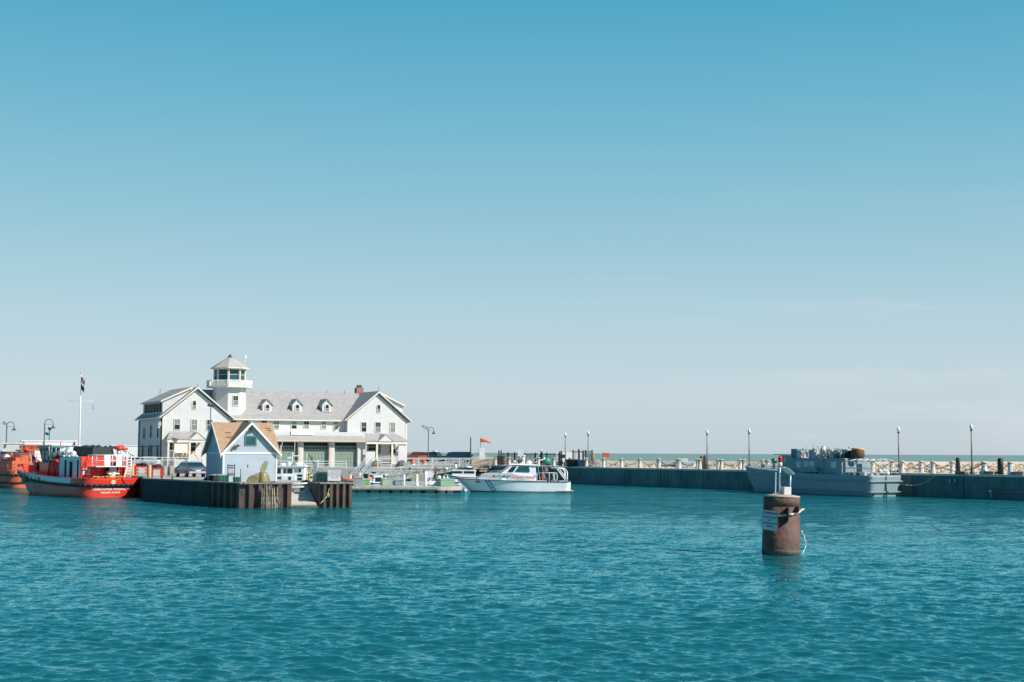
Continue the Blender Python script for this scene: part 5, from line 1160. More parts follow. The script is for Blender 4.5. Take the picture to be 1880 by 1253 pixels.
for y in (-1.7, 1.9): mb.path([(3.9, y, 3.3), (2.2, y, 3.4), (.5, y, 3.35), (-.2, y, 3.2)], .04, 5)
for x in (.5, 1.3, 2.2, 3.0): mb.path([(x, 1.9, 3.35), (x, .9, 3.55), (x, -.8, 3.55), (x, -1.7, 3.35)], .035, 5)
railing(mb, [(3.8, 2.0, 1.85), (.15, 2.0, 1.85), (.15, -1.9, 1.85)], .85, .022, .9)
mb.build('canopy_frame', steelw, gb)

mb = MB(); mb.box(2.2, 3.0, -.3, .9, 1.85, 3.1); mb.build('cabin_locker', gl, gb)
for i, (x, y, d, mi) in enumerate(((1.5, 1.3, (.8, .7, .5), 0), (.8, .6, (.6, .6, .45), 1), (.9, -.6, (.9, .8, .75), 0), (2.2, 1.5, (.5, .4, .4), 3), (.5, -1.3, (.5, .6, .6), 3), (.5, 1.5, (.4, .4, .35), 0), (1.4, -1.3, (.6, .4, .85), 1))):
    mb = MB(); mb.cbox((x, y, 1.85 + d[2] / 2), d, rg.uniform(-.3, .3), 0); mb.build('deck_box', cl[mi], gb, bevel=.04)
mb = MB(); mb.smooth = True; mb.ball((.7, .1, 2.35), .3, 1, 1, .8); mb.ball((.3, -.5, 2.2), .22); mb.build('coiled_line', white, gb)
mb = MB(); mb.tube((.25, .6, 2.2), (.25, .7, 3.0), .05, 5); mb.build('red_pump', redp, gb)
mb = MB(); railing(mb, [HG.pt(arc_of(HG, x), 1) for x in (12, 14, 16, 18, 19.6)], .75, .02, 1.3); mb.tube((15.6, .3, 2.5), (15.6, .3, 3.5), .14, 8); mb.tube((19.5, 0, 3.0), (13.9, 0, 3.9), .025, 5); mb.build('railing', steelw, gb)
mb = MB(); mb.cbox((15.4, .4, 3.3), (.5, .4, .5)); mb.cbox((17, .2, 2.75), (.6, .8, .35)); mb.build('windlass', gl, gb)
# mooring line to the pier
mb = MB(); a = gb.location + Matrix.Rotation(gb.rotation_euler[2], 3, 'Z') @ Vector((-.05, -1.9, 1.2)); b = pp(5.0 + 5, .1, PZ - .05)
mb.path([a.lerp(b, u) - Vector((0, 0, 2.0 * u * (1 - u))) for u in [i / 10 for i in range(11)]], .03, 5); tag(mb.build('mooring_line', offwhite), 'pale mooring line from the grey boat stern to the pier', 'rope')
# ================================================================= the lit mooring cell in the foreground
MX = XW(1433, 57.6, .5)
cell = thing('mooring_pile', 'big rusty brown steel pile with a sign and solar lamp in the open water', 'mooring pile', (MX, 57.6, 0)); cell.rotation_euler = (0, R(1.6), R(0))
rust = pm('rusty_brown_steel', (.165, .075, .05), .7, .55, 1.6, streak=.55, bump=.8, bscale=5, dirt=(.07, .035, .028))
TH = HZ(1436, 912, 57.6)
mb = MB(); mb.lathe([(.745, -1.5), (.745, TH - 1.45), (.735, TH - 1.44), (.735, TH - .40), (.70, TH - .39), (.70, TH - .37), (.72, TH - .36), (.72, TH - .02)], n=48); mb.build('shaft', rust, cell)
mb = MB(); mb.lathe([(.73, TH - .02), (.73, TH + .03), (.45, TH + .08), (0, TH + .09)], (0, 0, 0), 48); mb.build('top_plate', pm('pale_rust_top', (.50, .38, .32), .75, .25, 3), cell)
mb = MB(); mb.lathe([(.75, .0), (.752, .16), (.748, .2)], n=48); mb.build('waterline_band', pm('waterline_stain', (.15, .12, .09), .8, .5, 6), cell)
# sign
def cyl(az, r, z): return Vector((r * math.sin(az), -r * math.cos(az), z))
k_ = 57.6 / F
sgx = lambda px: (px - 1433) * k_
z_of = lambda py: HZ(1405, py, 57.0)
mb = MB(); mb.prism([(sgx(1393.5), -.50, z_of(937)), (sgx(1419), -.82, z_of(939.5)), (sgx(1419), -.82, z_of(976)), (sgx(1393.5), -.50, z_of(973))], [(sgx(1393.5), -.465, z_of(937)), (sgx(1419), -.785, z_of(939.5)), (sgx(1419), -.785, z_of(976)), (sgx(1393.5), -.465, z_of(973))])
sb = mb.build('sign_board', pm('sign_grey_white', (.60, .60, .62), .5, .15, 4, streak=.2), cell)
scx = (sgx(1393.5) + sgx(1419)) / 2; scz = (z_of(937) + z_of(976)) / 2
def sfn(x, y):
    xx = scx + x; u = (xx - sgx(1393.5)) / (sgx(1419) - sgx(1393.5)); return (xx, -.50 - .32 * u - .008, scz + y - .04 * (u - .5))
text('lettering', 'WARNING', pm('sign_red', (.40, .07, .10), .5), sb, lambda x, y: sfn(x, y + .25), .115, bold=.004)
text('lettering', 'SECURITY AREA\nNO\nUNAUTHORIZED\nVESSELS', pm('sign_dark', (.06, .10, .16), .5), sb, lambda x, y: sfn(x, y + .10), .076, bold=.002, line=1.55, space=.95)
mb = MB()
for z in (scz - .34, scz + .34): mb.cbox((scx + .15, -.52, z), (.35, .12, .07), rz=R(-20))
mb.build('sign_bracket', darkmetal, cell)
# horizontal ropes and plates
mb = MB(); pts = [cyl(R(a), .80 if a > 60 else .78, HZ(1440, py, 57)) for a, py in ((-20, 947.5), (-5, 946.5), (10, 945), (25, 943.5), (40, 941.5), (58, 939), (75, 936))]; pts.append(pts[-1] + Vector((.1, .1, .02))); mb.path(pts, .045, 8); mb.build('rope', pm('pale_rope', (.62, .56, .46), .8, .2, 8), cell)
for az, z0, z1, w_ in ((R(6), 931.5, 960, .28), (R(36), 930, 945, .22)):
    za, zb = HZ(1440, z0, 57), HZ(1440, z1, 57); c_ = cyl(az, .73, 0); n = cyl(az, 1, 0); mb = MB(); s_ = Vector((n.y, -n.x, 0)) * .015
    mb.prism([c_ + s_ + Vector((0, 0, za)), c_ + n * w_ + s_ + Vector((0, 0, za)), c_ + n * w_ + s_ + Vector((0, 0, zb + .15)), c_ + s_ + Vector((0, 0, zb))], [c_ - s_ + Vector((0, 0, za)), c_ + n * w_ - s_ + Vector((0, 0, za)), c_ + n * w_ - s_ + Vector((0, 0, zb + .15)), c_ - s_ + Vector((0, 0, zb))]); mb.build('mooring_plate', rust, cell)
mb = MB(); q = [cyl(R(80), .78, HZ(1468, 975, 57.6)), cyl(R(88), .92, HZ(1470, 983, 57.6)), cyl(R(84), .98, HZ(1475, 1000, 57.6)), cyl(R(75), .93, HZ(1474, 1008, 57.6)), cyl(R(62), .85, HZ(1464, 1018, 57.6))]; mb.path(q, .024, 6)
mb.ball(q[0] + Vector((.03, 0, 0)), .05); mb.build('hanging_rope', pm('pale_rope', (.6, .6, .5)), cell)
# solar lamp on top
alu = pm('bright_aluminium', (.72, .73, .74), .35, .1, metal=.3)
zt = TH + .07
def lx(px): return (px - 1437) * k_
mb = MB(); mb.box(lx(1425.5) - .022, lx(1425.5) + .022, -.05, .0, zt, HZ(1426, 868, 57.5)); mb.tube((lx(1433), 0, zt), (lx(1433), 0, HZ(1433, 857, 57.5)), .034, 8); mb.tube((lx(1452.5), .02, zt - .03), (lx(1452.5), .02, HZ(1452, 868, 57.5)), .030, 8)
mb.tube((lx(1428), 0, zt + .02), (lx(1433), -.03, zt + .12), .03, 6); mb.build('pole', alu, cell)
zl = HZ(1433, 855, 57.5)
mb = MB(); mb.lathe([(.085, zl - .03), (.085, zl + .10), (.07, zl + .12)], (lx(1433), 0, 0), 12); mb.build('lamp_base', white, cell)
mb = MB(); mb.lathe([(.075, zl + .12), (.085, zl + .16), (.065, zl + .22), (.085, zl + .27), (.07, zl + .34), (.0, zl + .40)], (lx(1433) + .0, 0, 0), 12); mb.build('red_lamp', pm('red_lens', (.70, .01, .015), .25, .05), cell)
zA, zB = HZ(1446, 858, 57.5), HZ(1457.5, 868.5, 57.5)
mb = MB(); pl = [Vector((lx(1435), .42, zA + .02)), Vector((lx(1446), -.22, zA)), Vector((lx(1458), -.25, zB)), Vector((lx(1452), .40, zB - .02))]
mb.prism([p - Vector((0, 0, .045)) for p in pl], pl); sp_ = mb.build('solar_panel', alu, cell)
mb = MB(); c0 = sum(pl, Vector()) / 4; n_ = (pl[1] - pl[0]).cross(pl[3] - pl[0]).normalized(); n_ = n_ if n_.z > 0 else -n_
mb.add([c0 + (p - c0) * .93 + n_ * .006 for p in pl], [(0, 1, 2, 3)]); mb.build('solar_cells', glass, sp_)
mb = MB(); mb.tube((lx(1433), 0, zl - .06), (lx(1446), -.05, zA - .03), .02, 6); mb.build('panel_arm', alu, sp_)
mb = MB(); mb.cbox((lx(1444.5), .05, zt + .155), (.34, .30, .33), rz=R(24)); mb.build('battery_box', pm('battery_grey', (.58, .60, .60), .5, .15), cell, bevel=.01)
mb = MB()
for x in (-.34, -.28): mb.cbox((x + .02, -.1, zt + .01), (.05, .05, .05))
mb.tube((lx(1421), -.1, zt), (lx(1421), -.1, zt + .06), .02, 6); mb.build('bolt', galv, cell)
# ================================================================= cars
carglass = glassm('car_glass', (.015, .04, .05), .05)
def car(name, label, cat, l, rz, paint, kind='sedan', s=.88, lights=True, group=None):
    t = thing(name, label, cat, l, rz, group)
    if kind == 'sedan': Lc, Wc, prof, gh = 4.7, 1.8, [(-2.3, .35), (-2.35, .75), (-2.2, .98), (-1.65, 1.05), (-1.0, 1.38), (-.1, 1.45), (.55, 1.40), (1.25, 1.02), (2.1, .88), (2.33, .65), (2.3, .32)], (4, 7)
    elif kind == 'suv': Lc, Wc, prof, gh = 4.8, 1.9, [(-2.35, .45), (-2.4, .95), (-2.35, 1.15), (-2.1, 1.72), (-1.6, 1.80), (.3, 1.80), (1.1, 1.18), (2.2, 1.05), (2.4, .8), (2.35, .42)], (3, 6)
    elif kind == 'pickup': Lc, Wc, prof, gh = 5.4, 1.95, [(-2.7, .5), (-2.75, 1.15), (-1.0, 1.15), (-.85, 1.82), (-.2, 1.88), (.5, 1.84), (1.2, 1.22), (2.5, 1.10), (2.7, .85), (2.65, .45)], (3, 6)
    else: Lc, Wc, prof, gh = 5.2, 1.95, [(-2.6, .4), (-2.62, 1.2), (-2.5, 2.0), (-2.2, 2.1), (1.2, 2.1), (1.9, 1.35), (2.5, 1.15), (2.6, .8), (2.55, .4)], (3, 5)
    hw = Wc / 2
    def wy(z): return hw if z < 1.05 else hw - (z - 1.05) * .28
    mb = MB(); n = len(prof)
    mb.prism([(x * s, wy(z) * s, z * s) for x, z in prof], [(x * s, -wy(z) * s, z * s) for x, z in prof]); mb.build('body', paint, t, bevel=.05)
    i0, i1 = gh; mb = MB(); mb.smooth = False
    g = [p for p in prof if p[1] > 1.2]; xm0, xm1 = g[0][0], g[-1][0]; zt_ = max(p[1] for p in prof)
    zb_ = 1.0 if kind == 'sedan' else 1.17
    for sgn in (1, -1):
        for xa, xb in ((xm0 - .35, (xm0 + xm1) / 2 - .05), ((xm0 + xm1) / 2 + .05, xm1 + .35)):
            q = [(xa, zb_ + .06), (xb, zb_ + .06), (min(xb, xm1 - .05), zt_ - .1), (max(xa, xm0 + .12), zt_ - .1)]
            mb.prism([(x * s, sgn * (wy(z) + .012) * s, z * s) for x, z in q], [(x * s, sgn * (wy(z) - .03) * s, z * s) for x, z in q])
    mb.build('side_window', carglass, t)
    for nm, (xa, za), (xb, zb2) in (('rear_window', prof[i0 - 1], prof[i0]), ('windscreen', prof[i1], prof[i1 - 1])):
        mb = MB(); A_ = Vector((xa * s, 0, za * s)); B_ = Vector((xb * s, 0, zb2 * s)); d = (B_ - A_); nn = Vector((-d.z, 0, d.x)).normalized(); nn = nn if (nn.x < 0) == (nm == 'rear_window') else -nn
        p0, p1 = A_ + d * .1, A_ + d * .92; ya, yb = (hw - .16) * s, (hw - .26) * s
        mb.prism([p0 + nn * .02 + Vector((0, ya, 0)), p0 + nn * .02 - Vector((0, ya, 0)), p1 + nn * .02 - Vector((0, yb, 0)), p1 + nn * .02 + Vector((0, yb, 0))], [p0 - nn * .02 + Vector((0, ya, 0)), p0 - nn * .02 - Vector((0, ya, 0)), p1 - nn * .02 - Vector((0, yb, 0)), p1 - nn * .02 + Vector((0, yb, 0))]); mb.build(nm, carglass, t)
    for x in (-Lc * .3, Lc * .3):
        for y in (-1, 1):
            mb = MB(); mb.tube((x * s, y * (hw - .2) * s, .34 * s), (x * s, y * (hw + .02) * s, .34 * s), .34 * s, 18); wq = mb.build('wheel', black, t)
            mb = MB(); mb.tube((x * s, y * (hw + .0) * s, .34 * s), (x * s, y * (hw + .035) * s, .34 * s), .2 * s, 12); mb.build('rim', galv, wq)
    xr = prof[1][0]; zl_ = prof[1][1]
    for y in (-1, 1):
        mb = MB(); mb.cbox(((xr - .0) * s, y * (hw - .25) * s, (zl_ + .02) * s), (.05, .24 * s, .09 * s)); mb.build('taillight', pm('taillight_red', (.45, .02, .02), .3), t)
        mb = MB(); mb.cbox(((prof[-2][0]) * s, y * (hw - .28) * s, (prof[-2][1]) * s), (.06, .35 * s, .14 * s)); mb.build('headlight', pm('headlight_clear', (.6, .62, .62), .2), t)
    mb = MB(); mb.cbox(((xr - .02) * s, 0, (zl_ - .12) * s), (.05, .5 * s, .14 * s)); mb.build('number_plate', pm('plate_white', (.6, .62, .65), .4), t)
    mb = MB(); mb.box((xr - .04) * s, (xr + .1) * s, -(hw - .05) * s, (hw - .05) * s, .38 * s, .56 * s); mb.build('bumper', galv if kind == 'sedan' else darkmetal, t)
    return t
cpaint = lambda n, c: pm(n, c, .28, .06, .5, coat=.6)
car('parked_car', 'dark blue grey sedan parked on the quay left of the blue shed', 'car', (XW(345, 128.5, 2), 129.5, LAND), R(90 + 30), cpaint('slate_car_paint', (.05, .085, .12)), 'sedan', .95)
car('parked_car', 'red estate car parked just right of the white station', 'car', (XW(764, 236, 3), 236, 2.5), R(160), cpaint('dark_red_paint', (.32, .02, .035)), 'suv', .9)
pk = car('parked_pickup', 'dark pickup with white roof light bar between red car and blue van', 'pickup', (XW(797, 234, 3), 234, 2.5), R(160), cpaint('charcoal_paint', (.06, .08, .08)), 'pickup', .88)
mb = MB(); mb.box(-.4, .1, -.5, .5, 1.66, 1.8); mb.build('light_bar', white, pk)
car('parked_van', 'dark blue van parked left of the tall thin pole', 'van', (XW(841, 232, 3), 232, 2.35), R(176), cpaint('navy_paint', (.02, .06, .13)), 'van', .86)
car('parked_van', 'dark vehicle under the long white shed left of the station', 'van', (XW(240, 212, 3), 212, LAND), R(175), cpaint('black_car_paint', (.02, .03, .035)), 'suv', .8)
car('parked_pickup', 'white topped pickup behind the railing at the station left corner', 'pickup', (XW(268, 209.5, 3), 209.5, LAND), R(172), cpaint('white_car_paint', (.62, .66, .68)), 'suv', .85)
mb = MB(); mb.box(XW(747, 226, 2), XW(868, 226, 2), 226, 254, 1.0, 2.45); tag(mb.build('parking_ground', grm), 'raised parking ground beside the station', None, kind='structure')
# red plough / barrels by the red car
mb = MB(); mb.prism([(-.7, 0, 0), (.7, 0, .1), (.7, 0, .5), (-.7, 0, .42)], [(-.65, .25, 0), (.65, .25, .1), (.65, .1, .5), (-.65, .1, .42)]); o = mb.build('plough_blade', orange); o.location = (XW(776, 231, 3), 231, 3.05); tag(o, 'orange red blade raised beside the red parked car', 'plough')
mb = MB(); mb.box(-.1, .1, -.1, .1, -1.4, 0); 
mb.build('mount', darkmetal, o)
for i, (px, Y) in enumerate(((758, 213), (779, 213))):
    t = thing('traffic_barrel', f'orange barrel behind the white railing, {ORD[i]} from the left beside the station', 'barrel', (XW(px, Y, 2), Y, LAND), 0, 'orange barrels behind the railing')
    mb = MB(); mb.lathe([(.36, 0), (.32, 1.05), (.2, 1.12)], n=12); mb.build('body', orange, t); mb = MB(); mb.lathe([(.36, .45), (.355, .6)], n=12); mb.build('band', white, t)
# ================================================================= railings on the station quay
def quay(px, off=0., z=LAND):
    """point on the station quay edge seen in column px, set back by off metres"""
    d = (QB - QA).normalized(); n = Vector((d.y, -d.x, 0)); n = n if n.y > 0 else -n
    lo, hi = -5., 70.
    for _ in range(40):
        m_ = (lo + hi) / 2; p = QA + d * m_ + n * off
        if p.x > XW(px, p.y, z): lo = m_
        else: hi = m_
    p = QA + d * lo + n * off; return Vector((p.x, p.y, z))
def fence(px0, px1, off, h, name, label, mat, rails=(.15, .75, 1.0), step=1.9, infill=None, pr=.05):
    a, b = quay(px0, off), quay(px1, off); t = thing(name, label, 'railing', a, math.atan2(b.y - a.y, b.x - a.x)); L_ = (b - a).length
    mb = MB()
    for r_ in rails: mb.box(0, L_, -.03, .03, h * r_ - .04, h * r_ + .04)
    mb.build('rail', mat, t); n = max(1, round(L_ / step))
    for i in range(n + 1):
        mb = MB(); mb.box(i * L_ / n - pr, i * L_ / n + pr, -pr, pr, 0, h + .03); mb.build('post', mat, t)
    if infill:
        mb = MB(); k = int(L_ / .16)
        for i in range(k): x = i * L_ / k + .04; mb.box(x, x + .045, -.012, .012, h * .1, h * .78)
        mb.build('slats', infill, t)
    return t
slat = pm('grey_slats', (.36, .35, .33), .8, .3)
fence(222, 372, .5, 1.45, 'quay_railing', 'white railing with grey slats below it left of the blue shed', white, infill=slat)
fence(505, 636, .5, 1.0, 'quay_railing', 'low white railing before the green garage doors', white, (.3, .65, 1.0))
fence(668, 868, .5, 1.5, 'quay_railing', 'long white railing from the station porch to the timber fence', white, (.1, .9, 1.0), 1.9)
fence(868, 907, .4, 1.5, 'board_fence', 'pale boarded fence at the right end of the station quay', pm('pale_boards', (.68, .60, .46), .8, .2), (.05, .98), 2.4, pm('pale_boards2', (.70, .58, .46), .8, .3), .06)
fw_ = quay(888, .3); mb = MB(); mb.box(-1.7, 1.6, 0, .05, .1, 1.35)
o = mb.build('boarding', pm('cream_boards', (.66, .58, .46), .8, .3, 2, lines=(.3, .5, 'X'))); o.location = (fw_.x, fw_.y + .35, LAND); tag(o, 'cream upright boarding behind the pale fence', 'fence')
# sign on left railing
t = thing('parking_sign', 'small white sign with dark lettering hung on the left railing', 'sign', quay(275.5, .3) + Vector((0, -.25, 0)))
mb = MB(); mb.box(-.85, .85, -.03, .03, .95, 1.5); b_ = mb.build('board', white, t); text('lettering', 'PARKING', pm('sign_dark', (.05, .08, .1)), b_, lambda x, y: (x, -.035, 1.12 + y), .36, bold=.01)
mb = MB(); mb.box(-.05, .05, 0.03, .1, 0, 1.5); mb.build('post', galv, t)
# gate frame
t = thing('gate_frame', 'tall white gate frame in the left railing before the station', 'gate', quay(314, 0.9)); mb = MB()
for x in (-.35, .35): mb.box(x - .06, x + .06, -.05, .05, 0, 2.5)
mb.box(-.4, .4, -.05, .05, 2.4, 2.5); mb.box(-.4, .4, -.05, .05, 1.1, 1.2); mb.build('frame', white, t)
# planters, patio clutter, wire heaps on the quay
for px, off, lab in ((691, 2.5, 'tan heap under a cover below the right porch'), (738, 2.5, 'dark netted mound against the right corner of the station')):
    p = quay(px, off); mb = MB(); mb.ball((0, 0, 0), .9, 1.1, .7, 1.3, 9, 6, .06); o = mb.build('covered_mound', pm('mound_' + str(px), (.34, .28, .22) if px < 700 else (.20, .19, .18), .9, .4, 4)); o.location = p; tag(o, lab, 'mound')
# ================================================================= lamps with goosenecks, poles, flags
def goose(px, Y, top, label, heads=1, flood=0, r=.55, zb_=LAND):
    x = XW(px, Y, 6); zt_ = HZ(px, top, Y); H_ = zt_ - zb_; t = thing('gooseneck_lamp', label, 'street lamp', (x, Y, zb_), 0, 'green gooseneck lamps')
    mb = MB(); mb.lathe([(.12, 0), (.09, .4), (.07, H_ - r)], n=8); mb.build('pole', green_teal, t)
    mb = MB(); mb.path([(r - r * math.cos(a), 0, H_ - r + r * math.sin(a)) for a in [i * math.pi / 10 for i in range(11)]], .045, 6); mb.tube((2 * r, 0, H_ - r), (2 * r, 0, H_ - r - .25), .04, 6); mb.tube((0, 0, H_ - r - .1), (2 * r, 0, H_ - r - .1), .02, 5); mb.build('arm', green_teal, t)
    mb = MB(); mb.lathe([(.36, -.42), (.28, -.34), (.12, -.16), (.06, .05)], (2 * r, 0, H_ - r - .25), 12); mb.build('shade', green_teal, t)
    for i in range(flood): mb = MB(); mb.cbox((-.3 - .55 * (i % 2), 0, H_ - r * .35 + .25 * (i % 2)), (.5, .4, .42), ry=R(35)); mb.tube((0, 0, H_ - r - .3), (-.35 - .5 * (i % 2), 0, H_ - r * .4), .03, 5); mb.build('floodlight', galv, t)
    return t
goose(12, 195, 775, 'green gooseneck lamp with a floodlight at the far left edge', flood=1, r=.5)
goose(81.5, 195, 770, 'tall green gooseneck lamp above the fire boat pilothouse', r=.58)
goose(786.5, 228, 784.5, 'green gooseneck lamp with two floodlights right of the station', flood=2, r=.42)
floodpole(90.5, 200, LAND, 785, 'slim camera pole just right of the tall gooseneck lamp', ((-.3, -.9), (.05, -.2)))
# tall thin pole
t = thing('tall_pole', 'plain thin dark pole right of the blue van', 'pole', (XW(864, 225, 4), 225, LAND)); mb = MB(); h_ = HZ(863, 804, 225) - LAND; mb.lathe([(.12, 0), (.10, h_)], n=8); mb.build('pole', darkmetal, t); mb = MB(); mb.ball((0, 0, h_ + .15), .12); mb.tube((0, 0, h_), (-.15, 0, h_ + .25), .03, 5); mb.build('cap', galv, t)
# flagpole with yardarm
Yf = 190; fpt = Vector((XW(146, Yf, 6), Yf, LAND)); Hf = HZ(147.5, 686, Yf) - LAND
t = thing('flagpole', 'tall white flagpole with yardarm behind the fire boat', 'flagpole', fpt); mb = MB(); mb.lathe([(.13, 0), (.10, Hf * .5), (.04, Hf)], n=10); mb.build('pole', white, t)
mb = MB(); zy = HZ(147, 737, Yf) - LAND; w2 = 23.5 * Yf / F; mb.tube((-w2, 0, zy), (w2, 0, zy), .028, 6); 
for s in (-1, 1): mb.tube((s * w2 * .95, 0, zy), (s * .3, 0, 3), .008, 4)
mb.build('yardarm', white, t); mb = MB(); mb.ball((0, 0, Hf + .06), .12); mb.build('finial', galv, t)
fl = thing('national_flag', 'striped flag at the top of the white flagpole', 'flag', fpt + Vector((.05, -.05, 0)), 0, None); striped_flag(fl, .62, .75, (.7, -.3, 0), HZ(147, 692, Yf) - LAND, .9)
fl = thing('dark_flag', 'dark flag below the striped one on the white flagpole', 'flag', fpt + Vector((.05, -.05, 0))); mb = MB(); flag_mesh(mb, (0, 0, HZ(147, 706, Yf) - LAND), (.7, -.3, 0), .55, .7, .9); c_ = mb.build('cloth', pm('flag_black', (.015, .03, .035), .8), fl); c_.modifiers.new('t', 'SOLIDIFY').thickness = .012
for s, lab in ((-1, 'limp white pennant on the left end of the flagpole yardarm'), (1, 'limp grey pennant on the right end of the flagpole yardarm')):
    mb = MB(); zz = HZ(147, 741, Yf) - LAND; mb.prism([(-.03, 0, zz), (.03, 0, zz), (.22 , .05, zz - .75), (-.02, .05, zz - .8)], [(-.03, .02, zz), (.03, .02, zz), (.22, .09, zz - .75), (-.02, .09, zz - .8)])
    o = mb.build('pennant', pm('pennant_' + ('white' if s < 0 else 'grey'), (.8, .8, .82) if s < 0 else (.5, .53, .56), .8)); o.location = fpt + Vector((s * w2 * .97, -.05, 0)); tag(o, lab, 'pennant', 'pennants on the yardarm')
# windsock
Yw = 226; wx = XW(882, Yw, 4); zt_ = HZ(882, 804, Yw)
t = thing('windsock_mast', 'thin mast and white frame carrying the orange windsock', 'mast', (wx, Yw, LAND)); mb = MB(); mb.tube((0, 0, 0), (0, 0, zt_ - LAND), .035, 6); mb.build('mast', darkmetal, t)
mb = MB()
for z in (HZ(882, 823, Yw), HZ(882, 829, Yw), HZ(882, 835, Yw)): mb.box(-.45, .5, -.02, .02, z - LAND - .02, z - LAND + .02)
for x in (-.45, .5): mb.tube((x, 0, HZ(882, 838, Yw) - LAND), (x, 0, HZ(882, 823, Yw) - LAND), .02, 4)
mb.build('frame', galv, t)
mb = MB(); mb.cbox((.25, 0, 2.6), (.7, .7, 1.0)); mb.cbox((.3, -.1, 1.6), (.9, .8, 1.0)); mb.build('base_cabinet', white, t)
mb = MB(); c = [(0, 809, .30), (3, 809, .31), (7, 808.8, .30), (10, 809.5, .25), (14, 811.5, .18), (18, 813.5, .10), (20, 814.5, .04)]; n = 10
for dx, py, r_ in c:
    p = Vector((XW(882.5 + dx, Yw, 4), Yw - .1, HZ(890, py, Yw)))
    for i in range(n): a = 2 * math.pi * i / n; mb.v.append((p.x, p.y + r_ * math.cos(a), p.z + r_ * math.sin(a)))
for j in range(len(c) - 1):
    for i in range(n): mb.f.append([j * n + i, j * n + (i + 1) % n, (j + 1) * n + (i + 1) % n, (j + 1) * n + i]); mb.m.append(0); mb.sm.append(True)
o = mb.build('windsock', pm('windsock_orange', (.85, .16, .05), .7, .1)); tag(o, 'orange windsock streaming to the right', 'windsock'); o.modifiers.new('t', 'SOLIDIFY').thickness = .01
# ================================================================= dark picket fence and gear near the pier head
def pfence(a, b, h, label, n=18, grp='dark picket fences near the pier head'):
    a, b = Vector(a), Vector(b); t = thing('picket_fence', label, 'fence', a, math.atan2(b.y - a.y, b.x - a.x), grp); L_ = (b - a).length; mb = MB()
    for z in (.2, h - .1): mb.box(0, L_, -.03, .03, z - .04, z + .04)
    mb.build('rail', black, t); mb = MB()
    for i in range(n + 1): x = L_ * i / n; mb.box(x - .025, x + .025, -.025, .025, 0, h)
    mb.build('pickets', black, t)
    for x in (0, L_ * .33, L_ * .66, L_): mb = MB(); mb.box(x - .07, x + .07, -.07, .07, 0, h + .15); mb.build('post', black, t)
    return t
zP = PZ - .02
def lp(px, Y, z=zP): return (XW(px, Y, z + .5), Y, z)
h_ = HZ(950, 832.5, 212) - zP
pfence(lp(920, 211), lp(958, 209), h_, 'dark picket fence left of the police boat radar', 16)
pfence(lp(962, 209), lp(1026, 204), h_ - .05, 'dark picket fence right of the police boat radar', 26)
pfence(lp(1052, 194), lp(1087, 190), HZ(1060, 828.5, 192) - zP, 'tall dark fence panel beside the globe lamp', 14)
for i, (px, top, Y) in enumerate(((916, 827.5, 207), (920, 827.5, 207), (992, 828, 204), (994.7, 828, 204), (1028, 829, 199), (1031, 829, 199), (1062.5, 825, 190), (1070.5, 827.5, 191))):
    mb = MB(); h2 = HZ(px, top, Y) - zP; mb.lathe([(.11, 0), (.11, h2 - .05), (.04, h2 + .05)], n=8); o = mb.build('dark_post', black); o.location = lp(px, Y); tag(o, f'tall slim black post, {ORD[i]} from the left near the pier head', 'post', 'black posts near the pier head')
t = thing('green_float', 'green round tank beside the white bollards behind the police boat', 'tank', lp(1003.5, 203)); mb = MB(); mb.smooth = True; mb.ball((0, 0, .65), .55, 1.1, .9, 1.0); mb.build('tank', pm('bright_green', (.02, .32, .18), .5), t); mb = MB(); mb.cbox((0, 0, .1), (.9, .6, .2)); mb.build('cradle', darkmetal, t)
t = thing('white_van', 'white van seen behind the pier posts', 'van', lp(1045, 226), R(4)); mb = MB(); house(mb, -2.2, 2.6, -.9, .9, .4, 1.9, fr=.5); mb.build('body', white, t); mb = MB(); mb.box(-1.5, -.6, -.93, -.9, 1.05, 1.6); mb.build('window', glass, t); mb = MB()
for x in (-1.4, 1.7): mb.tube((x, -.9, .35), (x, .9, .35), .35, 12)
mb.build('wheel', black, t)
bin_('crate', 'black crate heap behind the pier bollards left of the fence panel', 'crate', lp(1052, 190), 1.9, 1.0, 1.0, 0, mat=black)
bin_('crate', 'dark blue crate between the bollards right of the black crate', 'crate', lp(1067, 189), 1.0, .8, .95, 0, mat=pm('navy_crate', (.02, .07, .12), .6))
bin_('crate', 'brown timber crate with dark lid by the two left black posts', 'crate', lp(917, 212), 1.5, 1.0, 1.35, 0, mat=timber, lidm=darkmetal)
for px, Y, top, lab, m_ in ((1090, 190, 838.5, 'small yellow sign board on the pier right of the fence panel', yellow), (1113, 205, 836, 'orange sign board on a post above the wide bollard', orange)):
    t = thing('sign_board', lab, 'sign', lp(px, Y)); z = HZ(px, top, Y) - zP; w_ = .35 if px < 1100 else .95; hh = .45 if px < 1100 else .6
    mb = MB(); mb.box(-w_ / 2, w_ / 2, -.02, .02, z - hh / 2, z + hh / 2); mb.build('board', m_, t); mb = MB(); x_ = -w_ / 2 if px > 1100 else 0; mb.tube((x_, .05, 0), (x_, .05, z + hh * .7), .05, 6); mb.build('post', darkmetal, t)
rg = random.Random(4); mb = MB()
for i in range(16): x = rg.uniform(0, 2.2); mb.tube((x, rg.uniform(-1, 1), 0), (x + rg.uniform(-.9, .9), rg.uniform(-1, 1), rg.uniform(.3, 1.1)), .035, 5)
o = mb.build('driftwood_pile', pm('pale_driftwood', (.55, .46, .36), .9, .3)); o.location = lp(1085, 187.5); tag(o, 'tangle of pale sticks behind the pier chain', 'driftwood')
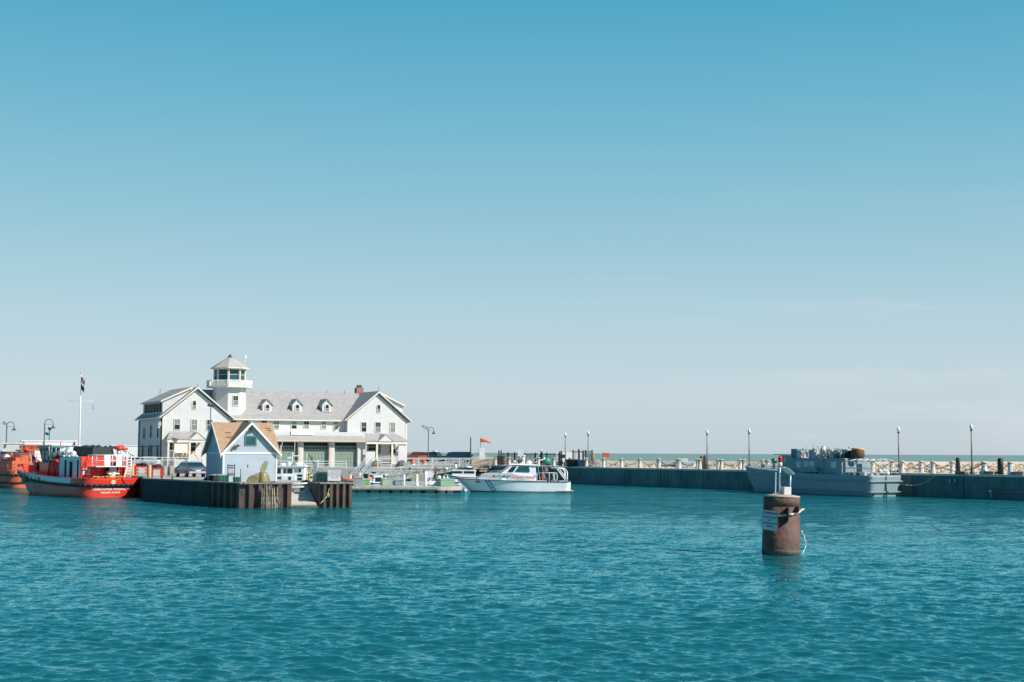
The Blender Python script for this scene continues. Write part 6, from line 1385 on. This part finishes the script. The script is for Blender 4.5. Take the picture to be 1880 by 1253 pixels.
# ================================================================= containers and sheds at the far left
def container(l, rz, L_, h, mat, label, name='container', d=2.4, corr=.18):
    t = thing(name, label, name.replace('_', ' '), l, rz); mb = MB(); n = int(L_ / .32)
    for i in range(n): x = i * L_ / n; mb.box(x + .03, x + L_ / n * .6, -.012, 0.003, .15, h - .15)
    mb.box(0, L_, 0, d, 0, h); mb.build('body', mat, t); mb = MB(); mb.box(-.05, L_ + .05, -.09, -.052, 0, .14); mb.box(-.05, L_ + .05, -.09, -.052, h - .14, h + .02); mb.build('frame', mat, t)
    mb = MB()
    for x in (.3, L_ - .5): mb.box(x, x + .2, -.13, -.09, h - .6, h - .2)
    mb.build('fitting', darkmetal, t); return t
def zb(px, py, Y): return HZ(px, py, Y)
Yc = 186
container((XW(3, Yc, 3), Yc, LAND), R(20), 1.25 * 31.5 * Yc / F, zb(20, 813.5, Yc) - LAND, offwhite, 'cream container at the far left under the gooseneck lamp')
container((XW(38, Yc - 2, 3), Yc - 2, LAND), R(20), 1.25 * 42 * Yc / F, zb(60, 817, Yc) - LAND, pm('rust_orange', (.62, .20, .07), .7, .35, 1, streak=.4), 'rusty orange container behind the fire boat bow')
t = container((XW(36, Yc + 8, 3), Yc + 8, LAND), R(20), 1.25 * 84 * Yc / F, zb(60, 809, Yc + 8) - LAND, white, 'long white flat roofed cabin behind the orange container', 'site_cabin')
container((XW(204, 262, 3), 262, LAND - .2), R(20), 1.25 * 46 * 262 / F, zb(225, 818, 262) - LAND + .2, pm('white_corrugated', (.78, .76, .74), .6, .08), 'long white corrugated shed left of the station', 'storage_shed', 6)
# red timber dock and yellow piles right of the fire boat
for i, (px, top, bot, Y, r_) in enumerate(((243, 851, 870, 132, .12), (274, 854, 905, 121.5, .13))):
    z1 = HZ(px, top, Y); mb = MB(); mb.lathe([(r_ * 1.3, -1), (r_ * 1.3, z1 - .1), (r_, z1)], n=10); o = mb.build('yellow_pile', pm('yellow_tan_pile', (.66, .42, .20), .8, .3, 3, streak=.3)); o.location = (XW(px, Y, 2), Y, 0); tag(o, ('shorter' if i == 0 else 'taller') + ' yellow tan pile right of the fire boat stern', 'pile', 'yellow piles by the fire boat')
for i, (px, Y, w_, lab) in enumerate(((259, 136, 1.3, 'red timber dock frame between the two yellow piles'), (286, 122.5, 1.0, 'red timber dock frame right of the taller yellow pile'), (233, 140, 1.5, 'red timber dock frame seen behind the fire boat ladder'))):
    t = thing('timber_barrier', lab, 'barrier', (XW(px, Y, 2), Y, LAND), R(6), 'red dock frames'); mb = MB(); h_ = .95 if i != 1 else .9
    for x in (-w_ / 2, w_ / 2 - .1): mb.box(x, x + .22, -.1, .1, 0, h_)
    mb.build('post', redp, t); mb = MB()
    for z in (.25, .55, .85): mb.box(-w_ / 2, w_ / 2 + .1, -.14, -.102, z - .07, z + .05)
    mb.build('board', redp, t); mb = MB(); mb.box(-.2, .35, -.2, -.145, .2, .7); mb.build('notice', offwhite, t)
    if i < 2: mb = MB(); mb.ball((.1, .3, h_ + .05), .3, 1.2, .8, .7, 8, 5, .15); mb.ball((-.3, .3, h_), .2, 1, 1, 1, 8, 5, .2); mb.build('tyre_heap', black, t)
for i, (px, Y) in enumerate(((299, 138), (310, 137))):
    mb = MB(); mb.lathe([(.14, 0), (.14, .85), (.10, .92)], n=10); o = mb.build('quay_post', pm('grey_brown_post', (.14, .13, .12), .7, .3)); o.location = (XW(px, Y, 2), Y, LAND); o.rotation_euler = (0, R(2 * i - 1), 0); tag(o, ('left' if i == 0 else 'right') + ' stout grey post left of the parked sedan', 'post', 'stout posts by the sedan')
for px, Y, h_, m_, lab in ((297.5, 118.6, .8, darkmetal, 'thin black stake at the quay edge'), (316.5, 116.5, .5, pm('olive_post', (.16, .17, .07), .7), 'short olive post at the quay edge before the sedan')):
    mb = MB(); mb.lathe([(.035 if px < 300 else .07, 0), (.03 if px < 300 else .06, h_)], n=8); o = mb.build('stake', m_); o.location = (XW(px, Y, 2), Y, LAND); tag(o, lab, 'stake')
# ================================================================= floating docks, gangways, dock gear
fdm = pm('dock_concrete', (.64, .59, .50), .8, .25, .8, bump=.3)
Yd = 142.0; xa, xb = XW(606, Yd, .5), XW(846, Yd, .5)
t = thing('floating_dock', 'long pale floating dock on dark floats left of the police boat', 'dock', (xa, Yd, 0)); L_ = xb - xa
mb = MB(); mb.prism([(0, 0, .26), (L_ - 2.0, 0, .26), (L_, .6, .26), (L_, 3.2, .26), (0, 3.2, .26)], [(0, 0, .66), (L_ - 2.0, 0, .66), (L_, .6, .66), (L_, 3.2, .66), (0, 3.2, .66)]); mb.build('deck', fdm, t)
mb = MB(); mb.box(.2, L_ - 2.2, -.07, -.003, .40, .60); mb.build('rub_board', pm('bleached_board', (.62, .55, .44), .8, .3, 2), t)
rg = random.Random(2); mb = MB(); x = .6
while x < L_ - 1: w_ = rg.uniform(.5, .95); mb.box(x, x + w_, .12, 3.0, -.2, .258); x += w_ + rg.uniform(.15, .5)
mb.build('float', pm('grey_float', (.16, .16, .15), .8, .4, 3), t)
mb = MB(); mb.box(0, L_, .35, 3.0, -.3, .255); mb.build('underframe', pm('black_quay_face', (.02, .025, .03)), t)
Yd2 = 158.0; xa2, xb2 = XW(560, Yd2, .5), XW(832, Yd2, .5)
t = thing('floating_dock', 'second white edged floating dock further back among the small boats', 'dock', (xa2, Yd2, 0)); L2 = xb2 - xa2
mb = MB(); mb.box(0, L2, 0, 2.5, .25, .75); mb.build('deck', offwhite, t); mb = MB(); mb.box(0, L2, .3, 2.3, -.3, .248); mb.build('float', pm('black_quay_face', (.02, .025, .03)), t)
# third dock linking
def don(px, dy=1.0, z=.66): return Vector((XW(px, Yd + dy, 1), Yd + dy, z))
sage = pm('sage_green_box', (.26, .42, .30), .6, .15)
s_ = Yd / F
def box2(px0, px1, py0, label, name, cat, mat, dy=.6, dark=0., group=None):
    """dock locker; px0..px1 wide, py0 its top"""
    t = thing(name, label, cat, don((px0 + px1) / 2, dy + .4), R(18 if dark else 0), group); w_ = (px1 - px0) * s_; h = HZ(px0, py0, Yd + dy) - .66
    mb = MB(); mb.box(-w_ / 2, w_ / 2, -.4, .5, .05, h - .12); mb.build('body', mat, t, bevel=.02)
    mb = MB(); mb.prism([(-w_ / 2 - .04, -.44, h - .117), (w_ / 2 + .04, -.44, h - .117), (w_ / 2 + .04, .54, h - .117), (-w_ / 2 - .04, .54, h - .117)], [(-w_ / 2 - .02, -.42, h - .05), (w_ / 2 + .02, -.42, h - .05), (w_ / 2 - .05, .5, h), (-w_ / 2 + .05, .5, h)]); mb.build('lid', mat, t)
    return t
box2(700, 725, 878.5, 'pale green dock locker left of the grey ribbed bin', 'dock_locker', 'locker', pm('faded_sage_box', (.36, .42, .34), .7, .3), dark=1, group='green dock lockers')
box2(807, 833, 879, 'bright sage green dock locker near the police boat bow', 'dock_locker', 'locker', sage, dark=1, group='green dock lockers')
box2(649, 667, 876, 'grey ribbed dock locker at the left of the floating dock', 'dock_locker', 'locker', galv)
bin_('wheeled_bin', 'light green bin right of the grey ribbed dock locker', 'bin', don(673.5, 1.2), .7, .6, .72, 0, mat=pm('lime_bin', (.34, .56, .30), .6))
bin_('ribbed_bin', 'grey ribbed bin right of the pale green dock locker', 'bin', don(733.5, 1.0), .9, .7, .66, 0, mat=pm('grey_blue_bin', (.46, .48, .53), .5), lidm=galv)
t = thing('fuel_pump', 'small white dock pedestal in the middle of the floating dock', 'pedestal', don(765, .8)); mb = MB(); mb.lathe([(.24, 0), (.20, .15), (.15, .3), (.16, .8), (.10, .88)], n=10); mb.build('body', white, t); mb = MB(); mb.ball((0, 0, 1.0), .17); mb.build('head', white, t)
t = thing('dock_pile', 'tall white dock pile rising from the floating dock', 'pile', don(781.5, 1.1)); mb = MB(); mb.lathe([(.15, -.6), (.15, HZ(781, 866, Yd) - .66)], n=12); mb.build('pile', white, t); mb = MB(); mb.lathe([(.22, 0), (.22, .06)], n=12); mb.build('collar', galv, t)
t = thing('dock_pile', 'white dock pile at the left of the floating dock', 'pile', don(741.5, 1.8)); mb = MB(); mb.lathe([(.13, -.6), (.13, HZ(741, 872, Yd) - .66)], n=12); mb.build('pile', offwhite, t); mb = MB(); mb.lathe([(.2, 0), (.2, .06)], n=12); mb.build('collar', galv, t)
t = thing('power_cabinet', 'white power cabinet with pipes right of the tall dock pile', 'cabinet', don(788.5, 2.2)); mb = MB(); mb.box(-.28, .28, -.2, .2, .8, 1.5); mb.build('cabinet', white, t); mb = MB()
for x in (-.2, 0, .2, .33): mb.tube((x, 0, 0), (x, 0, .8 if x < .3 else 1.5), .045, 6)
mb.build('pipe', galv, t)
t = thing('jet_ski', 'small white water scooter on the dock left of the bright green locker', 'water scooter', don(800, 1.6), R(195)); mb = MB(); mb.prism([(-.8, -.3, .1), (.6, -.3, .1), (1.0, 0, .3), (.6, .3, .1), (-.8, .3, .1)], [(-.8, -.28, .45), (.3, -.28, .5), (.6, 0, .55), (.3, .28, .5), (-.8, .28, .45)]); mb.build('hull', white, t, bevel=.04); mb = MB(); mb.cbox((-.35, 0, .55), (.8, .3, .2)); mb.tube((.1, -.25, .8), (.1, .25, .8), .03, 5); mb.tube((.1, 0, .8), (.3, 0, .5), .05, 5); mb.build('seat', darkmetal, t)
for px, dy, lab in ((814.5, 2.2, 'white gas bottle beside the bright green dock locker'), (821, 2.6, 'small white bottle above the bright green dock locker'), (806, 2.4, 'white kit bag on the dock end')):
    mb = MB(); mb.smooth = True; mb.lathe([(.14, 0), (.17, .2), (.16, .7), (.05, .85), (.05, .95)] if px != 806 else [(.2, 0), (.3, .3), (.25, .8), (.1, .95)], n=10); o = mb.build('dock_bottle', offwhite); o.location = don(px, dy) + Vector((0, 0, .1)); tag(o, lab, 'bottle')
t = thing('overturned_kayak', 'dark green kayak lying behind the sheet piled block', 'kayak', (XW(636, 143.2, 1.1), 143.2, .95), R(3)); mb = MB(); mb.smooth = True; mb.ball((0, 0, 0), .25, 3.6, 1, .8, 12, 7); mb.build('hull', pm('kayak_green', (.02, .22, .15), .5), t); mb = MB(); mb.lathe([(.22, .12), (.24, .2)], n=10); mb.build('cockpit', black, t)
mb = MB(); mb.box(-.9, .9, -.2, .2, -.29, -.12); mb.build('cradle', timber, t)
# gangway truss
def truss(a, b, w_, h, label, name='gangway', seg=14, r_=.045):
    a, b = Vector(a), Vector(b); t = thing(name, label, 'gangway', a); d = b - a; side = Vector((-d.y, d.x, 0)).normalized() * w_ / 2; up = Vector((0, 0, h))
    mb = MB(); o = Vector((0, 0, 0))
    mb.slab([o - side, d - side, d + side, o + side], .10); mb.build('walkway', pm('grating', (.30, .31, .30), .7, .3, 4), t); truss_m = pm('dull_aluminium', (.42, .44, .45), .5, .2, 3)
    for s in (-1, 1):
        mb = MB(); q = [o + side * s + d * (i / seg) for i in range(seg + 1)]
        mb.path([q[0], q[-1]], r_ * 1.6, 6); mb.path([q[0] + up, q[-1] + up], r_ * 1.3, 6); mb.path([q[0] + up * .5, q[-1] + up * .5], r_ * .8, 5)
        for i in range(seg + 1): mb.tube(q[i], q[i] + up, r_, 5)
        for i in range(seg): (mb.tube(q[i], q[i + 1] + up, r_ * .8, 5) if i % 2 else mb.tube(q[i] + up, q[i + 1], r_ * .8, 5))
        mb.build('truss_side', truss_m, t)
    return t
gq = quay(862, -.3)
truss((XW(702, 158, 1), 158.6, .85), (gq.x, gq.y, LAND + .15), 1.2, 1.25, 'long grey aluminium gangway sloping from dock up to the quay', seg=17, r_=.030)
gq = quay(676, -.2)
truss((XW(654, 172, 1), 172, .7), (gq.x, gq.y, LAND + .3), 1.0, 1.0, 'steep grey stair gangway below the station porch', 'stair_gangway', 10)
truss((XW(640, 168, 1), 168, .8), (XW(762, 176, 1), 176, .8), 1.0, 1.0, 'level grey truss walkway behind the dock lockers', 'walkway_truss', 12, .03)
# ================================================================= small white boats
def cabin_boat(l, rz, L_, B_, z0, label, cab, extras=None, name='small_boat', hullm=None, group=None):
    t = thing(name, label, 'boat', l, rz, group); Hh = Hull(L_, B_, z0, z0 * 1.25, rake=L_ * .12, flare=.4, corner=.2, full=.4, keel=-.3); Hh.shell([hullm or pw], lambda a, x, z: 0, t); Hh.deck(offwhite, t, .1); Hh.rail(lambda x: Hh.top(x) - .05, .05, darkmetal, t)
    x0, x1, z1, fr = cab; mb = MB(); house(mb, x0, x1, -B_ * .33, B_ * .33, z0 - .1, z1, fr=fr, sd=.08); c_ = mb.build('cabin', pw, t, bevel=.03)
    mb = MB(); zz0, zz1 = z0 + (z1 - z0) * .5, z1 - .15; n = max(2, int((x1 - x0) / .9)); w_ = (x1 - x0 - fr) / n
    for s in (-1, 1):
        for i in range(n): mb.box(x0 + .12 + i * w_, x0 + (i + 1) * w_ - .05, s * B_ * .33 - .02 - s * .06, s * B_ * .33 + .03 - s * .06 if s > 0 else s * B_ * .33 + .06 + .02, zz0, zz1)
    mb.build('window', glass, c_)
    mb = MB(); mb.box(x0 - .03, x0 - .003, -.35, .3, z0 + .1, z1 - .2); mb.box(x0 - .03, x0 - .003, .4, B_ * .33 - .15, zz0, zz1); mb.build('door', glass, c_)
    return t, Hh
# pilothouse patrol boat right of the shed, seen from its stern quarter
Yb = 124.0; kb = Yb / F; bx_ = XW(566, Yb, 1.5)
t = thing('patrol_boat', 'white patrol boat with radar mast and roof floats moored behind the ramp', 'boat', (bx_, Yb, 0), R(180)); hh = Hull(6.4, 2.3, 1.15, 1.5, rake=.9, flare=.4, corner=.2, full=.4, keel=-.3)
hh.shell([pw], lambda a, x, z: 0, t); hh.deck(offwhite, t, .1); hh.rail(lambda x: hh.top(x) - .05, .05, darkmetal, t)
bxp = lambda px: (566 - px) * kb; bzp = lambda py: 4 - (py - 830.4) * kb
mb = MB(); house(mb, bxp(563), bxp(504), -.85, .95, 1.1, bzp(857.5), fr=.15, af=.08); mb.box(bxp(546), bxp(520), .951, 1.06, 1.1, bzp(873)); cb = mb.build('cabin', pw, t, bevel=.03)
mb = MB(); mb.box(bxp(564), bxp(504), -.95, 1.05, bzp(857.4), bzp(856)); mb.build('roof', white, t)
for (x0, x1, y0, y1, m_) in ((510, 519, 860, 869.5, glass), (523.5, 529, 860.5, 869, glass2), (530.5, 540, 860.5, 869, glass), (543.5, 549.5, 860.5, 867, glassb), (551, 555.5, 860.5, 867, glass), (507, 519, 875, 884, glass2), (533, 538, 875, 885, glass), (549, 558, 871, 875, glass), (549, 557.5, 877, 883.5, glass)):
    yy = 1.06 if 520 < x0 < 546 and y0 > 872 else .951; mb = MB(); mb.box(bxp(x1), bxp(x0), yy, yy + .02, bzp(y1), bzp(y0)); mb.build('window', m_, cb)
mb = MB(); mb.smooth = True
mb.tube((bxp(556), .6, bzp(853.5)), (bxp(540), .6, bzp(853.5)), .21, 12); mb.tube((bxp(526), .6, bzp(854)), (bxp(513), .6, bzp(854)), .17, 12); mb.ball((bxp(532), .5, bzp(853)), .24, 1, 1, 1); mb.ball((bxp(561), .4, bzp(855)), .14)
mb.build('roof_float', pm('soft_white', (.80, .75, .75), .6, .1), t)
mb = MB(); mx_ = bxp(537.5); mb.tube((mx_, .3, bzp(856)), (mx_, .3, bzp(833)), .05, 8, .03); mb.tube((mx_ - .5, .3, bzp(837.5)), (mx_ + .45, .3, bzp(837.5)), .035, 6); mb.cbox((mx_ + .25, .3, bzp(841)), (.35, .2, .16)); mb.ball((mx_, .3, bzp(834)), .10); mb.ball((mx_ - .5, .3, bzp(837)), .06); mb.build('radar_mast', white, t)
mb = MB()
for px, py0, py1, dx in ((514, 857, 812, 5), (516, 857, 818, 0), (541, 856, 812, 1), (563, 857, 832, 1)): mb.tube((bxp(px), .5, bzp(py0)), (bxp(px + dx), .5, bzp(py1)), .018, 5)
mb.build('antenna', white, t)
Yb = 132.0; t, hh = cabin_boat((XW(612, Yb, 1), Yb, 0), R(168), 5.6, 2.0, 1.1, 'low white cabin boat behind the green dumpster', (.9, 3.6, 2.15, .4))
mb = MB(); railing(mb, [(.9, .6, 2.15), (3.2, .6, 2.15)], .3, .025, .5, mid=False); mb.tube((1.2, 0, 2.1), (2.6, .4, 2.7), .05, 5); mb.build('roof_rack', darkmetal, t)
# two orange collar inflatables
for i, (px, Y, lab) in enumerate(((634, 150, 'orange collared inflatable boat right of the warning board'), (652, 165, 'second orange collared inflatable below the stair gangway'))):
    t = thing('inflatable_boat', lab, 'boat', (XW(px, Y, 1), Y, .45 + .1), R(172), 'orange inflatables'); mb = MB(); mb.smooth = True
    pts = [(-2.2, -.8, .45), (.8, -.8, .45), (1.8, -.4, .6), (2.1, 0, .65), (1.8, .4, .6), (.8, .8, .45), (-2.2, .8, .45)]; mb.path(pts, .25, 10); mb.build('collar', orange, t)
    mb = MB(); mb.prism([(-2, -.6, .0), (1.4, -.4, .1), (1.4, .4, .1), (-2, .6, 0)], [(-2, -.75, .4), (1.6, -.5, .45), (1.6, .5, .45), (-2, .75, .4)]); mb.build('hull', offwhite, t); mb = MB(); mb.box(-.6, .2, -.35, .35, .3, 1.1); mb.build('console', offwhite, t); mb = MB(); mb.cbox((-2.2, 0, .8), (.4, .5, .8)); mb.build('outboard_motor', black, t)
for px, Y, lab in ((682, 150, 'white covered boat stern between the bins and the pale green locker'), (716, 162, 'small white skiff beneath the gangway'), (705, 164, 'low white boat left of the gangway foot')):
    t, hh = cabin_boat((XW(px + 14, Y, 1), Y, 0), R(172 if px != 682 else 100), 4.6, 1.7, .8, lab, (1.2, 2.8, 1.55, .3), group='small white boats at the inner docks')
# white boat with cabin windows behind the police launch
Yb = 156.0; t, hh = cabin_boat((XW(880, Yb, 1), Yb, 0), R(178), 3.9, 2.0, 1.35, 'white boat with a row of dark windows behind the police launch bow', (.4, 2.9, 2.15, -.1)); mb = MB(); mb.smooth = True; mb.lathe([(.16, 2.1), (.16, 2.6), (.1, 2.75)], (2.6, .3, 0), 8); mb.ball((1.2, 0, 2.35), .3, 1.5, 1, .7); mb.ball((3.6, .2, 2.2), .2); mb.build('dome', white, t)
mb = MB(); railing(mb, [(3.0, .6, 1.6), (3.8, .3, 1.6), (4.4, 0, 1.6)], .6, .025, .6); mb.tube((.2, .4, 2.1), (-.5, .6, 2.7), .04, 5); mb.cbox((1.5, .2, 2.3), (1.6, .8, .2)); mb.build('railing', darkmetal, t)
t, hh = cabin_boat((XW(846, 150, 1), 150, 0), R(178), 1.9 + 1.2, 1.6, .95, 'low white hull with a blue line at the dock end', (.4, 1.6, 1.2, .3)); mb = MB(); mb.path([hh.at(a, .62, .02) for a in hh.arcs(.3, hh.AL * .8, 20)], .04, 5); mb.build('blue_line', blue_, t)
# floating dock items behind : posts under the gangway
for i, px in enumerate((752, 800)):
    mb = MB(); mb.lathe([(.14, -.5), (.14, 2.2)], n=8); o = mb.build('dark_pile', pm('quay_pile', (.16, .12, .09))); o.location = (XW(px, 176, 1), 176, 0); tag(o, ('left' if i == 0 else 'right') + ' brown pile in the dark under the gangway', 'pile', 'piles under the gangway')
mb = MB(); mb.box(-.9, .9, -.3, .3, -.2, .9); o = mb.build('tan_crate', pm('tan_crate', (.55, .42, .28), .8)); o.location = (XW(771, 170, 1), 170, 0.55); tag(o, 'tan crate behind the small white dock pedestal', 'crate')
# a bird
mb = MB(); mb.prism([(0, 0, 0), (.5, 0, .12), (.9, 0, .0), (.5, .12, .05)], [(0, 0, .02), (.5, 0, .15), (.9, 0, .02), (.5, .14, .08)]); mb.prism([(0, 0, 0), (-.5, 0, .12), (-.9, 0, 0), (-.5, .12, .05)], [(0, 0, .02), (-.5, 0, .15), (-.9, 0, .02), (-.5, .14, .08)]); mb.ball((0, .05, 0), .1, 1, 2.2, 1)
o = mb.build('gull', white); o.location = P(1100, 336, 330); tag(o, 'tiny white gull flying high in the sky', 'bird')
